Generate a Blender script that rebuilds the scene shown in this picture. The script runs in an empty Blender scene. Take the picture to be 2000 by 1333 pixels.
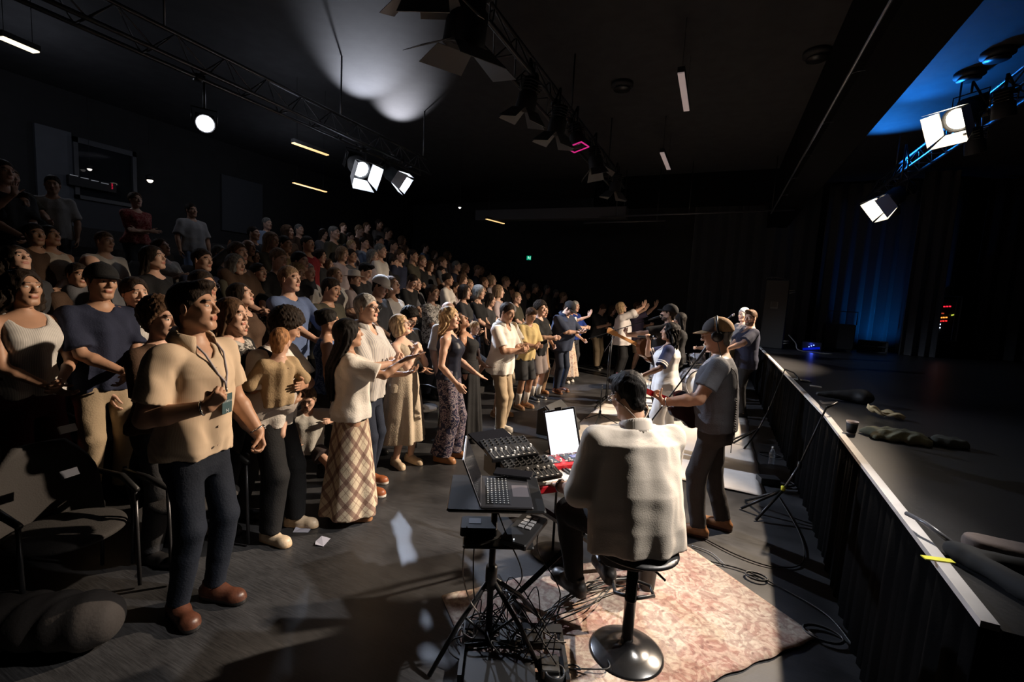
import bpy, math, random
import numpy as np
from math import sin, cos, pi, radians, sqrt
from mathutils import Vector, Matrix
random.seed(7)
SC = bpy.context.scene
COL = SC.collection
# ------------------------------------------------------------------ camera
CAM_Z = 1.9
F_PX, VPX, VPY, ROLL = 889.0, 1405.0, 597.0, radians(3.2)
_x, _y = VPX-1000, -(VPY-666.5)
_a0 = _x*cos(ROLL)-_y*sin(ROLL); _b0 = _x*sin(ROLL)+_y*cos(ROLL)
PITCH = math.atan2(_b0, F_PX)
PSI = math.atan2(_a0, F_PX*cos(PITCH)+_b0*sin(PITCH))
_F = np.array([-sin(PSI)*cos(PITCH), cos(PSI)*cos(PITCH), -sin(PITCH)])
_R0 = np.array([cos(PSI), sin(PSI), 0.]); _U0 = np.cross(_R0, _F)
_R = _R0*cos(ROLL)+_U0*sin(ROLL); _U = -_R0*sin(ROLL)+_U0*cos(ROLL)
_O = np.array([0, 0, CAM_Z])
cam = bpy.data.cameras.new('camera'); cam.lens = F_PX/2000*36; cam.sensor_width = 36
cam.sensor_fit = 'HORIZONTAL'; cam.clip_start = .05
camo = bpy.data.objects.new('camera', cam); COL.objects.link(camo)
camo.matrix_world = Matrix(((_R[0], _U[0], -_F[0], 0), (_R[1], _U[1], -_F[1], 0), (_R[2], _U[2], -_F[2], CAM_Z), (0, 0, 0, 1)))
SC.camera = camo
def ray(u, v): return _R*(u-1000)/F_PX-_U*(v-666.5)/F_PX+_F
def onz(u, v, z=0.):
    """the point of the place seen at photo pixel (u, v) on the height z"""
    d = ray(u, v); return _O+d*((z-CAM_Z)/d[2])
def ony(u, v, y): d = ray(u, v); return _O+d*(y/d[1])
def onx(u, v, x): d = ray(u, v); return _O+d*(x/d[0])
# ------------------------------------------------------------------ world, view
w = bpy.data.worlds.new('World'); SC.world = w; w.use_nodes = True
w.node_tree.nodes['Background'].inputs[0].default_value = (.55, .7, 1, 1)
w.node_tree.nodes['Background'].inputs[1].default_value = .0
SC.view_settings.view_transform = 'Standard'; SC.view_settings.look = 'None'
SC.view_settings.gamma = 1; SC.view_settings.use_curve_mapping = False
SC.view_settings.exposure = 0
try:
    SC.cycles.use_denoising = True
    SC.cycles.max_bounces = 5; SC.cycles.diffuse_bounces = 3; SC.cycles.glossy_bounces = 2
    SC.cycles.sample_clamp_indirect = 4
    SC.cycles.use_light_tree = True
except Exception: pass
# ------------------------------------------------------------------ the room's lamps and some added fill
def spot(name, loc, aim, power, color, size=60, blend=.75, radius=.06):
    l = bpy.data.lights.new(name, 'SPOT'); l.energy = power; l.color = color
    l.spot_size = radians(size); l.spot_blend = blend; l.shadow_soft_size = radius
    o = bpy.data.objects.new(name, l); COL.objects.link(o)
    o.location = loc
    o.rotation_euler = (Vector(aim)-Vector(loc)).to_track_quat('-Z', 'Y').to_euler()
    return o
WARM = (1, .80, .60); COOL = (.70, .80, 1); NEUT = (1, .93, .86)
# name: lamp position (in front of its lens), aim point
LAMPS = {
 'left_big':   dict(loc=(-5.55, 6.15, 3.80), aim=(-.5, 4.2, .2), p=2600, c=COOL, s=52),
 'left_small': dict(loc=(-5.45, 6.85, 3.83), aim=(-.6, 8.6, .6), p=3000, c=COOL, s=54),
 'right_near': dict(loc=(2.30, 7.25, 4.27), aim=(-2.2, 3.1, .2), p=4000, c=WARM, s=51),
 'right_far':  dict(loc=(2.30, 9.65, 3.76), aim=(-1.8, 8.6, .1), p=3100, c=WARM, s=74),
 'right_off':  dict(loc=(2.30, 3.5, 4.5), aim=(-.85, 2.35, .2), p=1550, c=NEUT, s=38),
}
for k, L in LAMPS.items():
    spot('lamp_'+k, L['loc'], L['aim'], L['p'], L['c'], L['s'])
# light of wash lamps thrown up on the ceiling
spot('uplight_cool', (-6.9, 7.35, 4.5), (-5.55, 5.95, 5.27), 950, (.84, .87, 1), 38, 1, .07)
spot('uplight_cool', (-6.95, 8.5, 4.5), (-5.75, 7.15, 5.27), 950, (.90, .90, 1), 33, 1, .07)
for _p, _e in (((-6.5, 5.4, 4.12), 14), ((-8.9, 7.6, 3.92), 16), ((-9.2, 3.2, 4.3), 16)):  # weak fill points added to lift the back wall and rear rows
    _l = bpy.data.lights.new('ambient_fill', 'POINT'); _l.energy = _e; _l.color = (.80, .85, 1); _l.shadow_soft_size = .35
    _o = bpy.data.objects.new('ambient_fill', _l); COL.objects.link(_o); _o.location = _p
spot('uplight_blue', (2.45, 10.9, 4.55), (2.5, 10.1, 5.27), 430, (.02, .26, 1), 112, 1, .05)
spot('uplight_blue', (2.45, 9.5, 4.55), (2.45, 8.6, 5.27), 300, (.015, .24, 1), 110, 1, .05)
spot('uplight_warm', (2.0, 9.2, 4.6), (1.7, 8.3, 5.27), 14, (1, .86, .8), 110, 1, .05)
spot('uplight_warm', (2.2, 6.2, 4.4), (2.1, 5.5, 5.27), 50, (1, .9, .85), 74, 1, .05)
spot('curtain_blue', (3.62, 13.72, 1.15), (3.72, 14.6, 2.0), 50, (.01, .26, 1), 105, 1, .05)
# ------------------------------------------------------------------ materials
MATS = {}
def mat(name, color=(.5, .5, .5), rough=.6, metal=0., bump=0., bscale=60., var=0., vscale=8., spec=.5, sheen=0., emit=None, estr=1., color2=None, coord='Object', detail=4, alpha=1., stretch=None, coat=0., trans=0.):
    if name in MATS: return MATS[name]
    m = bpy.data.materials.new(name); m.use_nodes = True; MATS[name] = m
    nt = m.node_tree; N = nt.nodes; L = nt.links; b = N['Principled BSDF']
    b.inputs['Base Color'].default_value = (*color, 1); b.inputs['Roughness'].default_value = rough
    b.inputs['Metallic'].default_value = metal; b.inputs['Specular IOR Level'].default_value = spec
    if coat: b.inputs['Coat Weight'].default_value = coat
    if trans: b.inputs['Transmission Weight'].default_value = trans
    if sheen: b.inputs['Sheen Weight'].default_value = sheen
    if alpha < 1: b.inputs['Alpha'].default_value = alpha
    if emit:
        b.inputs['Emission Color'].default_value = (*emit, 1); b.inputs['Emission Strength'].default_value = estr
    tc = N.new('ShaderNodeTexCoord'); src = tc.outputs[coord]
    if stretch:
        mp = N.new('ShaderNodeMapping'); L.new(src, mp.inputs[0]); mp.inputs['Scale'].default_value = stretch; src = mp.outputs[0]
    if var or color2:
        n = N.new('ShaderNodeTexNoise'); n.inputs['Scale'].default_value = vscale; n.inputs['Detail'].default_value = detail
        L.new(src, n.inputs['Vector'])
        r = N.new('ShaderNodeValToRGB'); r.color_ramp.elements[0].position = .38; r.color_ramp.elements[1].position = .62
        c2 = color2 if color2 else tuple(min(1, c*(1+var)) for c in color)
        c1 = color if color2 else tuple(c*(1-var) for c in color)
        r.color_ramp.elements[0].color = (*c1, 1); r.color_ramp.elements[1].color = (*c2, 1)
        L.new(n.outputs[0], r.inputs[0]); L.new(r.outputs[0], b.inputs['Base Color'])
    if bump:
        n = N.new('ShaderNodeTexNoise'); n.inputs['Scale'].default_value = bscale; n.inputs['Detail'].default_value = 3
        L.new(src, n.inputs['Vector'])
        bp = N.new('ShaderNodeBump'); bp.inputs['Strength'].default_value = bump; bp.inputs['Distance'].default_value = .01
        L.new(n.outputs[0], bp.inputs['Height']); L.new(bp.outputs[0], b.inputs['Normal'])
    return m
def cloth(name, c, rough=.85, bump=.25, var=.06): return mat('cloth_'+name, c, rough, bump=bump, bscale=90, var=var, vscale=5, spec=.25)
def wave_mat(name, c1, c2, scale, axis='Z', rough=.8, sharp=(.45, .55), dist=0.):
    m = mat(name, c1, rough, spec=.25); nt = m.node_tree; N = nt.nodes; L = nt.links
    wv = N.new('ShaderNodeTexWave'); wv.bands_direction = axis; wv.inputs['Scale'].default_value = scale
    wv.inputs['Distortion'].default_value = dist
    tc = N.new('ShaderNodeTexCoord'); L.new(tc.outputs['Object'], wv.inputs[0])
    r = N.new('ShaderNodeValToRGB'); r.color_ramp.elements[0].position = sharp[0]; r.color_ramp.elements[1].position = sharp[1]
    r.color_ramp.elements[0].color = (*c1, 1); r.color_ramp.elements[1].color = (*c2, 1)
    L.new(wv.outputs[0], r.inputs[0]); L.new(r.outputs[0], N['Principled BSDF'].inputs['Base Color'])
    return m
def blotch_mat(name, c1, c2, scale, thr=.5, rough=.8, c3=None):
    m = mat(name, c1, rough, spec=.25); nt = m.node_tree; N = nt.nodes; L = nt.links
    v = N.new('ShaderNodeTexNoise'); v.inputs['Scale'].default_value = scale; v.inputs['Detail'].default_value = 3; v.inputs['Distortion'].default_value = 1.2
    tc = N.new('ShaderNodeTexCoord'); L.new(tc.outputs['Object'], v.inputs['Vector'])
    r = N.new('ShaderNodeValToRGB'); r.color_ramp.elements[0].position = thr-.03; r.color_ramp.elements[1].position = thr+.03
    r.color_ramp.elements[0].color = (*c1, 1); r.color_ramp.elements[1].color = (*c2, 1)
    if c3:
        e = r.color_ramp.elements.new(thr+.1); e.color = (*c3, 1)
    L.new(v.outputs[0], r.inputs[0]); L.new(r.outputs[0], N['Principled BSDF'].inputs['Base Color'])
    return m
# ------------------------------------------------------------------ object helpers
def link(o, parent=None):
    COL.objects.link(o)
    if parent: o.parent = parent
    return o
def tag(o, label=None, cat=None, group=None, kind=None):
    if label: o['label'] = label
    if cat: o['category'] = cat
    if group: o['group'] = group
    if kind: o['kind'] = kind
    return o
def empty(name, loc=(0, 0, 0), rz=0., rot=None):
    o = bpy.data.objects.new(name, None); o.empty_display_size = .1; COL.objects.link(o)
    o.location = loc; o.rotation_euler = rot if rot else (0, 0, rz); return o
def mesh_obj(name, V, F, mats, parent=None, idx=None, smooth=True):
    me = bpy.data.meshes.new(name)
    V = np.asarray(V, dtype=np.float32)
    if isinstance(F, np.ndarray) and F.ndim == 2:
        n = F.shape[1]; me.vertices.add(len(V)); me.vertices.foreach_set('co', V.ravel())
        me.loops.add(F.size); me.loops.foreach_set('vertex_index', F.ravel().astype(np.int32))
        me.polygons.add(len(F)); me.polygons.foreach_set('loop_start', np.arange(0, F.size, n, dtype=np.int32))
        me.polygons.foreach_set('loop_total', np.full(len(F), n, dtype=np.int32))
    else:
        me.from_pydata([tuple(v) for v in V], [], F)
    for m in (mats if isinstance(mats, (list, tuple)) else [mats]): me.materials.append(m)
    if idx is not None: me.polygons.foreach_set('material_index', np.asarray(idx, dtype=np.int32))
    if smooth: me.polygons.foreach_set('use_smooth', np.ones(len(me.polygons), dtype=bool))
    me.update(calc_edges=True); me.validate()
    return link(bpy.data.objects.new(name, me), parent)
class MB:
    """collects simple shapes of one part into one mesh"""
    def __init__(s): s.V = []; s.F = []; s.M = []
    def add(s, V, F, mi=0):
        n = len(s.V); s.V += [tuple(v) for v in V]; s.F += [tuple(i+n for i in f) for f in F]; s.M += [mi]*len(F); return s
    def box(s, c, size, rot=None, mi=0, taper=1.):
        hx, hy, hz = size[0]/2, size[1]/2, size[2]/2; V = []
        for z, t in ((-hz, 1), (hz, taper)):
            for x, y in ((-hx, -hy), (hx, -hy), (hx, hy), (-hx, hy)): V.append(Vector((x*t, y*t, z)))
        if rot is not None: V = [rot @ v for v in V]
        V = [v+Vector(c) for v in V]
        return s.add(V, [(3, 2, 1, 0), (4, 5, 6, 7), (0, 1, 5, 4), (1, 2, 6, 5), (2, 3, 7, 6), (3, 0, 4, 7)], mi)
    def rbox(s, c, size, r=.01, rot=None, mi=0):
        """box with chamfered vertical and top edges"""
        hx, hy, hz = size[0]/2, size[1]/2, size[2]/2
        def ring(ix, z):
            a, b = hx-ix, hy-ix; r2 = r
            pts = [(-a, -b+r2), (-a+r2, -b), (a-r2, -b), (a, -b+r2), (a, b-r2), (a-r2, b), (-a+r2, b), (-a, b-r2)]
            return [Vector((x, y, z)) for x, y in pts]
        V = ring(r*.6, -hz)+ring(0, -hz+r)+ring(0, hz-r)+ring(r*.6, hz)
        if rot is not None: V = [rot @ v for v in V]
        V = [v+Vector(c) for v in V]; F = [tuple(range(7, -1, -1)), tuple(range(24, 32))]
        for k in range(3):
            for i in range(8): F.append((k*8+i, k*8+(i+1) % 8, (k+1)*8+(i+1) % 8, (k+1)*8+i))
        return s.add(V, F, mi)
    def tube(s, pts, r, n=8, mi=0, cap=True):
        pts = [Vector(p) for p in pts]; rs = r if isinstance(r, (list, tuple)) else [r]*len(pts)
        V = []; F = []; up = None
        for i, p in enumerate(pts):
            d = (pts[min(i+1, len(pts)-1)]-pts[max(i-1, 0)])
            if d.length < 1e-9: d = Vector((0, 0, 1))
            d.normalize()
            if up is None: up = Vector((0, 0, 1)) if abs(d.z) < .9 else Vector((1, 0, 0))
            a = d.cross(up)
            if a.length < 1e-6: a = d.cross(Vector((1, 0, .3)))
            a.normalize(); b = a.cross(d); up = b.copy()
            for k in range(n):
                t = 2*pi*k/n; V.append(p+(a*cos(t)+b*sin(t))*rs[i])
        for i in range(len(pts)-1):
            for k in range(n): F.append((i*n+k, i*n+(k+1) % n, (i+1)*n+(k+1) % n, (i+1)*n+k))
        if cap: F.append(tuple(range(n-1, -1, -1))); F.append(tuple(range((len(pts)-1)*n, len(pts)*n)))
        return s.add(V, F, mi)
    def lathe(s, prof, c=(0, 0, 0), n=24, axis=None, mi=0):
        """prof: (r, z) pairs, about z or the rotation given"""
        V = []; F = []
        for r, z in prof:
            for k in range(n):
                t = 2*pi*k/n; v = Vector((r*cos(t), r*sin(t), z))
                if axis is not None: v = axis @ v
                V.append(v+Vector(c))
        for i in range(len(prof)-1):
            for k in range(n): F.append((i*n+k, i*n+(k+1) % n, (i+1)*n+(k+1) % n, (i+1)*n+k))
        F.append(tuple(range(n-1, -1, -1))); F.append(tuple(range((len(prof)-1)*n, len(prof)*n)))
        return s.add(V, F, mi)
    def prism(s, poly, z0, z1, mi=0, xf=None):
        n = len(poly); V = [Vector((x, y, z0)) for x, y in poly]+[Vector((x, y, z1)) for x, y in poly]
        if xf is not None: V = [xf @ v for v in V]
        F = [tuple(range(n-1, -1, -1)), tuple(range(n, 2*n))]+[(i, (i+1) % n, n+(i+1) % n, n+i) for i in range(n)]
        return s.add(V, F, mi)
    def sphere(s, c, r, n=12, mi=0):
        m = n//2; prof = [(max(1e-4, r*sin(pi*i/m)), -r*cos(pi*i/m)) for i in range(m+1)]
        return s.lathe(prof, c, n, mi=mi)
    def build(s, name, mats, parent=None, smooth=False, bevel=0.):
        o = mesh_obj(name, s.V, s.F, mats, parent, s.M, smooth)
        if bevel:
            b = o.modifiers.new('bevel', 'BEVEL'); b.width = bevel; b.segments = 2; b.limit_method = 'ANGLE'
        return o
def set_smooth_angle(o):
    pass
def copy_tree(o, parent=None):
    c = o.copy(); COL.objects.link(c)
    if parent: c.parent = parent
    for ch in list(o.children): copy_tree(ch, c)
    return c
def yrot(a): return Matrix.Rotation(a, 3, 'Y')
def zrot(a): return Matrix.Rotation(a, 3, 'Z')
def xrot(a): return Matrix.Rotation(a, 3, 'X')

def text_obj(name, body, size, m, parent, align='LEFT', space=1., extrude=.0005):
    """lettering as a real mesh"""
    cu = bpy.data.curves.new(name, 'FONT'); cu.body = body; cu.size = size; cu.extrude = extrude; cu.align_x = align; cu.space_character = space
    tmp = bpy.data.objects.new(name, cu); COL.objects.link(tmp); dg = bpy.context.evaluated_depsgraph_get()
    me = bpy.data.meshes.new_from_object(tmp.evaluated_get(dg)); bpy.data.objects.remove(tmp)
    me.materials.clear(); me.materials.append(m); o = bpy.data.objects.new(name, me); COL.objects.link(o); o.parent = parent; return o
# ------------------------------------------------------------------ implicit surfaces for figures and cloth
f32 = np.float32
def V3(*a): return np.array(a if len(a) == 3 else a[0], dtype=float)
def unit(v): v = np.asarray(v, float); return v/max(1e-9, np.linalg.norm(v))
class Field:
    def __init__(s): s.P = []
    def cone(s, a, b, r1, r2, k=.02, op='u', cut=None, cut0=False):
        a = V3(a); b = V3(b); ba = b-a; L2 = float(ba@ba)+1e-9; n = ba/sqrt(L2)
        def fn(X, Y, Z):
            x, y, z = X-a[0], Y-a[1], Z-a[2]
            h = np.clip((x*ba[0]+y*ba[1]+z*ba[2])/L2, 0, 1)
            d = np.sqrt((x-h*ba[0])**2+(y-h*ba[1])**2+(z-h*ba[2])**2)-(r1+(r2-r1)*h)
            if cut is not None: d = np.maximum(d, (X-b[0])*n[0]+(Y-b[1])*n[1]+(Z-b[2])*n[2]-cut)
            return d
        R = max(r1, r2); s.P.append((fn, np.minimum(a, b)-R, np.maximum(a, b)+R, op, k)); return s
    def ell(s, c, r, M=None, k=.02, op='u'):
        c = V3(c); r = V3(r); M = np.eye(3) if M is None else M; R = max(r)
        def fn(X, Y, Z):
            x, y, z = X-c[0], Y-c[1], Z-c[2]
            q = [x*M[0, i]+y*M[1, i]+z*M[2, i] for i in range(3)]
            k0 = np.sqrt((q[0]/r[0])**2+(q[1]/r[1])**2+(q[2]/r[2])**2)
            k1 = np.sqrt((q[0]/r[0]**2)**2+(q[1]/r[1]**2)**2+(q[2]/r[2]**2)**2)+1e-6
            return k0*(k0-1)/k1
        s.P.append((fn, c-R, c+R, op, k)); return s
    def loft(s, o, M, prof, k=.03, op='u', fold=None, z0=None, z1=None, sq=2.):
        """prof rows: z, centre x, rx (depth), ry (width); ellipse sections in frame M at o"""
        o = V3(o); pr = np.array(prof, float); zs = pr[:, 0]
        lo, hi = (zs[0] if z0 is None else z0), (zs[-1] if z1 is None else z1)
        def fn(X, Y, Z):
            x, y, z = X-o[0], Y-o[1], Z-o[2]
            q = [x*M[0, i]+y*M[1, i]+z*M[2, i] for i in range(3)]
            qz = q[2]
            if qz.size > 4000:
                tz = np.linspace(zs[0], zs[-1], 256); ii = np.clip((qz-tz[0])/(tz[-1]-tz[0])*255, 0, 255).astype(np.int32)
                cx = np.interp(tz, zs, pr[:, 1]).astype(f32)[ii]; rx = np.interp(tz, zs, pr[:, 2]).astype(f32)[ii]; ry = np.interp(tz, zs, pr[:, 3]).astype(f32)[ii]
            else:
                cx = np.interp(qz, zs, pr[:, 1]); rx = np.interp(qz, zs, pr[:, 2]); ry = np.interp(qz, zs, pr[:, 3])
            u = (q[0]-cx); v = q[1]+qz*0
            if sq == 2.: e = np.sqrt((u/rx)**2+(v/ry)**2)
            else: e = (np.abs(u/rx)**sq+np.abs(v/ry)**sq)**(1/sq)
            d = (e-1)*np.minimum(rx, ry)
            if fold is not None: d = d-fold(np.arctan2(v, u), qz)
            return np.maximum(d, np.maximum(qz-hi, lo-qz))
        R = np.abs(pr[:, 1:]).max(0); rx = (R[0]+R[1])+.03; ry = R[2]+.03
        cs = np.array([M@V3(a, b, c)+o for a in (-rx, rx) for b in (-ry, ry) for c in (lo, hi)])
        s.P.append((fn, cs.min(0), cs.max(0), op, k)); return s
    def plane(s, p, n, k=.0):
        """cut away the side n points to"""
        p = V3(p); n = unit(n)
        def fn(X, Y, Z): return -((X-p[0])*n[0]+(Y-p[1])*n[1]+(Z-p[2])*n[2])
        s.P.append((fn, V3(-9, -9, -9), V3(9, 9, 9), 's', k)); return s
    def bounds(s):
        lo = np.min([p[1] for p in s.P if p[3] == 'u'], 0); hi = np.max([p[2] for p in s.P if p[3] == 'u'], 0); return lo, hi
    def mesh(s, res, lo=None, hi=None, disp=None):
        if lo is None: lo, hi = s.bounds()
        lo = V3(lo)-res*2; hi = V3(hi)+res*2
        xs, ys, zs = [np.arange(lo[i], hi[i]+res, res, dtype=f32) for i in range(3)]
        D = np.full((len(xs), len(ys), len(zs)), .5, f32)
        for fn, a, b, op, k in s.P:
            m = k+res*2+.012
            sl = []; ok = True
            for g, A, B in ((xs, a[0], b[0]), (ys, a[1], b[1]), (zs, a[2], b[2])):
                i0 = max(0, int(np.searchsorted(g, A-m))-1); i1 = min(len(g), int(np.searchsorted(g, B+m))+1)
                if i1-i0 < 1: ok = False
                sl.append(slice(i0, i1))
            if not ok: continue
            X = xs[sl[0]][:, None, None]; Y = ys[sl[1]][None, :, None]; Z = zs[sl[2]][None, None, :]
            d = np.broadcast_to(fn(X, Y, Z), (X.size, Y.size, Z.size)).astype(f32); C = D[tuple(sl)]
            if op == 's': d = -d; h = np.maximum(k-np.abs(C-d), 0)/max(k, 1e-6); D[tuple(sl)] = np.maximum(C, d)+h*h*k*.25
            elif op == 'i': D[tuple(sl)] = np.maximum(C, d)
            else: h = np.maximum(k-np.abs(C-d), 0)/max(k, 1e-6); D[tuple(sl)] = np.minimum(C, d)-h*h*k*.25
        if disp is not None: D += disp(xs[:, None, None], ys[None, :, None], zs[None, None, :]).astype(f32)
        D[0] = .5; D[-1] = .5; D[:, 0] = .5; D[:, -1] = .5; D[:, :, 0] = .5; D[:, :, -1] = .5
        return nets(D, xs, ys, zs)
def nets(D, xs, ys, zs):
    S = D < 0
    A = np.zeros(tuple(n-1 for n in D.shape), np.int8)
    for i in (0, 1):
        for j in (0, 1):
            for k in (0, 1): A += S[i:D.shape[0]-1+i, j:D.shape[1]-1+j, k:D.shape[2]-1+k]
    I, J, K = np.nonzero((A > 0) & (A < 8)); n = len(I)
    if n == 0: return np.zeros((0, 3)), np.zeros((0, 4), int)
    idx = np.full(A.shape, -1, np.int32); idx[I, J, K] = np.arange(n)
    acc = np.zeros((n, 3), f32); cnt = np.zeros(n, f32)
    c = {(a, b, e): D[I+a, J+b, K+e] for a in (0, 1) for b in (0, 1) for e in (0, 1)}
    for ax in range(3):
        for p in (0, 1):
            for q in (0, 1):
                a = [0, 0, 0]; o = [i for i in range(3) if i != ax]; a[o[0]] = p; a[o[1]] = q; b = list(a); b[ax] = 1
                da, db = c[tuple(a)], c[tuple(b)]; x = (da < 0) != (db < 0)
                t = np.where(x, da/np.where(x, da-db, 1), 0); xf = x.astype(f32)
                for m in range(3): acc[:, m] += xf*(t if m == ax else a[m])
                cnt += xf
    acc /= cnt[:, None]; h = xs[1]-xs[0]
    V = np.stack([xs[I]+acc[:, 0]*h, ys[J]+acc[:, 1]*h, zs[K]+acc[:, 2]*h], 1)
    Q = []
    for ax in range(3):
        sl0 = [slice(None)]*3; sl1 = [slice(None)]*3; sl0[ax] = slice(0, -1); sl1[ax] = slice(1, None)
        a = S[tuple(sl0)]; b = S[tuple(sl1)]; E = np.argwhere(a != b)
        if not len(E): continue
        o = [i for i in range(3) if i != ax]; ok = (E[:, o[0]] > 0) & (E[:, o[1]] > 0); E = E[ok]
        def cell(d0, d1): e = E.copy(); e[:, o[0]] -= d0; e[:, o[1]] -= d1; return idx[e[:, 0], e[:, 1], e[:, 2]]
        q = np.stack([cell(0, 0), cell(1, 0), cell(1, 1), cell(0, 1)], 1)
        ins = S[E[:, 0], E[:, 1], E[:, 2]]; flip = ins if ax != 1 else ~ins
        q[~flip] = q[~flip][:, ::-1]; Q.append(q)
    Q = np.concatenate(Q)[:, ::-1]
    Q = Q[(Q >= 0).all(1)]
    return V, Q[:, ::-1]
def join(parts):
    V = []; Q = []; n = 0
    for v, q in parts: V.append(v); Q.append(q+n); n += len(v)
    return np.concatenate(V), np.concatenate(Q)
def drop_inside(v, q, boxes):
    c = v[q].mean(1); keep = np.ones(len(q), bool)
    for M, o, lo, hi in boxes:
        p = (c-o)@M; keep &= ~((p > lo) & (p < hi)).all(1)
    return v, q[keep]
def wrinkle(amp, f=1., seed=0., zf=.42):
    def fn(X, Y, Z):
        a = np.sin((X*23+Y*11+Z*17*zf)*f+seed+1.6*np.sin((Y*19-Z*13*zf)*f+seed*2))
        b = np.sin((Y*31-X*13+Z*27*zf)*f+seed*3+1.4*np.sin((X*21+Z*9*zf)*f+seed))
        c = np.sin((X*61-Y*53+Z*38*zf)*f+seed*5+2.2*np.sin((Z*23+Y*17-X*9)*f+seed))
        return -amp*(a*.6+b*.45+c*.28)
    return fn
def rotm(yaw=0, pitch=0, roll=0):
    """yaw left, pitch down, roll to the right, degrees; columns are forward, left, up"""
    return np.array(Matrix.Rotation(radians(yaw), 3, 'Z') @ Matrix.Rotation(radians(pitch), 3, 'Y') @ Matrix.Rotation(radians(roll), 3, 'X'))
def ik(a, t, l1, l2, hint):
    d = t-a; L = np.linalg.norm(d); L = min(max(L, abs(l1-l2)+.01), (l1+l2)*.997); u = unit(d)
    t2 = a+u*L; x = (l1*l1-l2*l2+L*L)/(2*L); h = sqrt(max(0, l1*l1-x*x))
    p = unit(V3(hint)-u*float(V3(hint)@u)); return a+u*x+p*h, t2
SKIN = {'pale': (.62, .40, .30), 'fair': (.56, .34, .245), 'tan': (.42, .235, .15), 'brown': (.23, .125, .08), 'dark': (.09, .05, .035)}
def skin(k): return mat('skin_'+k, SKIN[k], .5, spec=.4, var=.06, vscale=14, bump=.05, bscale=120)
HAIRC = {'black': (.012, .010, .009), 'dark': (.022, .015, .011), 'brown': (.075, .042, .024), 'blond': (.42, .29, .16), 'silver': (.32, .31, .29), 'grey': (.15, .145, .135), 'ginger': (.30, .15, .07), 'lightbrown': (.20, .13, .08), 'white': (.5, .48, .44)}
def hairm(k): return mat('hair_'+k, HAIRC[k], .6, bump=.4, bscale=160, var=.4, vscale=80, stretch=(1, 1, .2), spec=.1)
class Fig:
    """a person's skeleton in local space: +x forward, +y left, z up from the soles"""
    def __init__(s, h=1.75, w=1., d=1., lean=0, twist=0, side=0, head=(0, 0, 0), pelvis=(0, 0, .93), feet=None, ank=None, knee=((1, .12, 0), (1, -.12, 0)),
                 armL=None, armR=None, elL=None, elR=None, handL=('relax', None, None), handR=('relax', None, None), hs=1., fem=0, belly=0., handscale=1., legw=1., armw=1., sh=1.):
        S = s.S = h/1.75; s.w = w; s.d = d; s.hs = hs*S; s.fem = fem; s.legw = legw; s.armw = armw; s.h = h
        s.pel = V3(pelvis)*S; s.T = rotm(twist, lean, side); T = s.T; s.P = rotm(twist*.5, 0, 0)
        def tp(x, y, z): return s.pel+T@(V3(x, y, z)*S)
        s.tp = tp; s.belly = belly
        shw = (.178 if not fem else .16)*w*sh
        s.sh = [tp(-.01, shw, .452), tp(-.01, -shw, .452)]
        s.nk = tp(-.02, 0, .52)
        H = s.H = T@rotm(*head) if True else None
        s.hc = s.nk+T@V3(.005, 0, .045)*S+H@V3(.022, 0, .125)*s.hs
        s.arms = []
        for i, (t, e, hd) in enumerate(((armL, elL, handL), (armR, elR, handR))):
            sg = 1 if i == 0 else -1
            if t is None: t = (.06, sg*(shw+.07)/1., .86) if pelvis[2] > .8 else (.2, sg*.2, pelvis[2]+.1)
            e = e if e is not None else (-.5, sg*.5, -.6)
            el, wr = ik(s.sh[i], V3(t)*S, .285*S, .255*S, e)
            pose, dv, nv = hd
            fd = unit(wr-el) if dv is None else unit(dv)
            if nv is None: nv = V3(.3, -sg, 0)
            nv = V3(nv); nv = unit(nv-fd*(nv@fd))
            s.arms.append((s.sh[i], el, wr, fd, nv, pose, sg))
        feet = feet or ((0, .10, 8), (0, -.10, -8))
        s.legs = []
        for i, (fx, fy, fa) in enumerate(feet):
            sg = 1 if i == 0 else -1
            hip = s.pel+s.P@(V3(0, sg*.084*w, -.01)*S)
            fz = ank[i] if ank else .085
            kn, an = ik(hip, V3(fx, fy, fz)*S, .425*S, .425*S, knee[i])
            s.legs.append((hip, kn, an, fa))
        s.hands = handscale
    # ---- torso outline used by body and clothes: z, cx, rx, ry
    def torso(s, g=0., hem=None, belly=None, flare=0., z1=.53, gl=0.):
        S, w, d = s.S, s.w, s.d; b = s.belly if belly is None else belly; f = s.fem
        rows = [(-.14, 0, .095, .13), (-.06, -.005, .112+.006*f, .168+.006*f), (.02, -.005, .115+.004*f, .168+.004*f), (.10, .003, .10+b*.6, .152-.012*f+b*.3), (.19, .008, .094+b, .136-.018*f+b*.5), (.28, .006, .104+b*.6, .146-.016*f+b*.2), (.36, .006, .115+.014*f, .160-.012*f), (.43, -.004, .103+.004*f, .163-.012*f), (.475, -.012, .083, .150-.012*f), (.505, -.018, .064, .105), (z1, -.02, .05, .066)]
        out = []
        for z, cx, rx, ry in rows:
            gg = g+gl*max(0, 1-abs(z-.17)/.25)+flare*max(0, .25-z)
            gk = gg if z < .47 else gg*.45
            out.append([z*S, cx*S, (rx*d+gk)*S, (ry*w+gk)*S])
        if hem is not None:
            z0 = hem*S
            while len(out) > 1 and out[1][0] <= z0: out.pop(0)
            if out[0][0] > z0: out.insert(0, [z0, out[0][1], out[0][2]+flare*(out[0][0]-z0), out[0][3]+flare*(out[0][0]-z0)])
            else:
                a, b2 = out[0], out[1]; t = (z0-a[0])/(b2[0]-a[0]); out[0] = [z0]+[a[i]+(b2[i]-a[i])*t for i in (1, 2, 3)]
        return out
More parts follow.
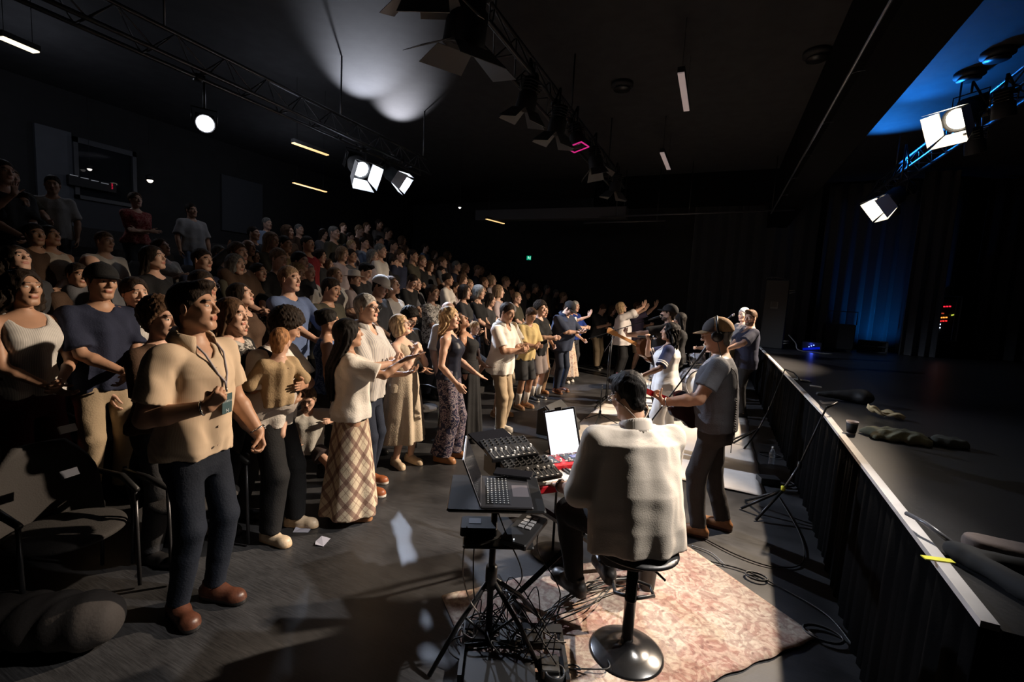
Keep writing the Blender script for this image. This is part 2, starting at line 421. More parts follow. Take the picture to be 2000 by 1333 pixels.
    def hips(s, pr, g):
        for r in pr:
            if r[0] < .12*s.S:
                t = min(1, (.12*s.S-r[0])/(.09*s.S)); r[2] = max(r[2], (.128*s.d*t+g)*s.S); r[3] = max(r[3], (.196*s.w*t+g)*s.S)
        return pr
    def head_field(s, F, det=1, nose=1., jaw=1.):
        H, o, q = s.H, s.hc, s.hs
        def p(x, y, z): return o+H@(V3(x, y, z)*q)
        F.ell(p(-.018, 0, .028), V3(.098, .076, .090)*q, H, k=.01)
        F.ell(p(.028, 0, -.030), V3(.062, .060*jaw, .082)*q, H, k=.03*q)
        F.cone(p(.062, -.012, -.098), p(.062, .012, -.098), .020*q*jaw, .020*q*jaw, k=.02*q)
        for y in (-1, 1):
            F.cone(p(-.005, y*.052*jaw, -.052), p(.052, y*.020, -.096), .019*q, .017*q, k=.025*q)
            F.ell(p(.058, y*.040, -.020), V3(.020, .018, .018)*q, H, k=.02*q)
        if det:
            F.cone(p(.079, -.034, .026), p(.079, .034, .026), .011*q, .011*q, k=.014*q)
            F.cone(p(.086, 0, .012), p(.107, 0, -.026), .0075*q*nose, .0105*q*nose, k=.012*q)
            for y in (-1, 1): F.ell(p(.097, y*.011, -.030), V3(.011, .008, .008)*q, H, k=.006*q)
            for y in (-1, 1): F.ell(p(.094, y*.032, .004), V3(.016, .019, .012)*q, H, k=.012*q, op='s')
            for y in (-1, 1): F.ell(p(.0715, y*.0315, .004), V3(.0135, .0135, .0125)*q, H, k=.003)
            F.cone(p(.086, -.017, -.0555), p(.086, .017, -.0555), .0062*q, .0062*q, k=.008*q)
            F.cone(p(.084, -.014, -.0655), p(.084, .014, -.0655), .0070*q, .0070*q, k=.008*q)
            F.cone(p(.099, -.018, -.0607), p(.099, .018, -.0607), .0028*q, .0028*q, k=.004*q, op='s')
        else:
            F.cone(p(.082, 0, .01), p(.104, 0, -.026), .009*q, .013*q, k=.012*q)
        for y in (-1, 1):
            F.ell(p(-.008, y*.079, -.006), V3(.019, .0085, .031)*q, H@rotm(y*18, 0, 0), k=.006)
            if det: F.ell(p(-.002, y*.088, -.004), V3(.009, .005, .017)*q, H, k=.006, op='s')
        n = s.nk; F.cone(s.tp(-.025, 0, .45), p(-.022, 0, -.045), .060*s.S*(1 if not s.fem else .86)*min(s.w, 1.15), .052*q*(1 if not s.fem else .86), k=.035)
    def hand_field(s, F, arm):
        sh, el, wr, fd, n, pose, sg = arm; q = s.S*s.hands*.97
        t = np.cross(n, fd) if sg > 0 else np.cross(fd, n)      # towards the thumb
        cu = {'flat': (.08, .08, .05), 'open': (.02, .1, .08), 'relax': (.35, .45, .3), 'fist': (1.25, 1.5, .9), 'grip': (1.0, 1.1, .7), 'hold': (.7, .8, .6), 'keys': (.3, .75, .5)}[pose]
        for i, y in enumerate((.028, .010, -.008, -.025)):
            a = wr+(fd*.008+t*y*.6)*q; b = wr+(fd*(.088, .092, .088, .08)[i]+t*y*(1.15 if pose in ('open',) else 1.))*q
            F.cone(a, b, .0145*q, .0108*q, k=.012)
            L = (.072, .080, .074, .058)[i]; pos = b; ang = 0.; sp = {'open': 9, 'flat': 2}.get(pose, 3)*(1.5-i)
            base = unit(fd*cos(radians(sp))+t*sin(radians(sp)))
            r = (.0088, .0090, .0086, .0078)[i]
            for j, fr in enumerate((.44, .31, .25)):
                ang += cu[j]*(1+.06*i); dv = base*cos(ang)+n*sin(ang)
                nxt = pos+dv*L*fr*q; F.cone(pos, nxt, r*q, (r-.0008)*q, k=.003); pos = nxt; r -= .0008
        th = {'flat': (unit(t*.7+fd*.75), unit(t*.35+fd)), 'open': (unit(t+fd*.5), unit(t*.8+fd*.7)), 'relax': (unit(t*.55+fd*.7+n*.45), unit(t*.1+fd+n*.4)),
              'fist': (unit(t*.5+fd*.6+n*.7), unit(-t*.9+fd*.25+n*.3)), 'grip': (unit(t*.55+fd*.6+n*.6), unit(fd*.4+n*.9)), 'hold': (unit(t*.5+fd*.6+n*.6), unit(fd*.7+n*.7)), 'keys': (unit(t*.8+fd*.5+n*.25), unit(t*.4+fd*.8+n*.2))}[pose]
        a = wr+(fd*.018+t*.020)*q; b = a+th[0]*.045*q; c = b+th[1]*.032*q; e = c+unit(th[1]+n*.2)*.026*q
        F.cone(a, b, .0155*q, .0115*q, k=.014); F.cone(b, c, .0105*q, .0092*q, k=.004); F.cone(c, e, .0092*q, .0078*q, k=.003)
    def body_field(s, hands=True, det=1, legs=True, **kw):
        F = Field(); S = s.S
        F.loft(s.pel, s.T, s.torso(0), k=.03)
        if s.fem:
            for y in (-1, 1): F.ell(s.tp(.085, y*.062, .345), V3(.045, .052, .050)*S, s.T, k=.04)
        for (sh, el, wr, fd, n, pose, sg) in s.arms:
            a = s.armw*S*(1 if not s.fem else .84)
            F.cone(s.tp(-.015, sg*.055, .487), sh, .036*S, .048*S*s.armw, k=.035)
            F.cone(sh, sh+(el-sh)*.45, .050*a, .049*a, k=.03); F.cone(sh+(el-sh)*.45, el, .050*a, .040*a, k=.02)
            F.cone(el, el+(wr-el)*.3, .039*a, .042*a, k=.015); F.cone(el+(wr-el)*.3, wr, .042*a, .026*a, k=.015)
        if legs:
            for (hip, kn, an, fa) in s.legs:
                q = S*s.legw
                F.cone(hip, kn, .082*q, .053*q, k=.03); F.cone(kn, kn+(an-kn)*.35, .053*q, .054*q, k=.02); F.cone(kn+(an-kn)*.35, an, .054*q, .034*q, k=.02)
                fv = V3(cos(radians(fa)), sin(radians(fa)), 0)
                F.cone(an-V3(0, 0, .035)*S, an+(fv*.13-V3(0, 0, .055))*S, .036*S, .026*S, k=.03)
        s.head_field(F, det, **kw)
        if hands:
            for a in s.arms: s.hand_field(F, a)
        return F
    def body_mesh(s, rb=.014, rh=.006, rhand=.006, beard=None, glassy=False, hands=True, legs=True, **kw):
        F = s.body_field(hands=True, det=1 if rh < .009 else 0, legs=legs, **kw); lo, hi = F.bounds(); parts = []; boxes = []
        q = s.hs; hb = q*.145
        I3 = np.eye(3)
        v, f = F.mesh(rb, lo, hi)
        hlo, hhi = s.hc-hb, s.hc+hb; hlo[2] = s.hc[2]-.135*q
        boxes.append((I3, V3(0, 0, 0), hlo+.004, hhi-.004))
        if hands:
            for a in s.arms:
                c = a[2]+a[3]*.09*s.S*s.hands; r = .115*s.S*s.hands
                boxes.append((I3, V3(0, 0, 0), c-r+.004, c+r-.004))
        v, f = drop_inside(v, f, boxes); parts.append((v, f))
        hv, hf = F.mesh(rh, hlo, hhi)
        # keep the open side of each fine block clean
        def trim(v, f, lo, hi):
            c = v[f].mean(1); k = ((c > lo) & (c < hi)).all(1); return v, f[k]
        parts.append(trim(hv, hf, hlo, hhi))
        if hands:
            for M, o, lo, hi in boxes[1:]:
                a, b = F.mesh(rhand, lo-.004, hi+.004); parts.append(trim(a, b, lo-.004, hi+.004))
        V, Q = join(parts); c = V[Q].mean(1); p = (c-s.hc)@s.H/q
        near = (np.abs(p) < .16).all(1); idx = np.zeros(len(Q), np.int8)
        x, y, z = p[:, 0], p[:, 1], p[:, 2]; ay = np.abs(y)
        lips = near & (x > .070) & (ay < .024) & (z < -.049) & (z > -.073) & (((y/.024)**2+((z+.061)/.0125)**2) < 1)
        idx[lips] = 1
        brow = near & (x > .062) & (np.abs(z-.031+ay*.05) < .0042) & (ay > .014) & (ay < .050)
        idx[brow] = 2
        if beard:
            bd = near & (z < -.062+max(0, 0)) & (x > .0) & ~lips & (z < -.095+(.11-x)*.55) & (z > -.125)
            mo = near & (z < -.043) & (x > .072) & (ay < .030) & ~lips
            idx[bd | mo] = 2
        e2 = (x-.0715)**2+(ay-.0315)**2+(z-.004)**2
        ew = near & (e2 < .0155**2) & (x > .072) & (((ay-.0315)/.0125)**2+((z-.004)/.0058)**2 < 1); idx[ew] = 3
        ir = ew & (((ay-.0315)**2+(z-.004)**2) < .0058**2); idx[ir] = 4
        return V, Q, idx
EYEW = lambda: mat('eye_white', (.55, .52, .48), .25)
IRIS = lambda: mat('eye_iris', (.03, .02, .012), .15)
def lipm(k): c = SKIN[k]; return mat('lips_'+k, (c[0]*.85, c[1]*.55, c[2]*.55), .45)
def beardm(k, sk): c = HAIRC[k]; return mat('brow_'+k+sk, tuple(min(1, a*.62+b*.38*.4) for a, b in zip(c, SKIN[sk])), .7)
# ------------------------------------------------------------------ hair
def hair_mesh(fg, style, res=.007):
    F = Field(); H, o, q = fg.H, fg.hc, fg.hs
    def p(x, y, z): return o+H@(V3(x, y, z)*q)
    back = unit(H[:, 0]*-1)
    disp = (lambda X, Y, Z: .0020*np.sin(X*95+2*np.sin(Z*60))*np.sin(Y*120+1.5*np.sin(X*50))+.0012*np.sin(Y*230+Z*60+X*90)*np.sin(X*260+Z*140))
    if style in ('short', 'thin', 'curly', 'quiff', 'buzz'):
        g = {'short': .007, 'thin': .004, 'curly': .030, 'quiff': .007, 'buzz': .004}[style]
        F.ell(p(-.020, 0, .034), V3(.100+g, .077+g, .092+g*1.2)*q, H)
        if style == 'quiff': F.ell(p(.055, .0, .108), V3(.05, .055, .030)*q, H, k=.02)
        if style == 'curly': disp = lambda X, Y, Z: .006*np.sin(X*150)*np.sin(Y*150+1)*np.sin(Z*150+2)+.004*np.sin(X*260+Z*90)*np.sin(Y*240)
        nn = unit(H@V3(.78, 0, -.63)); F.plane(p(.012+(.010 if style != 'thin' else -.015), 0, 0), nn)
        F.ell(p(-.062, 0, -.06), V3(.036, .050, .045)*q, H, k=.03); F.plane(p(0, 0, -.098), H@V3(.15, 0, -1))
        F.ell(p(.10, 0, -.045), V3(.085, .074, .105)*q, H, k=.01, op='s')
    elif style == 'bald':
        F.ell(p(-.030, 0, .012), V3(.088, .083, .06)*q, H); F.plane(p(0, 0, .03), H@V3(0, 0, 1)); F.plane(p(.0, 0, 0), H@V3(1, 0, 0)); F.plane(p(0, 0, -.07), H@V3(0, 0, -1))
    elif style in ('long', 'wavy', 'bob', 'curlylong', 'pony', 'bun', 'sidelong', 'verylong'):
        F.ell(p(-.022, 0, .030), V3(.113, .091, .104)*q, H)
        if style == 'bob':
            F.loft(p(0, 0, 0), H, [(-.125*q, -.030*q, .070*q, .092*q), (-.09*q, -.024*q, .096*q, .105*q), (-.03*q, -.02*q, .105*q, .099*q), (.03*q, -.02*q, .11*q, .092*q)], k=.02, fold=lambda t, z: .003*np.sin(t*13))
        elif style in ('long', 'wavy', 'curlylong', 'sidelong', 'verylong'):
            L = {'verylong': .56, 'long': .40, 'wavy': .34, 'curlylong': .30, 'sidelong': .30}[style]
            U = V3(0, 0, 1)*.75+H[:, 2]*.25; U = unit(U); fwd = unit(H[:, 0]-U*(H[:, 0]@U)); M = np.stack([fwd, np.cross(U, fwd), U], 1)
            wv = 1.25 if style == 'curlylong' else 1.
            am = .004 if 'long' in style and style != 'curlylong' else .009
            bk = -.075 if style == 'verylong' else 0.
            F.loft(p(-.03, 0, .0), M, [(-L*q, (bk-.055)*q, .020*q, .050*q*wv), (-L*.8*q, (bk-.055)*q, .034*q, .085*q*wv), (-L*.5*q, (bk-.045)*q, .045*q, .105*q*wv), (-.08*q, -.012*q, .075*q, .098*q*wv), (.0, 0, .09*q, .095*q), (.04*q, 0, .09*q, .088*q)], k=.02,
                   fold=lambda t, z: am*np.sin(t*15+(4*np.sin(z*22) if am > .005 else 0)))
            if style not in ('long', 'verylong'): disp = lambda X, Y, Z: .005*np.sin(X*70+3*np.sin(Z*40))*np.sin(Y*80+2*np.sin(Z*35))
            if style == 'sidelong': F.cone(p(.02, .07, -.06), p(.04, .085, -.30), .03*q, .014*q, k=.02)
        elif style == 'pony': F.cone(p(-.12, 0, .03), p(-.15, 0, -.14), .028*q, .014*q, k=.02)
        elif style == 'bun': F.ell(p(-.105, 0, .075), V3(.04, .04, .038)*q, H, k=.01)
        fo = .060 if style != 'pony' else .070
        F.ell(p(.105, 0, -.030), V3(.085, fo, .118)*q, H, k=.008, op='s')
        F.cone(p(.0, 0, -.10), p(.10, 0, -.20), .062*q, .075*q, k=.01, op='s')
        if style in ('pony', 'bun'): F.ell(p(.055, 0, -.075), V3(.14, .12, .10)*q, H, k=.01, op='s')
    return F.mesh(res, disp=disp)
# ------------------------------------------------------------------ clothes
def top_mesh(fg, sleeve=.5, hem=-.12, loose=.018, neck='crew', res=.01, wr=.004, seed=0., sl_loose=None, flare=0., tank=False, gl=0., sleeve2=None):
    """shirt; sleeve is the share of the whole arm covered (0 none, 1 to the wrist)"""
    F = Field(); S = fg.S
    F.loft(fg.pel, fg.T, fg.hips(fg.torso(loose, hem=hem, flare=flare, z1=.515, gl=max(gl, (.008 if fg.fem else .028) if not tank else 0)), max(loose*.5, .012)), k=.02, fold=lambda t, z: (.004+.03*np.maximum(0, .12*S-z))*np.sin(t*7+seed)*(loose > .02))
    if fg.fem:
        for y in (-1, 1): F.ell(fg.tp(.088, y*.062, .345), V3(.05, .058, .056)*S+loose*.5, fg.T, k=.05)
    sll = (sl_loose if sl_loose is not None else loose*.9+.006)*S
    for (sh, el, w_, fd, n, pose, sg) in fg.arms:
        a = fg.armw*S*(1 if not fg.fem else .84)
        sv = sleeve if (sleeve2 is None or sg > 0) else sleeve2
        if not tank:
            F.cone(fg.tp(-.015, sg*.06, .482), sh, (.040+loose*.25)*S, .050*a+sll*.45, k=.035)
            if sv > 0:
                t = min(1, sv/.52); e = sh+(el-sh)*t; last = sv <= .52
                F.cone(sh, e, .051*a+sll*.5, (.048-.004*t)*a+sll*(1.3 if last else .9), k=.03, cut=0. if last else None)
                if not last:
                    t2 = (sv-.52)/.48; e2 = el+(w_-el)*t2
                    F.cone(el, e2, .042*a+sll*.9, .034*a+sll*.8, k=.02, cut=0.)
        else:
            F.cone(fg.tp(-.015, sg*.075, .40), fg.tp(-.015, sg*.092, .487), (.028+loose*.3)*S, .030*S, k=.03)
    if tank:
        for (sh, el, w_, fd, n, pose, sg) in fg.arms:
            F.ell(fg.tp(-.01, sg*(.178*fg.w), .43), V3(.10, .050, .115)*S, fg.T, k=.02, op='s')
    q = fg.hs
    nz = {'crew': (.075, .062, .045), 'v': (.08, .05, .09), 'open': (.07, .045, .13), 'scoop': (.10, .085, .11), 'high': (.06, .058, .01), 'square': (.1, .095, .12)}[neck]
    F.ell(fg.tp(-.012+nz[0]*.6, 0, .53), V3(nz[0], nz[1], nz[2]+.01)*S, fg.T, k=.008, op='s')
    F.cone(fg.tp(-.02, 0, .49), fg.tp(-.015, 0, .60), .064*S, .068*S, k=.006, op='s')
    return F.mesh(res, disp=wrinkle(wr, 1., seed))
def legs_mesh(fg, length=1., loose=.02, waist=.12, res=.012, wr=.004, seed=1., flare=0., taper=0.):
    """trousers or shorts; length 1 reaches the ankle"""
    F = Field(); S = fg.S; q = S*fg.legw
    pr = [r for r in fg.torso(min(loose*.5, .009)) if r[0] <= waist*S+1e-6]; pr[0] = [-.17*S, 0, .105*S*fg.d, .15*S*fg.w]; pr.insert(1, [-.12*S, -.004*S, .118*S*fg.d, .172*S*fg.w])
    pr[-1][0] = waist*S if abs(pr[-1][0]-waist*S) < .03 else pr[-1][0]
    M = fg.T
    F.loft(fg.pel, M, pr, k=.03)
    for (hip, kn, an, fa) in fg.legs:
        h2 = hip+V3(0, 0, -.0)
        if length <= .55:
            e = hip+(kn-hip)*(length/.5); F.cone(h2, e, .076*q+loose*.5, .064*q+loose*1.3, k=.03, cut=0.)
        else:
            F.cone(h2, kn, .078*q+loose*.5, .058*q+loose, k=.03)
            t = (length-.5)/.5; e = kn+(an-kn)*min(1, t)+unit(an-kn)*max(0, t-1)*.3
            F.cone(kn, e, .058*q+loose, .040*q+loose*(1.-taper)+flare, k=.02, cut=0.)
    return F.mesh(res, disp=wrinkle(wr, .9, seed))
def skirt_mesh(fg, z_top=1.03, z_bot=.1, top_r=.0, bot_rx=.24, bot_ry=.27, folds=9, amp=.018, res=.012, seed=0., mid=None, wr=.003):
    S = fg.S; F = Field(); pr = []
    for i in range(9):
        t = i/8; z = z_bot+(z_top-z_bot)*t; tt = 1-t
        e = tt**.8 if mid is None else tt**mid
        pr.append([z*S, 0, (.112+top_r+(bot_rx-.112)*e)*S, (.155+top_r+(bot_ry-.155)*e)*S])
    o = V3(fg.pel[0], fg.pel[1], 0)
    F.loft(o, fg.P, pr, k=.01, fold=lambda t, z: amp*np.clip((z_top*S-z)/(z_top-z_bot)/S, 0, 1)*(np.sin(t*folds+seed)+.5*np.sin(t*(folds*2-3)+2+seed)))
    return F.mesh(res, disp=wrinkle(wr, .8, seed))
def shoe_mesh(fg, i, res=.008, big=0., low=False):
    F = Field(); S = fg.S; hip, kn, an, fa = fg.legs[i]; fv = V3(cos(radians(fa)), sin(radians(fa)), 0); sv = V3(-fv[1], fv[0], 0)
    z = an[2]-.085*S
    def p(a, b, c): return V3(an[0], an[1], z)+(fv*a+sv*b)*S+V3(0, 0, c*S)
    F.cone(p(-.055, 0, .045), p(.03, 0, .05), .036*S+big, .040*S+big, k=.02)
    F.cone(p(.03, 0, .048), p(.15, 0, .034), .040*S+big, .033*S+big, k=.03)
    F.cone(p(.13, .018, .03), p(.13, -.018, .03), .030*S+big, .030*S+big, k=.03)
    if not low: F.cone(p(-.03, 0, .06), p(-.025, 0, .105), .038*S+big, .040*S+big, k=.02, cut=0)
    F.cone(p(-.052, 0, .012), p(.145, 0, .012), .038*S+big, .044*S+big, k=.008)
    F.plane(p(0, 0, .001), V3(0, 0, -1))
    V, Q = F.mesh(res); c = V[Q].mean(1)[:, 2]
    return V, Q, (c < z+.026*S).astype(np.int8)
def ring_collar(fg, parent, m, r=.072, hgt=.035, name='collar', spread=.03, gap=True):
    """a turned-down shirt collar round the neck"""
    S = fg.S; V = []; Fc = []; n = 22; rows = 4; g = 38 if gap else 0
    for j in range(rows):
        t = j/(rows-1)
        for i in range(n):
            a = radians(g+(360-2*g)*i/(n-1)); fr = (1+cos(a))/2
            rr = (r*.92+spread*t*1.1) if j > 0 else r*.9
            zz = (.575-.03*fr) if j == 0 else (.585-.03*fr-(t-.33)*hgt*1.8-fr*fr*t*.05)
            V.append(fg.tp(-.02+rr*cos(a)*1.08, rr*sin(a)*1.05, zz))
    for j in range(rows-1):
        for i in range(n-1): Fc.append((j*n+i, j*n+i+1, (j+1)*n+i+1, (j+1)*n+i))
    o = mesh_obj(name, V, Fc, m, parent); md = o.modifiers.new('solid', 'SOLIDIFY'); md.thickness = .005; return o
def cap_mesh(fg, parent, m, m2=None, brim_yaw=0, res=.007, back=False):
    F = Field(); H, o, q = fg.H, fg.hc, fg.hs
    def p(x, y, z): return o+H@(V3(x, y, z)*q)
    F.ell(p(-.018, 0, .036), V3(.118, .096, .108)*q, H); F.plane(p(.0, 0, .030), unit(H@V3(.12, 0, -1)))
    F.ell(p(-.018, 0, .145), V3(.012, .012, .006)*q, H, k=.004)
    V, Q = F.mesh(res)
    x = ((V[Q].mean(1)-o)@H)[:, 0]/q
    cr = mesh_obj('cap', V, Q, [m, m2 or m], parent, (x < -.0).astype(np.int8) if m2 else None)
    Vb = []; Fb = []; n = 13; md = 6
    for j in range(md):
        t = j/(md-1)
        for i in range(n):
            a = radians(-62+124*i/(n-1)); rx = .098+.075*t*cos(a)**.6*1.0; 
            x = .082*cos(a)*1.28+.075*t*max(0, cos(a*1.15)); y = .090*sin(a)*(1-.1*t)
            z = .045-.016*t-(y/.09)**2*.018
            if back: x = -x
            Vb.append(p(x-.012, y, z))
    for j in range(md-1):
        for i in range(n-1): Fb.append((j*n+i, j*n+i+1, (j+1)*n+i+1, (j+1)*n+i))
    b = mesh_obj('brim', Vb, Fb, m2 or m, cr); s = b.modifiers.new('solid', 'SOLIDIFY'); s.thickness = .006; return cr
def glasses(fg, parent, m):
    H, o, q = fg.H, fg.hc, fg.hs
    def p(x, y, z): return tuple(o+H@(V3(x, y, z)*q))
    b = MB()
    for y in (-1, 1):
        pts = [p(.104-.006*abs(cos(t)) if False else .104, y*.033+.026*cos(t), .002+.019*sin(t)) for t in np.linspace(0, 2*pi, 15)]
        b.tube(pts, .0021*q, 6)
        b.tube([p(.102, y*.058, .008), p(.05, y*.081, .012), p(-.005, y*.085, .010)], .0022*q, 6)
    b.tube([p(.105, -.008, .006), p(.109, 0, .009), p(.105, .008, .006)], .002*q, 6)
    return b.build('glasses', m, parent, True)
def band(fg, parent, i, m, name='watch', at=.94, face=None):
    sh, el, wr, fd, n, pose, sg = fg.arms[i]; d = unit(wr-el); c = el+(wr-el)*at; S = fg.S
    a = unit(np.cross(d, V3(.3, .2, 1))); b_ = np.cross(d, a); r = .031*S*fg.armw
    mb = MB(); mb.tube([tuple(c+(a*cos(t)+b_*sin(t))*r) for t in np.linspace(0, 2*pi, 17)], .0055, 6)
    if face is not None:
        mb.box(tuple(c-n*r), (.03, .03, .012), Matrix([list(d), list(np.cross(n, d)), list(n)]).transposed(), 1)
    return mb.build(name, [m, face or m], parent, True)
# ------------------------------------------------------------------ one person
BLACKM = lambda: mat('black_plastic', (.012, .012, .013), .45)
def person(fg, pos, yaw, label, sk='fair', hair=('short', 'dark'), top=None, bottom=None, skirt=None, shoes=('brown', None), res=.010, rh=.006, rhand=.006, beard=None, hair_res=.007, group=None, barefoot=False, legs=True, name='person', **kw):
    root = empty(name, pos, radians(yaw)); tag(root, label, 'person', group)
    V, Q, idx = fg.body_mesh(rb=max(.012, res*1.2), rh=rh, rhand=rhand, beard=beard, legs=legs, **kw)
    mesh_obj('body', V, Q, [skin(sk), lipm(sk), beardm(hair[1] if hair else 'dark', sk), EYEW(), IRIS()], root, idx)
    if hair and hair[0]:
        V, Q = hair_mesh(fg, hair[0], hair_res); mesh_obj('hair', V, Q, hairm(hair[1]), root)
    if top:
        t = dict(top); m = t.pop('m'); nm = t.pop('name', 'shirt')
        V, Q = top_mesh(fg, res=res, **t); mesh_obj(nm, V, Q, m, root)
    if bottom:
        t = dict(bottom); m = t.pop('m'); nm = t.pop('name', 'trousers')
        V, Q = legs_mesh(fg, res=res*1.15, **t); mesh_obj(nm, V, Q, m, root)
    if skirt:
        t = dict(skirt); m = t.pop('m'); nm = t.pop('name', 'skirt')
        V, Q = skirt_mesh(fg, res=res*1.1, **t); mesh_obj(nm, V, Q, m, root)
    if not barefoot and legs:
        for i in (0, 1):
            V, Q, ix = shoe_mesh(fg, i, res=max(.007, res*.8)); mesh_obj('shoe', V, Q, [SHOE(shoes[0]), SHOE(shoes[1] or shoes[0])], root, ix)
    return root
SHOES = {'brown': (.075, .026, .014), 'tanleather': (.30, .14, .06), 'white': (.62, .58, .52), 'black': (.014, .013, .013), 'cream': (.55, .43, .30), 'green': (.03, .06, .035), 'rust': (.28, .085, .03), 'grey': (.2, .19, .18), 'gum': (.5, .36, .22)}
def SHOE(k): return mat('shoe_'+k, SHOES[k], .42, bump=.1, bscale=80, var=.12, vscale=20)
# ================================================================== the room
ST_X, ST_Z = .98, .97           # stage edge and stage height
ROW0, ROWD, RISE = -3.95, .85, .36   # first riser, depth and rise of the seating rows
def rowx(k): return -3.3 if k == 0 else ROW0-ROWD*(k-1)-.35
def rowz(k): return .10+RISE*(k-1) if k > 0 else 0.
# ---- floor
fm = mat('stage_vinyl', (.030, .030, .032), .42, spec=.5)
_nt = fm.node_tree; _N = _nt.nodes; _L = _nt.links; _b = _N['Principled BSDF']
_tc = _N.new('ShaderNodeTexCoord')
_mp = _N.new('ShaderNodeMapping'); _mp.inputs['Scale'].default_value = (1.2, 22, 1); _mp.inputs['Rotation'].default_value = (0, 0, .9); _L.new(_tc.outputs['Object'], _mp.inputs[0])
_n1 = _N.new('ShaderNodeTexNoise'); _n1.inputs['Scale'].default_value = 6; _n1.inputs['Detail'].default_value = 8; _n1.inputs['Roughness'].default_value = .7; _L.new(_mp.outputs[0], _n1.inputs['Vector'])
_n2 = _N.new('ShaderNodeTexNoise'); _n2.inputs['Scale'].default_value = 2.2; _n2.inputs['Detail'].default_value = 7; _L.new(_tc.outputs['Object'], _n2.inputs['Vector'])
_mx = _N.new('ShaderNodeMath'); _mx.operation = 'MULTIPLY'; _L.new(_n1.outputs[0], _mx.inputs[0]); _L.new(_n2.outputs[0], _mx.inputs[1])
_r = _N.new('ShaderNodeValToRGB'); _r.color_ramp.elements[0].position = .14; _r.color_ramp.elements[1].position = .42
_r.color_ramp.elements[0].color = (.012, .012, .013, 1); _r.color_ramp.elements[1].color = (.060, .060, .064, 1)
_L.new(_mx.outputs[0], _r.inputs[0]); _L.new(_r.outputs[0], _b.inputs['Base Color'])
_r2 = _N.new('ShaderNodeMapRange'); _r2.inputs[1].default_value = .15; _r2.inputs[2].default_value = .45; _r2.inputs[3].default_value = .36; _r2.inputs[4].default_value = .62
_L.new(_mx.outputs[0], _r2.inputs[0]); _L.new(_r2.outputs[0], _b.inputs['Roughness'])
_bp = _N.new('ShaderNodeBump'); _bp.inputs['Strength'].default_value = .12; _bp.inputs['Distance'].default_value = .004; _L.new(_n1.outputs[0], _bp.inputs['Height']); _L.new(_bp.outputs[0], _b.inputs['Normal'])
carpet = mat('dark_carpet', (.022, .020, .020), .95, bump=.3, bscale=150, var=.2, vscale=40)
wallm = mat('black_wall', (.010, .010, .011), .8, var=.15, vscale=3)
ceilm = mat('ceiling_paint', (.032, .032, .034), .8, spec=.12, var=.10, vscale=5, bump=.05, bscale=20)
def struct(name, b, m, **k):
    o = b.build(name, m, **k) if isinstance(b, MB) else b
    o['kind'] = 'structure'; return o
b = MB(); b.box((-4.6, 6.5, -.05), (15, 19, .1)); struct('floor', b, fm)
b = MB()
for k in range(1, 9):
    x1 = ROW0-ROWD*(k-1); x0 = -12.
    b.box(((x0+x1)/2, 6.4, rowz(k)/2), (x1-x0, 18.6, rowz(k)), mi=0)
struct('floor_seating_tiers', b, carpet)
stm = mat('stage_deck', (.017, .0165, .018), .36, bump=.08, bscale=60, var=.12, vscale=2.5, spec=.45)
def edge_x(y): return .87+.12*min(1., max(0., (y-1.8)/3.0))
b = MB(); b.prism([(edge_x(1.8), 1.8), (11, 1.8), (11, 15.), (edge_x(9), 15.), (edge_x(5), 5.), (edge_x(4), 4.), (edge_x(3), 3.)], 0, ST_Z); struct('floor_stage', b, stm)
b = MB(); b.box((0, 6.5, 5.32), (24, 19, .1)); struct('ceiling', b, ceilm)
b = MB(); b.box((0, 15.6, 2.6), (25, .2, 5.6)); struct('wall_far', b, wallm)
b = MB(); b.box((11.1, 6.5, 2.6), (.2, 19, 5.6)); struct('wall_right', b, wallm)
b = MB(); b.box((0, -3.0, 2.6), (24, .2, 5.6)); struct('wall_near', b, wallm)
# left wall with the booth window: grey panel, opening, dark frame
gw = mat('grey_wall', (.085, .090, .105), .8, var=.05, vscale=4)
LX = -11.6
def wpt(u, v): p = onx(u, v, LX); return p[1], p[2]
y0, zt = wpt(66, 240); y1, _ = wpt(140, 300); yw1, zw1 = wpt(262, 300); _, zw0 = wpt(150, 392); _, zb = wpt(100, 430)
b = MB(); b.box((LX-.15, 6.5, 2.6), (.2, 19, 5.6)); struct('wall_left', b, wallm)
b = MB(); b.box((LX-.02, (y0+y1)/2, (zt+1.5)/2), (.08, y1-y0, zt-1.5)); struct('wall_left_grey_panel', b, gw)
zA = wpt(145, 268)[1]; zB = wpt(150, 388)[1]
b = MB(); b.box((LX-.02, (y1+yw1)/2, (zB+1.5)/2), (.08, yw1-y1, zB-1.5)); struct('wall_left_below_window', b, mat('booth_wall', (.04, .042, .05), .8))
frm = mat('window_frame', (.05, .052, .06), .5)
wf = MB()
for (a, c, d, e) in ((y1, y1+.07, zB, zA), (yw1-.07, yw1, zB, zA), (y1, yw1, zB, zB+.07), (y1, yw1, zA-.10, zA)):
    wf.box((LX+.03, (a+c)/2, (d+e)/2), (.1, c-a, e-d))
wo = struct('window_1', wf, frm)
gl = MB(); gl.box((LX+.02, (y1+yw1)/2, (zA+zB)/2), (.02, yw1-y1-.1, zA-zB-.1)); gl.build('pane', mat('booth_glass', (.02, .023, .028), .06, spec=.6, alpha=.55), wo)
# grey bay further along the left wall, with a small shelf light
ya, za = wpt(432, 340); yb, _ = wpt(512, 360); _, zc = wpt(450, 452)
b = MB(); b.box((LX-.02, (ya+yb)/2, (za+zc)/2), (.08, yb-ya, za-zc)); struct('wall_left_bay', b, mat('bay_wall', (.035, .038, .045), .85))
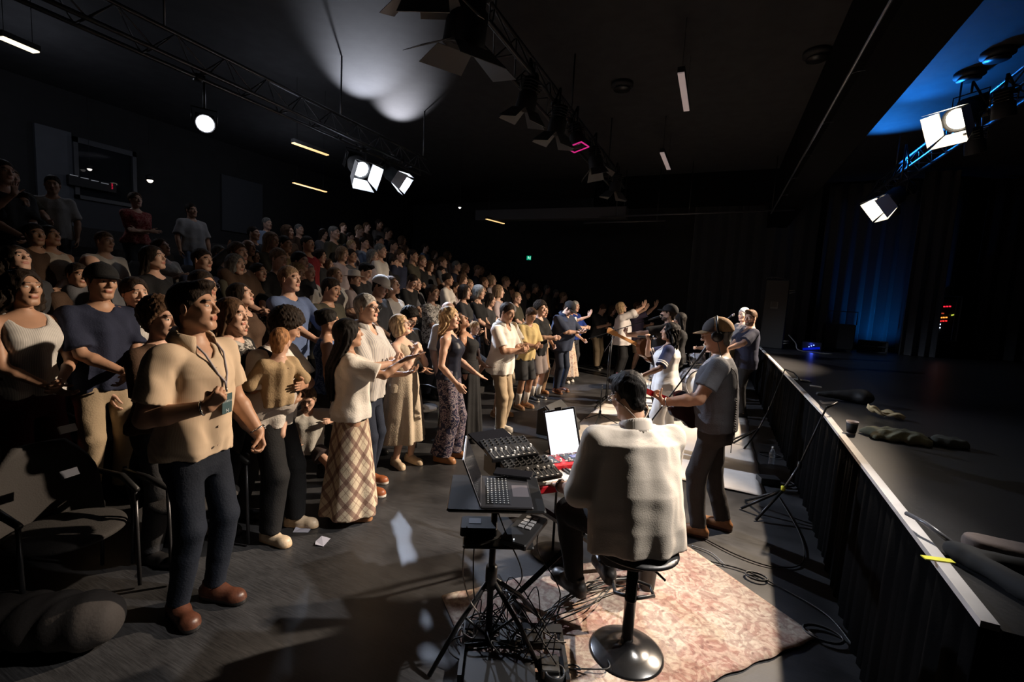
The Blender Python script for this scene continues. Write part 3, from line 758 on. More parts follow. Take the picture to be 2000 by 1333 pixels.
# ---- overhead beam and dark soffits
bm = mat('soffit_black', (.003, .003, .0035), .9, spec=.1)
p0 = onz(1775, 0, 4.1); b = MB(); b.box((p0[0]+.25, 6.5, 4.72), (.5, 18.6, 1.12)); struct('trim_1', b, bm)
p1 = onz(1330, 290, 4.9); b = MB(); b.box((-1.2, 13.2, 4.9), (4.6, .5, .8)); struct('trim_2', b, bm)
b = MB(); b.box((-4.6, 12.2, 4.15), (4.4, .35, .28)); struct('trim_3', b, mat('beam_grey', (.05, .05, .055), .7))
# ---- stage skirt and edge
sk = MB(); n = 420; y0s, y1s = 1.80, 14.6; V = []; Fq = []
for j in range(2):
    for i in range(n+1):
        t = i/n; yy = y0s+(y1s-y0s)*t; ph = yy*2*pi/.11
        V.append((edge_x(yy)-.030-.016*sin(ph)-.008*sin(ph*.37+1)-(0 if j else .012), yy, ST_Z-.012 if j else .006))
for i in range(n): Fq.append((i, i+1, n+1+i+1, n+1+i))
o = mesh_obj('stage_skirt', V, Fq, mat('skirt_cloth', (.0016, .0016, .0018), 1., spec=.05, bump=.2, bscale=60)); md = o.modifiers.new('s', 'SOLIDIFY'); md.thickness = .008
tag(o, 'black pleated cloth skirt hanging along the front of the stage', 'stage skirt')
V = []; Fq = []; ys_ = [1.80, 2.6, 3.4, 4.2, 4.8, 8., 14.5]
for yy in ys_:
    for dx, dz in ((-.052, -.007), (-.052, .015), (-.007, .015), (-.007, -.007)): V.append((edge_x(yy)+dx, yy, ST_Z+dz))
for i in range(len(ys_)-1):
    for k in range(4): a = i*4; Fq.append((a+k, a+(k+1) % 4, a+4+(k+1) % 4, a+4+k))
Fq += [(3, 2, 1, 0), tuple(len(V)-4+k for k in range(4))]
o = mesh_obj('stage_edge_strip', V, Fq, mat('edge_white', (.52, .49, .47), .5, var=.08, vscale=6), smooth=False)
tag(o, 'white strip running along the front edge of the black stage', 'edge strip')
q = onz(1832, 1092, ST_Z+.02); b = MB(); b.box((q[0]+.0, q[1], ST_Z+.018), (.10, .028, .004), zrot(.25)); o = b.build('yellow_tape', mat('tape_yellow', (.75, .72, .05), .5)); tag(o, 'short piece of yellow tape stuck across the white stage edge', 'tape')
# ---- back curtain on stage, in folds
def curtain(name, x0, x1, y, zt, m, label, amp=.10, per=.28, yaw=0, z0=ST_Z+.01, seed=0.):
    n = int(abs(x1-x0)/per*14); V = []; Fq = []; rows = 8
    for j in range(rows):
        t = j/(rows-1); z = zt+(z0-zt)*t
        for i in range(n+1):
            s_ = i/n; x = x0+(x1-x0)*s_; ph = x*2*pi/per+seed
            V.append((x+.02*sin(ph*2)*t, y+amp*(.5+.5*t)*(sin(ph)+.35*sin(ph*.43+seed)), z))
    for j in range(rows-1):
        for i in range(n): a = j*(n+1)+i; Fq.append((a, a+1, a+n+2, a+n+1))
    o = mesh_obj(name, V, Fq, m); md = o.modifiers.new('s', 'SOLIDIFY'); md.thickness = .01
    return tag(o, label, 'curtain')
vel = mat('black_velvet', (.028, .030, .034), .9, sheen=.3, bump=.1, bscale=80)
curtain('stage_curtain', 2.35, 5.15, 14.55, 5.2, vel, 'dark pleated curtain lit blue at the back of the stage', .09, .30)
curtain('stage_curtain', -.9, 2.25, 14.9, 5.2, vel, 'black unlit curtain behind the tall speaker cabinet', .07, .34, seed=1.)
curtain('stage_curtain', 3.98, 4.62, 13.6, 5.2, vel, 'narrow dark curtain leg beside the equipment rack', .07, .24, seed=2.)
curtain('stage_curtain', 5.5, 10.8, 14.6, 5.2, mat('black_wool', (.012, .012, .014), .95), 'black curtain at the far right of the stage', .07, .3, seed=3.)
b = MB()
# ---- white mats and the patterned rug
mm = mat('white_mat', (.66, .60, .54), .75, bump=.15, bscale=30, var=.05, vscale=4)
def slab(name, pts, z0, z1, m, label, cat, wave=0.):
    n = len(pts); bb = MB(); bb.prism(pts, z0, z1); o = bb.build(name, m, bevel=.003); return tag(o, label, cat)
def mat_mesh(name, c, ux, L, W, m, label, cat, z=.004, rip=.006, nx=60, ny=30, seed=0):
    """a thin cloth-like rug: corner c, direction angle ux, length L, width W"""
    u = V3(cos(ux), sin(ux), 0); v = V3(sin(ux), -cos(ux), 0); V = []; Fq = []
    for j in range(ny+1):
        for i in range(nx+1):
            a, d = i/nx, j/ny; e = .006*sin(i*.9+seed)*(1 if j in (0, ny) else 0)
            p = V3(*c, 0)+u*(L*a)+v*(W*d+e)
            zz = z+max(0, rip*(sin(a*L*7+2*sin(d*W*3+seed))*sin(d*W*5+seed)))
            V.append((p[0], p[1], zz))
    for j in range(ny):
        for i in range(nx): k = j*(nx+1)+i; Fq.append((k, k+nx+1, k+nx+2, k+1))
    o = mesh_obj(name, V, Fq, m); md = o.modifiers.new('s', 'SOLIDIFY'); md.thickness = .006; md.offset = -1
    for p in o.data.polygons: pass
    return tag(o, label, cat)
mat_mesh('stage_mat', (.60, 5.10), radians(90), 3.95, -2.36, mm, 'large white mat on the floor under the singer and guitarist', 'mat', z=.008, rip=.006)
mat_mesh('stage_mat', (.42, 9.25), radians(90), 2.9, -2.0, mm, 'white mat under the drum kit', 'mat', z=.008, rip=.004, seed=2)
rm = mat('persian_rug', (.5, .4, .33), .95, bump=.4, bscale=220)
nt = rm.node_tree; N = nt.nodes; L = nt.links; bs = N['Principled BSDF']
tc = N.new('ShaderNodeTexCoord')
def noise(sc, det=4, dist=0.):
    n_ = N.new('ShaderNodeTexNoise'); n_.inputs['Scale'].default_value = sc; n_.inputs['Detail'].default_value = det; n_.inputs['Distortion'].default_value = dist; L.new(tc.outputs['Object'], n_.inputs['Vector']); return n_.outputs[0]
def ramp(i, a, b_, ca, cb):
    r_ = N.new('ShaderNodeValToRGB'); r_.color_ramp.elements[0].position = a; r_.color_ramp.elements[1].position = b_
    r_.color_ramp.elements[0].color = (*ca, 1); r_.color_ramp.elements[1].color = (*cb, 1); L.new(i, r_.inputs[0]); return r_.outputs[0]
def mix(a, b_, f, mode='MIX'):
    m_ = N.new('ShaderNodeMixRGB'); m_.blend_type = mode
    for k_, v_ in ((1, a), (2, b_), (0, f)):
        if isinstance(v_, (int, float)): m_.inputs[k_].default_value = v_
        elif isinstance(v_, tuple): m_.inputs[k_].default_value = (*v_, 1)
        else: L.new(v_, m_.inputs[k_])
    return m_.outputs[0]
base = ramp(noise(3.2, 3, .6), .42, .60, (.46, .37, .29), (.33, .15, .10))
base = mix(base, ramp(noise(9, 4, 2.5), .46, .56, (.50, .42, .34), (.26, .16, .14)), .55)
vo = N.new('ShaderNodeTexVoronoi'); vo.feature = 'DISTANCE_TO_EDGE'; vo.inputs['Scale'].default_value = 9; L.new(tc.outputs['Object'], vo.inputs['Vector'])
ln = ramp(vo.outputs['Distance'], .02, .06, (.16, .11, .12), (1, 1, 1))
base = mix(base, ln, .18, 'MULTIPLY')
vo2 = N.new('ShaderNodeTexVoronoi'); vo2.inputs['Scale'].default_value = 17; L.new(tc.outputs['Object'], vo2.inputs['Vector'])
base = mix(base, ramp(vo2.outputs['Distance'], .18, .24, (.25, .13, .13), (1, 1, 1)), .35, 'MULTIPLY')
base = mix(base, ramp(noise(45, 2), .42, .58, (.75, .72, .70), (1, 1, 1)), .6, 'MULTIPLY')
L.new(base, bs.inputs['Base Color'])
C_ = onz(1330, 1062); A_ = onz(862, 1168); B_ = onz(1558, 1262)
ang = math.atan2(A_[1]-C_[1], A_[0]-C_[0])
mat_mesh('patterned_rug', (C_[0], C_[1]), ang, float(np.hypot(*(A_-C_)[:2])), -float(np.hypot(*(B_-C_)[:2])), rm, 'faded red and cream patterned rug under the keyboard player', 'rug', z=.009, rip=.003)
# ================================================================== rigging, lamps and fittings overhead
blk = mat('black_metal', (.013, .013, .014), .38, metal=.3, spec=.5)
blkr = mat('black_rough', (.010, .010, .011), .7)
steel = mat('steel', (.35, .36, .38), .3, metal=1.)
greym = mat('grey_metal', (.10, .10, .11), .4, metal=.8)
def truss(x, z, y0, y1, label, r=.024, m=None, gap=.30, hang=None):
    t = empty('lighting_truss', (x, y0, z)); tag(t, label, 'truss')
    m = m or mat('truss_pipe', (.11, .115, .13), .35, metal=.7)
    L_ = y1-y0
    for dx, dz in ((-.12, 0), (.12, 0), (0, gap)):
        MB().tube([(dx, 0, dz), (dx, L_, dz)], r, 8).build('pipe', m, t, True)
    w_ = MB(); n = int(L_/.5)
    for i in range(n):
        a, b_ = i*L_/n, (i+1)*L_/n
        w_.tube([(-.12, a, 0), (0, (a+b_)/2, gap), (-.12, b_, 0)], .009, 5); w_.tube([(.12, a, 0), (0, (a+b_)/2, gap), (.12, b_, 0)], .009, 5)
        w_.tube([(-.12, a, 0), (.12, a, 0)], .008, 5)
    w_.build('bracing', m, t, True)
    for i in range(int(L_/2.4)+1):
        y = min(L_-.1, .4+i*2.4); MB().tube([(0, y, gap), (0, y, 5.27-z)], .012, 6).build('hanger', m, t, True)
    return t
truss(-5.45, 4.12, .2, 7.6, 'dark pipe truss over the audience carrying the two bright lamps')
truss(-2.15, 4.22, 1.2, 9.8, 'black truss overhead between audience and band full of unlit lamps', m=mat('truss_dark', (.03, .03, .034), .45, metal=.5))
truss(2.78, 4.38, 1.0, 12.2, 'black truss above the stage lit blue on one stretch', m=mat('truss_stage', (.10, .11, .13), .35, metal=.6))
def lamp(loc, aim, label, size=1., lit=None, barn=True, hang=.35, flap=(.7, .7, .55, .55), group=None, strength=60, name='stage_lamp', flapm=None, mount=None):
    """theatre lamp: housing, lens, four barn doors, yoke"""
    L0 = Vector(loc); d = (Vector(aim)-L0).normalized(); q = d.to_track_quat('Z', 'Y')
    t = empty(name, loc, rot=q.to_euler()); tag(t, label, 'lamp', group)
    R = .095*size
    MB().lathe([(.02, -.30*size), (R*.75, -.29*size), (R*.8, -.16*size), (R, -.14*size), (R*1.05, -.01), (R*1.05, 0), (R*.9, 0), (R*.88, -.03)], n=20).build('housing', blkr, t, True)
    f_ = MB()
    for k in range(4): f_.box((0, 0, -.26*size+.03*k), (R*1.75, R*1.75, .006))
    f_.build('cooling_fins', blkr, t)
    lm = mat('lens_'+lit, {'warm': (1, .9, .75), 'cool': (.85, .9, 1), 'white': (1, 1, 1)}[lit], .3, emit={'warm': (1, .86, .66), 'cool': (.80, .88, 1), 'white': (.86, .88, 1)}[lit], estr=strength) if lit else mat('lens_dark', (.05, .05, .055), .12, spec=.8)
    MB().lathe([(R*.86, -.035), (R*.8, -.028), (R*.4, -.018), (.001, -.015)], n=20).build('lens', lm, t, True)
    if barn:
        fm_ = flapm or mat('barn_door_paint', (.05, .05, .052), .5)
        for k, a in enumerate((0, pi/2, pi, 3*pi/2)):
            op = flap[k]; m3 = Matrix.Rotation(a, 3, 'Z'); Lf = .17*size
            w0, w1 = R*.95, R*1.25
            P = [(R*1.0, -w0, .0), (R*1.0, w0, .0), (R*1.0+Lf*sin(op), w1, Lf*cos(op)), (R*1.0+Lf*sin(op), -w1, Lf*cos(op))]
            nrm = Vector((cos(op), 0, -sin(op)))*.004
            V = [m3 @ Vector(p) for p in P]+[m3 @ (Vector(p)+nrm) for p in P]
            MB().add(V, [(0, 1, 2, 3), (7, 6, 5, 4), (0, 4, 5, 1), (1, 5, 6, 2), (2, 6, 7, 3), (3, 7, 4, 0)]).build('barn_door', fm_, t)
    # yoke up to the pipe, in world directions
    inv = q.to_matrix().inverted()
    up = inv @ Vector((0, 0, 1)); c = Vector((0, 0, -.15*size)); s_ = up.cross(Vector((0, 0, 1)))
    s_ = s_.normalized() if s_.length > .1 else Vector((1, 0, 0))
    y_ = MB(); y_.tube([c+s_*R*1.15, c+s_*R*1.2+up*.14*size, c-s_*R*1.2+up*.14*size, c-s_*R*1.15], .008, 6); y_.tube([c+up*.14*size, c+up*hang], .014, 6)
    if mount is None:
        for tx, tz, a_, b_ in ((-5.45, 4.12, .2, 7.6), (-2.15, 4.22, 1.2, 9.8), (2.78, 4.38, 1.0, 12.2)):
            if abs(loc[0]-tx) < .9: mount = (tx+(.12 if loc[0] > tx else -.12), min(max(loc[1], a_), b_), tz)
    if mount:
        top_ = inv @ (Vector(mount)-L0); y_.tube([c+up*hang, top_], .014, 6); y_.box(tuple(top_), (.07, .07, .07), inv)
    y_.build('yoke', blk, t, True)
    return t
lf = mat('barn_door_lit', (.75, .75, .75), .5)  # pale copy of the flap paint, lamplight on the flaps put into the colour
def lp(k): return LAMPS[k]
lamp((-5.60, 6.02, 3.80), LAMPS['left_big']['aim'], 'blindingly bright cool lamp with wide barn doors over the audience, the larger of two', 1.6, 'cool', flap=(.25, .3, .25, .3), strength=40, flapm=lf)
lamp((-5.42, 6.70, 3.83), LAMPS['left_small']['aim'], 'blindingly bright cool lamp, the smaller of two over the audience', 1.25, 'cool', flap=(.25, .3, .25, .3), strength=40, flapm=lf)
lamp((2.38, 7.35, 4.27), LAMPS['right_near']['aim'], 'large glowing warm lamp above the stage against the blue ceiling', 1.55, 'warm', flap=(.2, .25, .2, .25), strength=50, flapm=lf)
lamp((2.42, 9.80, 3.80), LAMPS['right_far']['aim'], 'glowing warm lamp above the stage, the lower and farther one', 1.5, 'warm', flap=(.2, .25, .2, .25), strength=50, hang=.8, flapm=lf)
for k in ('left_big', 'left_small', 'right_near', 'right_far'): pass
lamp((2.42, 3.45, 4.56), LAMPS['right_off']['aim'], 'lamp on the stage truss outside the picture', 1.4, 'warm', flap=(.4, .4, .4, .4))
lamp(tuple(onx(401, 242, -5.45)), (0, .3, 1.6), 'round white spotlight lens glowing over the back rows', 1.1, 'white', barn=False, strength=25, hang=.55)
# unlit lamps of the centre truss
bl = onz(905, 92, 3.85)
lamp(tuple(bl), (bl[0]-.55, bl[1]+.35, 1.6), 'large unlit black lamp with open barn doors near the ceiling', 1.7, flap=(1.1, 1.1, 1.1, 1.1), hang=.42)
c2 = onz(845, -22, 4.0); lamp(tuple(c2), (c2[0]-.2, c2[1]+.5, 2.9), 'unlit lamp at the top edge showing only pale barn doors', 1.5, flap=(.9, .9, .9, .9), flapm=mat('barn_door_grey', (.35, .35, .36), .5))
for (u, v, z, dx, lab) in ((1025, 215, 3.9, -.6, 'unlit black lamp on the centre truss, second behind the large one'), (1085, 262, 3.85, -.5, 'unlit black lamp with grey flap beside the pink tinted one'), (1165, 330, 3.85, .5, 'unlit black lamp with a pale reflector rim on the centre truss'), (1200, 375, 3.9, -.4, 'unlit lamp at the far end of the centre truss')):
    p = onz(u, v, z); lamp(tuple(p), (p[0]+dx, p[1]+.2, 1.5), lab, 1.1, flap=(.8, .8, .8, .8), hang=.36)
p = onz(1128, 285, 3.9)
t = lamp(tuple(p), (p[0]+.5, p[1]-.1, 1.5), 'lamp on the centre truss with a magenta filter frame', 1.0, barn=False, hang=.36)
f_ = MB(); s_ = .11
for a in range(4):
    m3 = Matrix.Rotation(a*pi/2, 3, 'Z'); f_.box(tuple(m3 @ Vector((s_, 0, .02))), (.012, s_*2, .012), m3)
f_.build('filter_frame', mat('magenta_gel', (.6, .02, .25), .4, emit=(1, .03, .35), estr=.5), t)
for (u, v, z) in ((1745, 420, 3.9), (1905, 300, 4.1), (1960, 230, 4.2)):
    p = onz(u, v, z) if False else onx(u, v, 2.6)
    lamp(tuple(p), (p[0]+.6, p[1]+.6, 1.5), {1745: 'unlit lamp behind the farther glowing stage lamp', 1905: 'unlit lamp hanging right of the nearer glowing lamp', 1960: 'unlit lamp on the stage truss at the right picture edge'}[u], 1.0, barn=False, hang=.3)
# linear ceiling lights
def strip(a, b_, z, label, lit, wd=.07, group=None):
    p, q_ = onz(*a, z), onz(*b_, z); c = (p+q_)/2; d = q_-p; L_ = np.linalg.norm(d); an = math.atan2(d[1], d[0])
    t = empty('strip_light', tuple(c), an); tag(t, label, 'strip light', group)
    MB().box((0, 0, .035), (L_+.02, wd*1.1, .06)).build('housing', blkr, t)
    MB().box((0, 0, 0), (L_, wd, .02)).build('diffuser', mat('diffuser_'+lit, *{'warm': ((1, .8, .5),), 'off': ((.55, .48, .47),), 'warmw': ((1, .9, .7),)}[lit], .5, emit={'warm': (1, .62, .26), 'warmw': (1, .85, .62), 'off': (.80, .62, .60)}[lit], estr={'warm': 1.25, 'warmw': 1.6, 'off': .22}[lit]), t)
    for s2 in (-.4, .4): MB().tube([(L_*s2, 0, .06), (L_*s2, 0, 5.27-z)], .003, 5).build('suspension_wire', blk, t)
strip((0, 72), (71, 102), 4.3, 'glowing strip light at the upper left picture corner', 'warmw', .10)
strip((572, 279), (640, 303), 4.2, 'glowing strip light over the audience, the upper of two in line', 'warm')
strip((573, 357), (637, 375), 4.0, 'glowing strip light over the audience, the lower of two in line', 'warm')
strip((950, 428), (984, 437), 4.0, 'small glowing strip light far back over the audience', 'warm')
strip((1330, 142), (1341, 216), 4.6, 'dim pinkish strip light overhead, the nearer of two above the band', 'off', .075)
strip((1293, 298), (1306, 331), 4.6, 'dim pinkish strip light overhead, the farther of two above the band', 'off', .075)
# little glowing points: practical lights and one window reflection
def bulb(u, v, x, label, c, s, r=.03, y=None, cat='light'):
    p = ony(u, v, y) if y else onx(u, v, x)
    t = empty('bright_point' if cat == 'light' else 'indicator_light', tuple(p)); tag(t, label, cat)
    MB().sphere((0, 0, 0), r, 10).build('lens', mat('bulb_%d' % u, c, .3, emit=c, estr=s), t, True)
    MB().lathe([(r*1.2, 0), (r*1.3, r*1.5), (r*.5, r*2)], n=12).build('housing', blkr, t, True)
    MB().tube([(0, 0, r*1.5), (0, 0, 5.27-p[2])], .004, 5).build('suspension_wire', blk, t)
bulb(293, 352, -10.9, 'small warm light glowing above the sound booth', (1, .85, .7), 3, .055)
bulb(175, 330, -11.45, 'small glowing dot added as a reflection in the booth window', (1, .95, .9), .9, .04)  # glowing bulb put in for a reflection on the booth glass
bulb(898, 405, -6.5, 'tiny white light high over the far audience rows', (1, .95, .9), 1.4, .04)
# booth equipment lights behind the glass
p = onx(180, 358, LX+.12); t = empty('sound_desk', tuple(p)); tag(t, 'sound desk with small lights seen in the booth window', 'sound desk')
MB().box((0, 0, -.02), (.10, .75, .18)).build('desk_body', blkr, t)
e_ = MB(); [e_.box((.06, -.3+.16*i, .07-.012*i), (.01, .12, .012)) for i in range(4)]; e_.build('screen_glow', mat('desk_glow', (.5, .5, .55), .5, emit=(.75, .78, .85), estr=.12), t)
e_ = MB(); [e_.box((.06, .30, .05-.03*i), (.01, .02, .014)) for i in range(4)]; e_.build('meter_light', mat('meter_red', (.6, 0, .02), .5, emit=(1, .02, .08), estr=.5), t)
# exit sign
p = ony(1033, 504, 15.42); t = empty('exit_sign', tuple(p)); tag(t, 'small glowing green exit sign on the far wall', 'sign')
MB().box((0, .05, 0), (.19, .08, .17)).build('sign_case', blkr, t)
MB().box((0, 0, 0), (.17, .01, .15)).build('sign_face', mat('exit_green', (0, .25, .12), .5, emit=(.0, .55, .30), estr=.55), t)
rm_ = MB(); w8 = mat('exit_white', (.6, 1, .8), .5, emit=(.6, 1, .8), estr=.9)
rm_.sphere((-.02, -.008, .045), .014, 8); rm_.tube([(-.02, -.008, .03), (.0, -.008, -.01), (.035, -.008, -.045)], .008, 5); rm_.tube([(.0, -.008, -.01), (-.04, -.008, -.035)], .008, 5); rm_.tube([(-.045, -.008, .012), (-.01, -.008, .022), (.03, -.008, .005)], .007, 5)
rm_.box((.06, -.008, 0), (.012, .006, .10)); rm_.build('running_figure', w8, t)
# pipe with hooks along the beam, far pipes
px = onz(1662, 140, 4.0)[0]
t = empty('overhead_pipe', (px, 2.2, 4.0)); tag(t, 'thin bright pipe with hooks along the black ceiling beam', 'pipe')
MB().tube([(0, 0, 0), (0, 9.6, 0)], .013, 8).build('pipe', mat('pipe_lit', (.20, .21, .24), .3, metal=.8), t, True)
for i in range(7):
    y = .5+i*1.3; MB().tube([(.0, y, .02), (.03, y, .10), (.10, y, .12), (.16, y, .12)], .008, 6).build('hook', greym, t, True)
for (a, b_, yy, lab) in (((1170, 424), (1552, 410), 11.9, 'thin horizontal pipe across the far end above the band'), ((1140, 436), (1300, 431), 12.3, 'shorter horizontal pipe just below the long far pipe')):
    p, q_ = ony(*a, yy), ony(*b_, yy); t = empty('overhead_pipe', tuple(p)); tag(t, lab, 'pipe')
    MB().tube([(0, 0, 0), tuple(q_-p)], .02, 8).build('pipe', mat('pipe_dim', (.08, .08, .09), .4, metal=.6), t, True)
    d = q_-p
    for f in (.1, .5, .9): MB().tube([tuple(d*f), (d[0]*f, d[1]*f, 5.27-p[2])], .010, 6).build('hanger', blk, t, True)
# round vents / speakers in the stage ceiling
for (u, v, lab) in ((1948, 112, 'round black ceiling vent above the stage, the larger one'), (1893, 152, 'round black ceiling vent near the blue light'), (1596, 112, 'small round fitting on the dark ceiling left of the beam'), (1215, 172, 'black fitting on the ceiling beside the centre truss')):
    p = onz(u, v, 5.2); t = empty('ceiling_vent', tuple(p)); tag(t, lab, 'vent')
    MB().lathe([(.17, .07), (.17, .02), (.10, -.02), (.02, -.025)], n=24).build('rim', blkr, t, True)
    MB().lathe([(.13, -.03), (.13, -.02), (.001, -.02)], n=24).build('cone', blk, t, True)
# ================================================================== band equipment
chrome = mat('chrome', (.6, .6, .62), .15, metal=1.)
black = mat('black_plastic', (.012, .012, .013), .45)
bl2 = mat('charcoal_plastic', (.03, .03, .033), .5)
white = mat('white_plastic', (.7, .68, .64), .4)
def cable(name, pts, r, m, label, group=None, sm=6, cat='cable'):
    P = [Vector(p) for p in pts]; Q = []
    for i in range(len(P)-1):
        p0, p1, p2, p3 = P[max(0, i-1)], P[i], P[i+1], P[min(len(P)-1, i+2)]
        for k in range(sm):
            t = k/sm; Q.append(.5*((2*p1)+(-p0+p2)*t+(2*p0-5*p1+4*p2-p3)*t*t+(-p0+3*p1-3*p2+p3)*t**3))
    Q.append(P[-1]); b_ = MB(); b_.tube(Q, r, 6); o = b_.build(name, m, smooth=True); return tag(o, label, cat, group)
def curve_pts(P, sm=6):
    P = [Vector(p) for p in P]; Q = []
    for i in range(len(P)-1):
        p0, p1, p2, p3 = P[max(0, i-1)], P[i], P[i+1], P[min(len(P)-1, i+2)]
        for k in range(sm):
            t = k/sm; Q.append(.5*((2*p1)+(-p0+p2)*t+(2*p0-5*p1+4*p2-p3)*t*t+(-p0+3*p1-3*p2+p3)*t**3))
    Q.append(P[-1]); return Q
rub = mat('cable_rubber', (.012, .012, .012), .5)
# ---- bar stool
st = onz(1222, 1278)
t = empty('bar_stool', (st[0], st[1], .01)); tag(t, 'black bar stool with round base under the keyboard player', 'stool')
MB().lathe([(.195, 0), (.197, .008), (.185, .016), (.12, .030), (.05, .050), (.034, .075), (.030, .09)], n=48).build('base', mat('stool_black', (.010, .010, .011), .22, spec=.6), t, True)
MB().lathe([(.030, .07), (.030, .30), (.0305, .30), (.0305, .31), (.030, .31), (.030, .57)], n=24).build('column', mat('stool_black', (.01, .01, .011), .22), t, True)
b = MB(); b.tube([(0, .03, .30), (-.10, .12, .235), (-.14, .24, .23), (-.05, .31, .23), (.07, .29, .23), (.10, .20, .235), (.02, .03, .30)], .011, 8); b.build('footrest', blk, t, True)
F = Field(); F.ell((0, .0, .60), (.225, .20, .034), k=.01); F.ell((0, .0, .665), (.24, .23, .05), k=.01, op='s'); V, Q = F.mesh(.01)
mesh_obj('seat', V, Q, mat('stool_leather', (.012, .012, .013), .4), t)
b = MB(); b.tube([(.02, -.02, .555), (.13, -.08, .54), (.17, -.10, .525)], .006, 6); b.build('height_lever', blk, t, True)
# ---- red stage keyboard on its stand
KA = 48.; ka = radians(KA); KC = Vector((-.70, 2.79, .785)); KL, KD = 1.12, .33
kb = empty('stage_keyboard', KC, ka); tag(kb, 'red stage keyboard with black control panel and white keys', 'keyboard')
red = mat('keyboard_red', (.48, .012, .02), .32, spec=.5)
# local x along the keys, local -y towards the player (to the right, +X side of the room)
b = MB(); b.rbox((0, .02, -.015), (KL, KD, .05), .008); b.rbox((0, .095, .035), (KL, .175, .055), .008); b.rbox((-KL/2+.02, -.08, .02), (.04, .20, .055), .006); b.rbox((KL/2-.02, -.08, .02), (.04, .20, .055), .006)
b.build('case', red, kb)
b = MB(); b.box((-.33, .10, .0645), (.36, .13, .004)); b.box((.08, .10, .0645), (.34, .13, .004)); b.box((.40, .10, .0645), (.22, .13, .004)); b.build('control_panel', mat('panel_grey', (.05, .055, .065), .4), kb)
b = MB(); b.box((.02, .11, .0675), (.10, .045, .003)); b.build('display', mat('kb_display', (.1, .1, .2), .2, emit=(.45, .45, .9), estr=.35), kb)
kn = None
for i in range(15):
    for j in range(2):
        if kn is None: kn = MB().lathe([(.008, .0), (.007, .014), (.001, .015)], (0, 0, 0), 8).build('knob', white, kb); o = kn
        else: o = kn.copy(); COL.objects.link(o)
        o.location = (-.46+.065*i, .06+.075*j, .066)
b = MB()
for i in range(24): b.box((-.46+.04*i, .045+.0*i, .069), (.018, .008, .005)); b.box((-.46+.04*i, .15, .069), (.014, .006, .005))
b.build('button', mat('button_pale', (.45, .38, .36), .5), kb)
nk = 43; kw = (KL-.08)/nk; wk = MB(); bk = MB()
for i in range(nk):
    x = -KL/2+.04+kw*(i+.5); wk.rbox((x, -.075, .026), (kw-.0014, .145, .018), .0018)
    if i % 7 in (0, 1, 3, 4, 5) and i < nk-1: bk.box((x+kw/2, -.045, .040), (.011, .092, .014), taper=.8)
o = wk.build('white_key', mat('key_ivory', (.72, .68, .60), .25), kb); o['kind'] = 'stuff'
o = bk.build('black_key', mat('key_black', (.008, .008, .009), .2), kb); o['kind'] = 'stuff'
ks = empty('keyboard_stand', (KC[0], KC[1], 0), ka); tag(ks, 'black folding stand under the red keyboard', 'stand')
b = MB(); b.box((.46, .0, .715), (.04, .34, .03)); b.box((-.46, 0, .715), (.04, .34, .03)); b.build('top_bar', blk, ks)
for s_ in (-1, 1):
    b = MB(); d = Vector((.92, 0, -.70)).normalized(); b.tube([(-.46*s_, .02*s_, .70), (.46*s_, .02*s_, .03)], .022, 4); b.build('leg', blk, ks)
    b = MB(); b.tube([(.46*s_, -.22, .025), (.46*s_, .22, .025)], .02, 6); b.build('foot_bar', blk, ks, True)
# ---- knob controllers stacked on the left end of the keyboard
def controller(name, loc, rz, L_, W_, label, knobs, faders, tilt=0.):
    t = empty(name, loc, rot=(radians(tilt), 0, rz)); tag(t, label, 'controller')
    MB().rbox((0, 0, 0), (L_, W_, .028), .004).build('case', black, t)
    if knobs:
        b = MB()
        for i in range(knobs):
            for j in range(3): b.lathe([(.0065, 0), (.0055, .013), (.001, .014)], (-L_/2+.02+(L_-.04)*i/(knobs-1), W_*.40-.024*j, .014), 8)
        b.build('knob', bl2, t)
    if faders:
        b = MB()
        for i in range(faders):
            x = -L_/2+.02+(L_-.04)*i/(faders-1); b.box((x, -W_*.22, .0152), (.004, .075, .002))
        b.build('fader_slot', mat('slot', (.12, .12, .12), .5), t)
        b = MB(); rr = random.Random(len(label))
        for i in range(faders):
            x = -L_/2+.02+(L_-.04)*i/(faders-1); b.box((x, -W_*.22+rr.uniform(-.03, .03), .022), (.012, .018, .016), taper=.7)
        b.build('fader_cap', chrome if False else white, t)
    b = MB()
    for i in range(8): b.box((-L_/2+.03+(L_-.06)*i/7, -W_*.46, .0155), (.015, .008, .004))
    b.build('button', mat('led_button', (.5, .48, .45), .5), t)
    return t
cpos = [(-1.02, 2.46, .99), (-.88, 2.36, .955)]
controller('fader_controller', (-1.07, 2.43, .975), radians(52), .31, .20, 'black fader controller stacked behind the laptop, the farther of two', 8, 9, 14)
controller('fader_controller', (-.895, 2.36, .905), radians(52), .31, .20, 'black fader controller lying on the left end of the red keyboard', 8, 9, 14)
t = empty('controller_rack', (-.98, 2.40, .845), radians(52)); tag(t, 'dark bracket holding the two fader controllers', 'bracket')
b = MB(); b.box((0, .10, .03), (.30, .16, .10)); b.box((0, -.05, .02), (.28, .16, .05)); b.build('bracket', black, t)
t = empty('tablet_case', (-1.20, 2.48, 1.0), radians(60), rot=(radians(12), 0, radians(60))); tag(t, 'closed black tablet lying beside the fader controllers', 'tablet')
MB().rbox((0, 0, 0), (.27, .19, .012), .005).build('case', mat('tablet_glass', (.01, .01, .012), .12), t)
t = empty('phone', (-.90, 2.12, .965), radians(15)); tag(t, 'black phone lying above the laptop keyboard', 'phone')
MB().rbox((0, 0, 0), (.20, .09, .012), .004).build('case', mat('tablet_glass', (.01, .01, .012), .12), t)
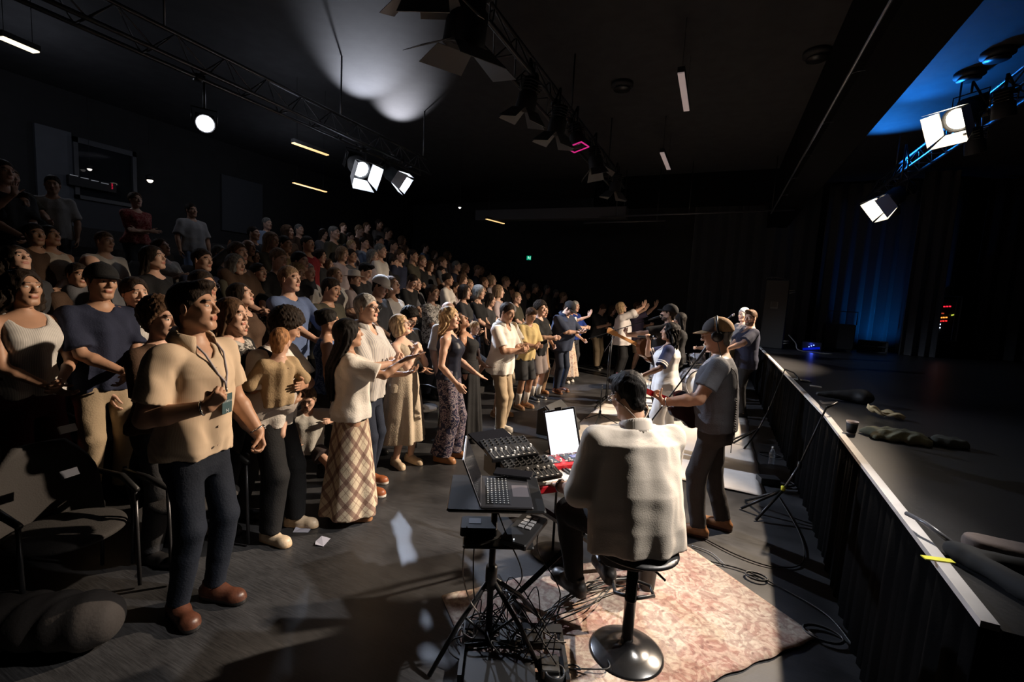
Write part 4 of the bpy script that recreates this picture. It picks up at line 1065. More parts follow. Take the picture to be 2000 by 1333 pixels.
# ---- laptop on a tray stand
LP = Vector((-.86, 1.94, .93)); la = radians(28)
lt = empty('laptop', LP+Vector((0, 0, .012)), la+radians(90)); tag(lt, 'open dark grey laptop seen from the side on a tray stand', 'laptop')
sg_ = mat('laptop_grey', (.075, .073, .08), .35, metal=.6)
# local x along the hinge, +y towards the screen
lw, ld = .345, .24
MB().rbox((0, 0, 0), (lw, ld, .014), .005).build('base', sg_, lt)
b = MB()
for r_ in range(6):
    n_ = 14; 
    for i in range(n_): b.box((-.145+.29*(i+.5)/n_, .085-.0185*r_, .0085), (.0175, .0155, .003))
o = b.build('key', mat('laptop_key', (.012, .012, .013), .5), lt); o['kind'] = 'stuff'
b = MB(); b.box((0, .038, .0072), (.30, .118, .001)); b.build('key_well', mat('laptop_well', (.02, .02, .022), .5), lt)
b = MB()
for r_ in range(6):
    for i in range(14): b.box((-.145+.29*(i+.5)/14, .085-.0185*r_, .0103), (.005, .004, .0006))
o = b.build('key_legend', mat('legend_glow', (.6, .6, .6), .5, emit=(1, 1, 1), estr=.25), lt); o['kind'] = 'stuff'
MB().box((0, -.072, .0073), (.13, .078, .001)).build('trackpad', mat('trackpad', (.11, .10, .11), .3), lt)
sc_ = empty('x', (0, 0, 0)); bpy.data.objects.remove(sc_)
b = MB(); an = radians(112); R_ = xrot(-(an-pi/2)) ; R_ = Matrix.Rotation(-(an-pi/2), 3, 'X')
b.box(tuple(Vector((0, ld/2, .006))+R_ @ Vector((0, 0, .115))), (lw, .008, .23), R_); o = b.build('screen', mat('laptop_lid', (.30, .30, .32), .35, metal=.7), lt, bevel=.002)
b = MB(); b.box(tuple(Vector((0, ld/2, .006))+R_ @ Vector((0, -.005, .117))), (lw-.015, .002, .21), R_); b.build('display', mat('laptop_display', (.01, .01, .012), .15), lt)
tr = empty('laptop_stand', (-.93, 1.98, 0), la); tag(tr, 'black tripod stand with a flat tray carrying the laptop', 'stand')
MB().rbox((.0, -.0, .905), (.46, .40, .016), .008).build('tray', mat('tray_black', (.012, .012, .013), .35), tr)
MB().rbox((.02, 0, .70), (.34, .30, .012), .006).build('lower_shelf', black, tr)
MB().tube([(0, 0, .12), (0, 0, .90)], .017, 10).build('pole', blk, tr, True)
MB().lathe([(.028, .40), (.03, .44), (.03, .50), (.028, .52)], n=14).build('collar', blk, tr, True)
ft = [onz(838, 1325)[:2], onz(1062, 1330)[:2], (-.80, 2.40)]
inv = Matrix.Rotation(-la, 3, 'Z')
for p in ft:
    v = inv @ Vector((p[0]+.93, p[1]-1.98, 0)); MB().tube([(0, 0, .46), tuple(v*.55+Vector((0, 0, .24))), tuple(v+Vector((0, 0, .012)))], .012, 8).build('leg', blk, tr, True)
    MB().tube([tuple(v*.42+Vector((0, 0, .27))), (0, 0, .13)], .007, 6).build('brace', blk, tr, True)
g = empty('audio_interface', (-.99, 1.93, .715), la); tag(g, 'small black audio interface on the lower shelf of the laptop stand', 'interface')
MB().rbox((0, 0, .02), (.18, .12, .045), .006).build('case', black, g); MB().box((-.02, .01, .044), (.06, .05, .002)).build('label_plate', mat('plate', (.35, .35, .38), .4), g)
g = empty('pad_controller', (-.78, 2.02, .715), la+radians(62)); tag(g, 'black pad controller with eight grey pads under the laptop', 'controller')
MB().rbox((0, 0, .015), (.30, .14, .03), .006).build('case', black, g)
for i in range(4):
    for j in range(2): MB().rbox((.0+.034*i, -.02+.038*j, .033), (.027, .030, .006), .002).build('pad', mat('pad_grey', (.20, .20, .21), .6), g)
MB().box((-.13, .0, .033), (.004, .004, .004)).build('indicator', mat('led_w', (.8, .9, 1), .5, emit=(.8, .9, 1), estr=3), g)
# ---- tablet on its own stand
ts = empty('tablet_stand', (-1.02, 3.22, 0)); tag(ts, 'slim black stand holding the bright tablet', 'stand')
MB().tube([(0, 0, .02), (0, 0, .98)], .010, 8).build('pole', blk, ts, True)
MB().lathe([(.15, 0), (.15, .012), (.02, .03)], n=28).build('base', blk, ts, True)
tbl = [ony(1062, 808, 3.08), ony(1117, 803, 3.08), ony(1131, 879, 3.02), ony(1083, 888, 3.02)]
c_ = sum(tbl)/4; ux = unit((tbl[1]+tbl[2]-tbl[0]-tbl[3])); uy = (tbl[0]+tbl[1]-tbl[2]-tbl[3]); uy = unit(uy-ux*(uy@ux)); n_ = np.cross(ux, uy)
M3 = Matrix([list(ux), list(uy), list(n_)]).transposed()
wv, hv = float(np.linalg.norm(tbl[1]-tbl[0])), float(np.linalg.norm(tbl[0]-tbl[3]))
tb = empty('tablet', tuple(c_), rot=M3.to_euler()); tag(tb, 'upright tablet showing a glowing white page above the red keyboard', 'tablet')
MB().rbox((0, 0, -.006), (wv+.028, hv+.03, .012), .005).build('frame', black, tb)
MB().box((0, 0, .001), (wv, hv, .002)).build('display', mat('tablet_page', (.9, .95, 1), .3, emit=(.88, .93, 1), estr=1.15), tb)
b = MB(); b.box((0, -hv/2-.02, .004), (.10, .02, .03)); b.box((0, hv/2+.015, 0), (.05, .02, .03)); b.build('clamp', black, tb)
ts.location = (c_[0]-.02, c_[1]+.03, 0)
# ---- pedal board, power pile and cables on the rug
pb = empty('pedalboard', (-.80, 2.02, .012), radians(25)); tag(pb, 'black sloping pedalboard crowded with cables under the laptop stand', 'pedalboard')
b = MB(); R_ = xrot(radians(12))
for k in range(4): b.box((0, -.14+.09*k, .03+.020*k), (.52, .05, .012), R_)
b.box((-.26, 0, .04), (.02, .36, .07)); b.box((.26, 0, .04), (.02, .36, .07)); b.build('frame', black, pb)
for i, (x, y, c) in enumerate(((-.19, -.10, (.02, .02, .022)), (-.07, -.10, (.05, .05, .055)), (.05, -.10, (.015, .015, .016)), (.18, -.09, (.03, .03, .03)), (-.17, .06, (.02, .02, .02)), (-.03, .06, (.10, .10, .10)), (.11, .06, (.012, .012, .013)))):
    p_ = empty('effect_pedal', (0, 0, 0)); p_.parent = pb; p_.location = (x, y, .07+.16*y)
    bpy.data.objects.remove(p_)
    MB().rbox((x, y, .075+.18*y), (.09, .11, .05), .006).build('pedal', mat('pedal_%d' % i, c, .4), pb)
sw = empty('power_conditioner', (-.80, 1.86, .012), radians(25)); tag(sw, 'black box with a green printed mark beside the pedalboard', 'box')
MB().rbox((0, 0, .045), (.34, .20, .085), .006).build('case', black, sw)
o = text_obj('green_mark', 'FH', .03, mat('mark_green', (.3, .6, .02), .5, emit=(.45, .9, .02), estr=.5), sw); o.location = (.02, -.1025, .035); o.rotation_euler = (pi/2, 0, 0)
rr = random.Random(5)
tang = [('black cable hanging from the laptop down to the pedalboard', (-.90, 1.90, .90), (-.72, 2.05, .12)), ('thin cable drooping under the lower shelf', (-.98, 1.88, .74), (-1.0, 2.10, .10)), ('pale cable looping from the audio interface', (-1.02, 1.86, .76), (-1.06, 1.95, .12)), ('cable from the pad controller to the rug', (-.72, 2.06, .72), (-.62, 2.2, .06)), ('black cable looping over the rug to the keyboard stand', (-.75, 2.10, .10), (-.35, 2.95, .03)), ('long cable lying on the rug toward the stool', (-.60, 2.05, .03), (-.36, 2.25, .03))]
for i, (lab, a, c) in enumerate(tang):
    P = [a]; 
    for k in range(1, 5):
        f = k/5; P.append((a[0]+(c[0]-a[0])*f+rr.uniform(-.07, .07), a[1]+(c[1]-a[1])*f+rr.uniform(-.07, .07), max(.02, (a[2]+(c[2]-a[2])*min(1, f*1.35)+rr.uniform(-.03, .03)))))
    P.append(c); cable('cable', P, .0035, mat('cable_pale', (.5, .42, .36), .5) if 'pale' in lab else rub, lab)
# a heap of coiled cables
b = MB()
for i in range(10):
    cx, cy = -.98+rr.uniform(-.12, .16), 2.02+rr.uniform(-.10, .14); r_ = rr.uniform(.05, .12); z_ = .03+.006*i
    b.tube([(cx+r_*cos(a)*rr.uniform(.9, 1.1), cy+r_*sin(a), z_+.012*sin(a*2+i)) for a in np.linspace(0, 2*pi, 20)], .0042, 6)
for i in range(22):
    a = (-1.08+rr.uniform(0, .55), 1.86+rr.uniform(0, .4)); c = (-1.08+rr.uniform(0, .55), 1.86+rr.uniform(0, .45)); m_ = ((a[0]+c[0])/2+rr.uniform(-.12, .12), (a[1]+c[1])/2+rr.uniform(-.12, .12))
    b.tube(curve_pts([(*a, .05+rr.uniform(0, .1)), (*m_, .12+rr.uniform(0, .20)), (*c, .04+rr.uniform(0, .1))], 6), .0035, 5)
o = b.build('cable_tangle', rub, smooth=True); tag(o, 'tangled heap of black cables under the laptop stand', 'cable tangle', kind='stuff')
b = MB()
for i in range(9):
    pts = [(-.72+rr.uniform(-.05, .05), 2.35+rr.uniform(-.05, .12), .03+rr.uniform(0, .05)), (-.60+rr.uniform(-.1, .1), 2.62+rr.uniform(-.1, .1), .04+rr.uniform(0, .12)), (-.45+rr.uniform(-.1, .15), 2.95+rr.uniform(-.1, .15), .03)]
    b.tube(curve_pts(pts), .004, 5)
o = b.build('cable_bundle', rub, smooth=True); tag(o, 'bundle of cables lying on the rug between stand and stool', 'cable bundle', kind='stuff')
g = empty('bottle_holder', (-.56, 1.98, .012)); tag(g, 'round black cup holder clamped beside the pedalboard', 'holder')
MB().lathe([(.045, .06), (.05, .0), (.05, .08), (.042, .08), (.040, .02), (.001, .02)], n=20).build('ring', black, g, True)
sc = onz(1262, 1152); g = empty('floor_cone', (sc[0], sc[1], .012)); tag(g, 'dark tapered container standing on the rug behind the stool', 'container')
MB().lathe([(.048, 0), (.050, .01), (.068, .26), (.072, .27), (.066, .27), (.046, .02), (.001, .02)], n=24).build('body', mat('cone_dark', (.035, .032, .03), .5), g, True)
# ---- microphone stands
def mic(parent, p, d, ball=chrome, name='microphone'):
    p = Vector(p); d = Vector(d).normalized(); q = d.to_track_quat('Z', 'Y').to_matrix()
    o = MB().lathe([(.009, -.19), (.011, -.18), (.017, -.02), (.020, 0), (.019, .002)], p, 14, q).build(name, black, parent, True)
    MB().lathe([(.019, .0), (.026, .012), (.028, .028), (.024, .046), (.012, .056), (.001, .058)], p, 14, q).build('grille', ball, o, True); return o
def mic_stand(base, top, boom_a, boom_b, label, tip=True, r=.30, col=None, ang0=.3, leg_h=.16):
    t = empty('microphone_stand', (base[0], base[1], 0)); tag(t, label, 'microphone stand')
    B = Vector((base[0], base[1], 0)); m = col or blk
    T = Vector(top)-B
    MB().tube([(0, 0, leg_h), tuple(T)], .009, 8).build('pole', m, t, True)
    MB().lathe([(.02, leg_h-.05), (.022, leg_h), (.018, leg_h+.06)], n=12).build('hub', blk, t, True)
    for k in range(3):
        a = ang0+k*2*pi/3; MB().tube([(.01*cos(a), .01*sin(a), leg_h), (r*.98*cos(a), r*.98*sin(a), .02), (r*cos(a), r*sin(a), .012)], [.008, .008, .012], 6).build('leg', m, t, True)
    if boom_a is not None:
        A, C = Vector(boom_a)-B, Vector(boom_b)-B
        MB().tube([tuple(A), tuple(C)], .007, 8).build('boom', m, t, True)
        MB().lathe([(.018, -.02), (.02, 0), (.018, .02)], tuple(T), 10, xrot(pi/2)).build('clutch', blk, t, True)
        if tip: mic(t, C+(C-A).normalized()*.10, C-A)
    return t
# boom in front of the grey shirted guitarist
ba, bb = ony(1238, 868, 4.35), ony(1372, 690, 4.42)
top = ony(1262, 800, 4.36)
mic_stand((top[0]-.02, 4.42), tuple(top), tuple(ba), tuple(bb), 'tall boom microphone stand aimed at the guitarist in the tan cap', ang0=1.2)
pt = onx(1278, 640, -.98) if False else ony(1277, 622, 7.5)
pa = ony(1150, 662, 7.7); bs_ = onz(1170, 830)
mic_stand((bs_[0], bs_[1]), (bs_[0], bs_[1], .62), None, None, 'thin straight stand on the white mat beside the wedge speaker', ang0=.5)
mb_ = ony(1197, 640, 7.9)
mic_stand((mb_[0], 7.9), (mb_[0], 7.9, float(mb_[2])), tuple(pa), tuple(pt), 'boom microphone stand before the singer in the black cap', ang0=.1)
# stage edge microphone stands leaning on the stage
def lean_stand(foot, knee, over, label, tape=None, ang0=0.):
    t = empty('leaning_stand', (foot[0], foot[1], 0)); tag(t, label, 'microphone stand'); B = Vector((foot[0], foot[1], 0))
    K = Vector(knee)-B; mid = K*.48; lo_ = K*.10+Vector((0, 0, .14))
    MB().tube([tuple(lo_), tuple(mid)], .011, 8).build('lower_tube', greym, t, True)
    MB().tube([tuple(mid), tuple(K)], .008, 8).build('upper_tube', blk, t, True)
    MB().lathe([(.016, -.03), (.018, 0), (.016, .03)], tuple(mid), 10).build('collar', blk, t, True)
    MB().tube([tuple(K)]+[tuple(Vector(p)-B) for p in over], .010, 8).build('boom', blk, t, True)
    for k in range(3):
        a = ang0+(k-1)*.75; MB().tube([tuple(lo_), (.30*cos(a), .30*sin(a), .012)], .013, 8).build('leg', blk, t, True)
    if tape: MB().lathe([(.018, -.02), (.019, .02)], tuple(lo_+Vector((0, 0, .02))), 10).build('tape_wrap', mat('tape_yellow', (.75, .72, .05), .5), t, True)
    return t
k1 = onx(1611, 808, .93)
lean_stand((.66, 4.72), (.935, k1[1], 1.06), [(1.03, k1[1]+.10, 1.10), (.99, k1[1]+.42, 1.03), (1.02, k1[1]+.72, .995)], 'microphone stand with yellow tape leaning on the stage edge', True, ang0=pi*1.05)
k2 = onx(1535, 722, .93)
lean_stand((.62, 6.95), (.93, k2[1]+.1, 1.05), [(1.0, k2[1]-.2, 1.05), (1.03, k2[1]-.5, 1.0)], 'farther microphone stand folded against the stage edge', False, ang0=pi*1.1)
# ---- wedge monitor
def wedge(loc, rz, label, s=1.):
    t = empty('wedge_speaker', loc, rz); tag(t, label, 'speaker'); W = .56*s
    P = [(-.20, 0), (.24, 0), (.22, .13), (-.10, .40), (-.20, .34)]
    V = [(x*s, y, z*s) for y in (-W/2, W/2) for x, z in P]; n = 5
    MB().add(V, [(0, 1, 2, 3, 4), (9, 8, 7, 6, 5)]+[(i, i+5, (i+1) % 5+5, (i+1) % 5) for i in range(5)]).build('cabinet', mat('speaker_black', (.012, .012, .013), .7), t, bevel=.008)
    V = [((.225)*s, -W*.46, .14*s), (.225*s, W*.46, .14*s), (-.092*s, W*.46, .402*s), (-.092*s, -W*.46, .402*s)]
    MB().add(V+[(x+.008, y, z+.009) for x, y, z in V], [(0, 1, 2, 3), (4, 5, 6, 7), (0, 4, 5, 1), (2, 6, 7, 3), (1, 5, 6, 2), (0, 3, 7, 4)]).build('grille', mat('grille_dark', (.02, .02, .022), .6, bump=.4, bscale=300), t); return t
wp = onz(1075, 848); wedge((wp[0]+.05, wp[1]+.15, 0), radians(-5), 'black wedge speaker on the floor between tablet and white mat')
# ---- music stand with a white page
mp = ony(1190, 690, 8.3); t = empty('music_stand', (mp[0], 8.3, 0)); tag(t, 'black music stand with a white page before the singers', 'music stand')
MB().tube([(0, 0, .05), (0, 0, 1.05)], .010, 8).build('pole', blk, t, True)
for k in range(3): a = k*2.09; MB().tube([(0, 0, .12), (.25*cos(a), .25*sin(a), .01)], .008, 6).build('leg', blk, t, True)
R_ = zrot(radians(10)) @ yrot(radians(-62))
MB().box((0, 0, 1.10), (.34, .46, .008), R_).build('desk', blk, t)
pg = MB(); pg.box(tuple(Vector((mp[0]+.02, 8.3-.05, 1.115))), (.30, .11, .003), R_); o = pg.build('sheet_of_paper', mat('paper_white', (.8, .8, .82), .6)); tag(o, 'white sheet of paper standing on the music stand', 'paper')
# ---- drum kit
dk = empty('drum_kit', (-.50, 10.3, .03), radians(-60)); tag(dk, 'clear shelled drum kit with chrome hardware on the white mat', 'drum kit')
shell = mat('drum_shell', (.30, .29, .30), .18, metal=.0, alpha=.72, var=.5, vscale=10); headm = mat('drum_head', (.62, .60, .57), .5)
def drum(c, r, h, rot=None, name='drum'):
    R_ = rot if rot is not None else Matrix.Identity(3); c = Vector(c)
    o = MB().lathe([(r, 0), (r, h)], tuple(c), 28, R_).build(name, shell, dk, True)
    b_ = MB()
    for z in (0, h): b_.lathe([(r*1.03, z-.012), (r*1.03, z+.012), (r*.98, z+.012), (r*.98, z-.012)], tuple(c), 28, R_)
    b_.build('rim', chrome, o, True)
    MB().lathe([(r*.98, h+.004), (.001, h+.005)], tuple(c), 28, R_).build('head', headm, o, True)
    b_ = MB()
    for k in range(8):
        a = k*pi/4; b_.tube([tuple(c+R_ @ Vector((r*1.03*cos(a), r*1.03*sin(a), z))) for z in (0, h*.5, h)], .006, 5)
    b_.build('lug', chrome, o)
drum((.18, 0, .28), .28, .40, yrot(radians(90)) @ Matrix.Identity(3), 'bass_drum')
drum((.05, -.20, .60), .15, .20, yrot(radians(-18)), 'rack_tom'); drum((.05, .20, .60), .16, .22, yrot(radians(-18)), 'rack_tom')
drum((-.30, -.48, .22), .20, .38, None, 'floor_tom'); drum((-.28, .42, .50), .17, .14, None, 'snare_drum')
brass = mat('cymbal_brass', (.50, .36, .14), .25, metal=1.)
for (x, y, z, r, n_) in ((.30, -.62, 1.05, .23, 'ride_cymbal'), (.20, .62, 1.10, .21, 'crash_cymbal'), (-.20, .75, .82, .17, 'hi_hat')):
    o = MB().lathe([(r, -.012), (r*.4, .012), (.03, .02), (.01, .035), (.001, .035)], (x, y, z), 28, yrot(radians(-10))).build(n_, brass, dk, True)
    MB().tube([(x, y, .02), (x, y, z+.03)], .010, 8).build('stand_tube', chrome, o, True)
    for k in range(3): a = k*2.09+x; MB().tube([(x, y, .22), (x+.24*cos(a), y+.24*sin(a), .0)], .008, 6).build('stand_leg', chrome, o, True)
for (x, y) in ((-.45, -.62), (-.15, -.62), (-.30, -.32)): MB().tube([(x, y, 0), (x, y, .5)], .008, 6).build('floor_tom_leg', chrome, dk, True)
MB().tube([(.3, 0, .5), (.18, 0, .68), (.05, -.18, .68)], .012, 6).build('tom_arm', chrome, dk, True)
mic_stand((-.95, 9.5), (-.95, 9.5, .75), (-1.05, 9.4, .70), (-.70, 9.8, .85), 'short boom microphone stand in front of the drum kit', ang0=.4)
pm = ony(1430, 619, 9.6); mic_stand((float(pm[0])-.35, 9.6), (float(pm[0])-.30, 9.6, 1.40), (float(pm[0])-.42, 9.6, 1.33), (float(pm[0])-.08, 9.6, float(pm[2])-.05), 'boom microphone stand with a bright silver head behind the bassist', ang0=1.)
# ---- items standing on the stage
cp = onz(1662, 848, ST_Z)
def cup(loc, label, body, lipm_, sleeve=None):
    t = empty('paper_cup', loc); tag(t, label, 'cup')
    MB().lathe([(.026, 0), (.029, .003), (.0395, .098), (.041, .10), (.0385, .10), (.028, .006), (.001, .006)], n=28).build('cup_body', body, t, True)
    if sleeve: MB().lathe([(.0295, .012), (.0310, .012), (.0398, .085), (.0385, .085)], n=28).build('sleeve', sleeve, t, True)
    return t
cup((cp[0], cp[1], ST_Z+.001), 'paper coffee cup in a black sleeve standing near the stage edge', mat('cup_white', (.55, .46, .42), .5), None, mat('cup_sleeve', (.012, .012, .012), .7))
cc = onz(348, 1112); cup((cc[0], cc[1], .001), 'white paper cup on the floor behind the man in the cream shirt', mat('cup_plain', (.7, .6, .5), .5), None)
def cloth_heap(name, c, ex, ang, m, label, cat, seed, h=.06, res=.012, flat=1.6):
    F = Field(); R3 = rotm(ang, 0, 0); rr_ = random.Random(seed)
    for i in range(9):
        p = R3@V3(rr_.uniform(-.5, .5)*ex[0], rr_.uniform(-.45, .45)*ex[1], .4*h); F.ell(p, V3(ex[0]*rr_.uniform(.35, .55), ex[1]*rr_.uniform(.35, .55), h*rr_.uniform(.5, .9)), rotm(ang+rr_.uniform(-20, 20), 0, 0), k=.06)
    F.plane((0, 0, 0), (0, 0, -1))
    V, Q = F.mesh(res, disp=lambda X, Y, Z: .009*np.abs(np.sin(Y*48+2.2*np.sin(X*14+seed)))+.005*np.sin(X*60+2*np.sin(Y*40)))
    V = V+np.array([[c[0], c[1], c[2]]]); o = mesh_obj(name, V, Q, m); return tag(o, label, cat)
jp = onz(1748, 862, ST_Z)
jk = cloth_heap('folded_jacket', (jp[0]+.02, jp[1]+.04, ST_Z), (.26, .13), -6, mat('olive_cloth', (.12, .115, .07), .9, bump=.3, bscale=60, var=.25, vscale=10), 'olive green jacket lying crumpled on the stage floor', 'jacket', 3, .05)
cloth_heap('bag_strap_bundle', (jp[0]+.33, jp[1]+.07, ST_Z), (.12, .08), 20, mat('dark_olive', (.03, .03, .022), .9), 'darker olive cloth bundle at the right end of the green jacket', 'cloth', 8, .04)
tp_ = onz(1728, 820, ST_Z)
V = []; Fq = []
for j in range(9):
    for i in range(13):
        a, d = i/12, j/8; V.append((tp_[0]-.09+.24*a, tp_[1]+.10+.10*d-.09*a, ST_Z+.045+.030*sin(a*9+d*3)*(1-a*.4)+.030*(1-a)+.012*sin(d*11)))
for j in range(8):
    for i in range(12): k = j*13+i; Fq.append((k, k+1, k+14, k+13))
o = mesh_obj('paper_bag', V, Fq, mat('bag_tan', (.50, .38, .20), .7, var=.25, vscale=9)); md = o.modifiers.new('s', 'SOLIDIFY'); md.thickness = .004; tag(o, 'crumpled tan paper bag behind the green jacket', 'paper bag')
o.location.z = -.012
gp = onz(1638, 790, ST_Z)
F = Field(); F.cone(V3(-.22, 0, .05), V3(.16, .02, .075), .020, .078, k=.02); F.ell(V3(.17, .02, .07), V3(.10, .11, .07), k=.03); F.plane((0, 0, 0), (0, 0, -1))
V, Q = F.mesh(.012, disp=wrinkle(.003)); V = V@np.array(rotm(-2)).T+np.array([[gp[0]+.07, gp[1]+.2, ST_Z]]); o = mesh_obj('drawstring_bag', V, Q, mat('bag_black', (.010, .010, .011), .6)); tag(o, 'rounded black bag lying on the stage behind the cup', 'bag')
for i, (u, v, l_, a_, lab) in enumerate(((1553, 742, .14, .1, 'small white folded card on the stage near the edge, leftmost'), (1573, 747, .13, .0, 'small black wallet with a white edge on the stage'), (1593, 756, .12, -.1, 'small white card lying rightmost beside the wallet'))):
    p = onz(u, v, ST_Z); t = empty('pocket_item', (p[0], p[1], ST_Z), a_); tag(t, lab, 'card' if i != 1 else 'wallet')
    MB().rbox((0, 0, .006), (l_, .07, .010), .002).build('cover', white if i != 1 else black, t)
    if i == 1: MB().rbox((0, .01, .020), (.10, .05, .014), .002).build('flap', mat('card_pale', (.5, .48, .45), .6), t)
# open soft case with beige padding at the near stage corner
gc = empty('instrument_case', (1.04, 2.16, ST_Z)); tag(gc, 'open black soft case with beige padding at the near stage corner', 'case')
beige = mat('beige_padding', (.15, .115, .10), .9, bump=.2)
F = Field(); F.cone(V3(.0, .22, .035), V3(.60, .16, .035), .055, .085, k=.04); F.plane((0, 0, 0), (0, 0, -1)); F.plane((0, 0, .065), (0, 0, 1)); V, Q = F.mesh(.012); mesh_obj('upper_padding', V, Q, beige, gc)
F = Field(); F.cone(V3(.10, -.08, .03), V3(.60, -.16, .035), .05, .085, k=.04); F.plane((0, 0, 0), (0, 0, -1)); F.plane((0, 0, .055), (0, 0, 1)); V, Q = F.mesh(.012); mesh_obj('lower_padding', V, Q, beige, gc)
F = Field(); F.cone(V3(-.10, .10, .03), V3(.62, .03, .05), .028, .050, k=.04); F.cone(V3(-.12, .12, .03), V3(.10, -.28, .025), .03, .055, k=.04); F.cone(V3(.10, -.28, .025), V3(.5, -.30, .03), .055, .06, k=.04); F.plane((0, 0, 0), (0, 0, -1)); V, Q = F.mesh(.012, disp=wrinkle(.003)); mesh_obj('black_shell', V, Q, mat('case_black', (.004, .004, .0045), .8), gc)
MB().tube([(-.12, .14, .05), (-.17, .24, .07), (-.20, .34, .06)], .010, 8).build('carry_handle', mat('handle_grey', (.10, .10, .11), .3), gc, True)
b = MB(); b.box((.11, -.26, .082), (.06, .035, .004), zrot(-.5)); b.build('red_patch', mat('patch_red', (.12, .012, .016), .7), gc)
sc_ = onz(1992, 1118, 1.05); F = Field(); F.ell(V3(0, 0, .05), V3(.05, .07, .05), k=.02); V, Q = F.mesh(.01, disp=wrinkle(.006, 2)); V = V+np.array([[1.30, 2.16, ST_Z+.07]]); o = mesh_obj('denim_cloth', V, Q, mat('denim_pale', (.18, .21, .25), .9, var=.4, vscale=40)); tag(o, 'piece of pale blue cloth at the right picture edge on the case', 'cloth')
# ---- back of the stage
p0, p1 = ony(1485, 672, 12.2), ony(1532, 672, 12.2); hz = float(ony(1500, 546, 12.2)[2])
t = empty('speaker_cabinet', (float(p0[0]+p1[0])/2, 12.4, ST_Z), radians(-8)); tag(t, 'tall dark speaker cabinet with a grey screen at the stage back', 'speaker'); W = float(p1[0]-p0[0]); Hh = hz-ST_Z
MB().rbox((0, 0, Hh/2), (W, .45, Hh), .02).build('cabinet', mat('cab_dark', (.009, .009, .0085), .6), t)
b = MB(); b.box((-.02, -.235, Hh*.63), (W*.30, .01, .16)); b.build('screen_frame', mat('cab_grey', (.07, .068, .066), .5), t)
b = MB(); b.box((-.02, -.243, Hh*.64), (W*.24, .006, .11)); b.build('screen', mat('cab_black', (.012, .012, .013), .3), t)
for z in (Hh*.85, Hh*.12):
    b = MB(); b.tube([(W/2, -.2, z), (W/2+.10, -.2, z+.01), (W/2+.12, -.2, z-.03), (W/2, -.2, z-.06)], .014, 6); b.build('handle', mat('cab_grey', (.07, .068, .066), .5), t, True)
b = MB(); 
for i in range(6): b.tube(curve_pts([(-W/2+.05*i, -.1, Hh+.02), (-W/2+.05+.05*i, -.12, Hh+.06), (W/2-.05*i, -.08, Hh+.02)]), .008, 5)
b.build('coiled_strap', mat('cab_grey2', (.06, .058, .056), .6), t, True)
cable('cable', [(float(p1[0])+.05, 12.1, ST_Z+.35), (float(p1[0])+.2, 12.05, ST_Z+.18), (float(p1[0])+.3, 12.0, ST_Z+.02), (float(p1[0])+.9, 11.9, ST_Z+.012)], .012, mat('cab_grey', (.07, .07, .07), .5), 'grey cable curving down beside the speaker cabinet to the stage')
# small led unit
lp_ = ony(1585, 664, 12.6); t = empty('led_unit', (float(lp_[0]), 12.6, ST_Z)); tag(t, 'dark unit with three blue lights on the stage floor', 'led lamp')
MB().rbox((0, 0, .10), (.40, .2, .20), .01).build('housing', black, t)
for i in range(3): MB().sphere((-.05+.045*i, -.11, .09+.022*i), .013, 8).build('diode', mat('blue_led', (.2, .3, 1), .3, emit=(.25, .35, 1), estr=2.5), t)
MB().box((.0, -.102, .05), (.34, .004, .05), yrot(-.15)).build('glow_panel', mat('blue_glow', (.0, .01, .2), .3, emit=(.0, .02, 1), estr=.25), t)
l = bpy.data.lights.new('led_blue', 'POINT'); l.energy = .6; l.color = (.05, .1, 1); l.shadow_soft_size = .02; o = bpy.data.objects.new('led_blue', l); COL.objects.link(o); o.location = (float(lp_[0]), 12.42, ST_Z+.15)
bx = ony(1640, 640, 13.2); t = empty('equipment_trolley', (float(bx[0]), 13.3, ST_Z)); tag(t, 'dark equipment trolley between the blue lights and the lit curtain', 'trolley')
MB().rbox((0, 0, .35), (.6, .4, .6), .02).build('case_body', mat('case_dark', (.012, .012, .013), .5), t)
b = MB(); b.tube([(-.3, -.2, .65), (-.3, -.2, .95), (.3, -.2, .95), (.3, -.2, .65)], .012, 6); b.build('push_handle', greym, t, True)
for s_ in (-1, 1): MB().lathe([(.05, -.02), (.05, .02)], (.22*s_, -.15, .05), 14, xrot(pi/2)).build('wheel', black, t)
mp_ = ony(1705, 670, 13.6); t = empty('floor_lamp_frame', (float(mp_[0]), 13.6, ST_Z)); tag(t, 'low rectangular grey frame light on the floor before the blue curtain', 'floor light')
gy = mat('frame_grey', (.07, .075, .08), .4)
b = MB(); wz, hz_ = .55, .28
for (x, z, sx, sz) in ((0, 0.02, wz, .025), (0, hz_, wz, .025), (-wz/2, hz_/2, .025, hz_), (wz/2, hz_/2, .025, hz_), (0, hz_*.55, wz, .02)): b.box((x, 0, z), (sx, .10, sz))
b.build('frame', gy, t); MB().box((0, .04, hz_/2), (wz*.94, .04, hz_*.9)).build('panel', black, t)
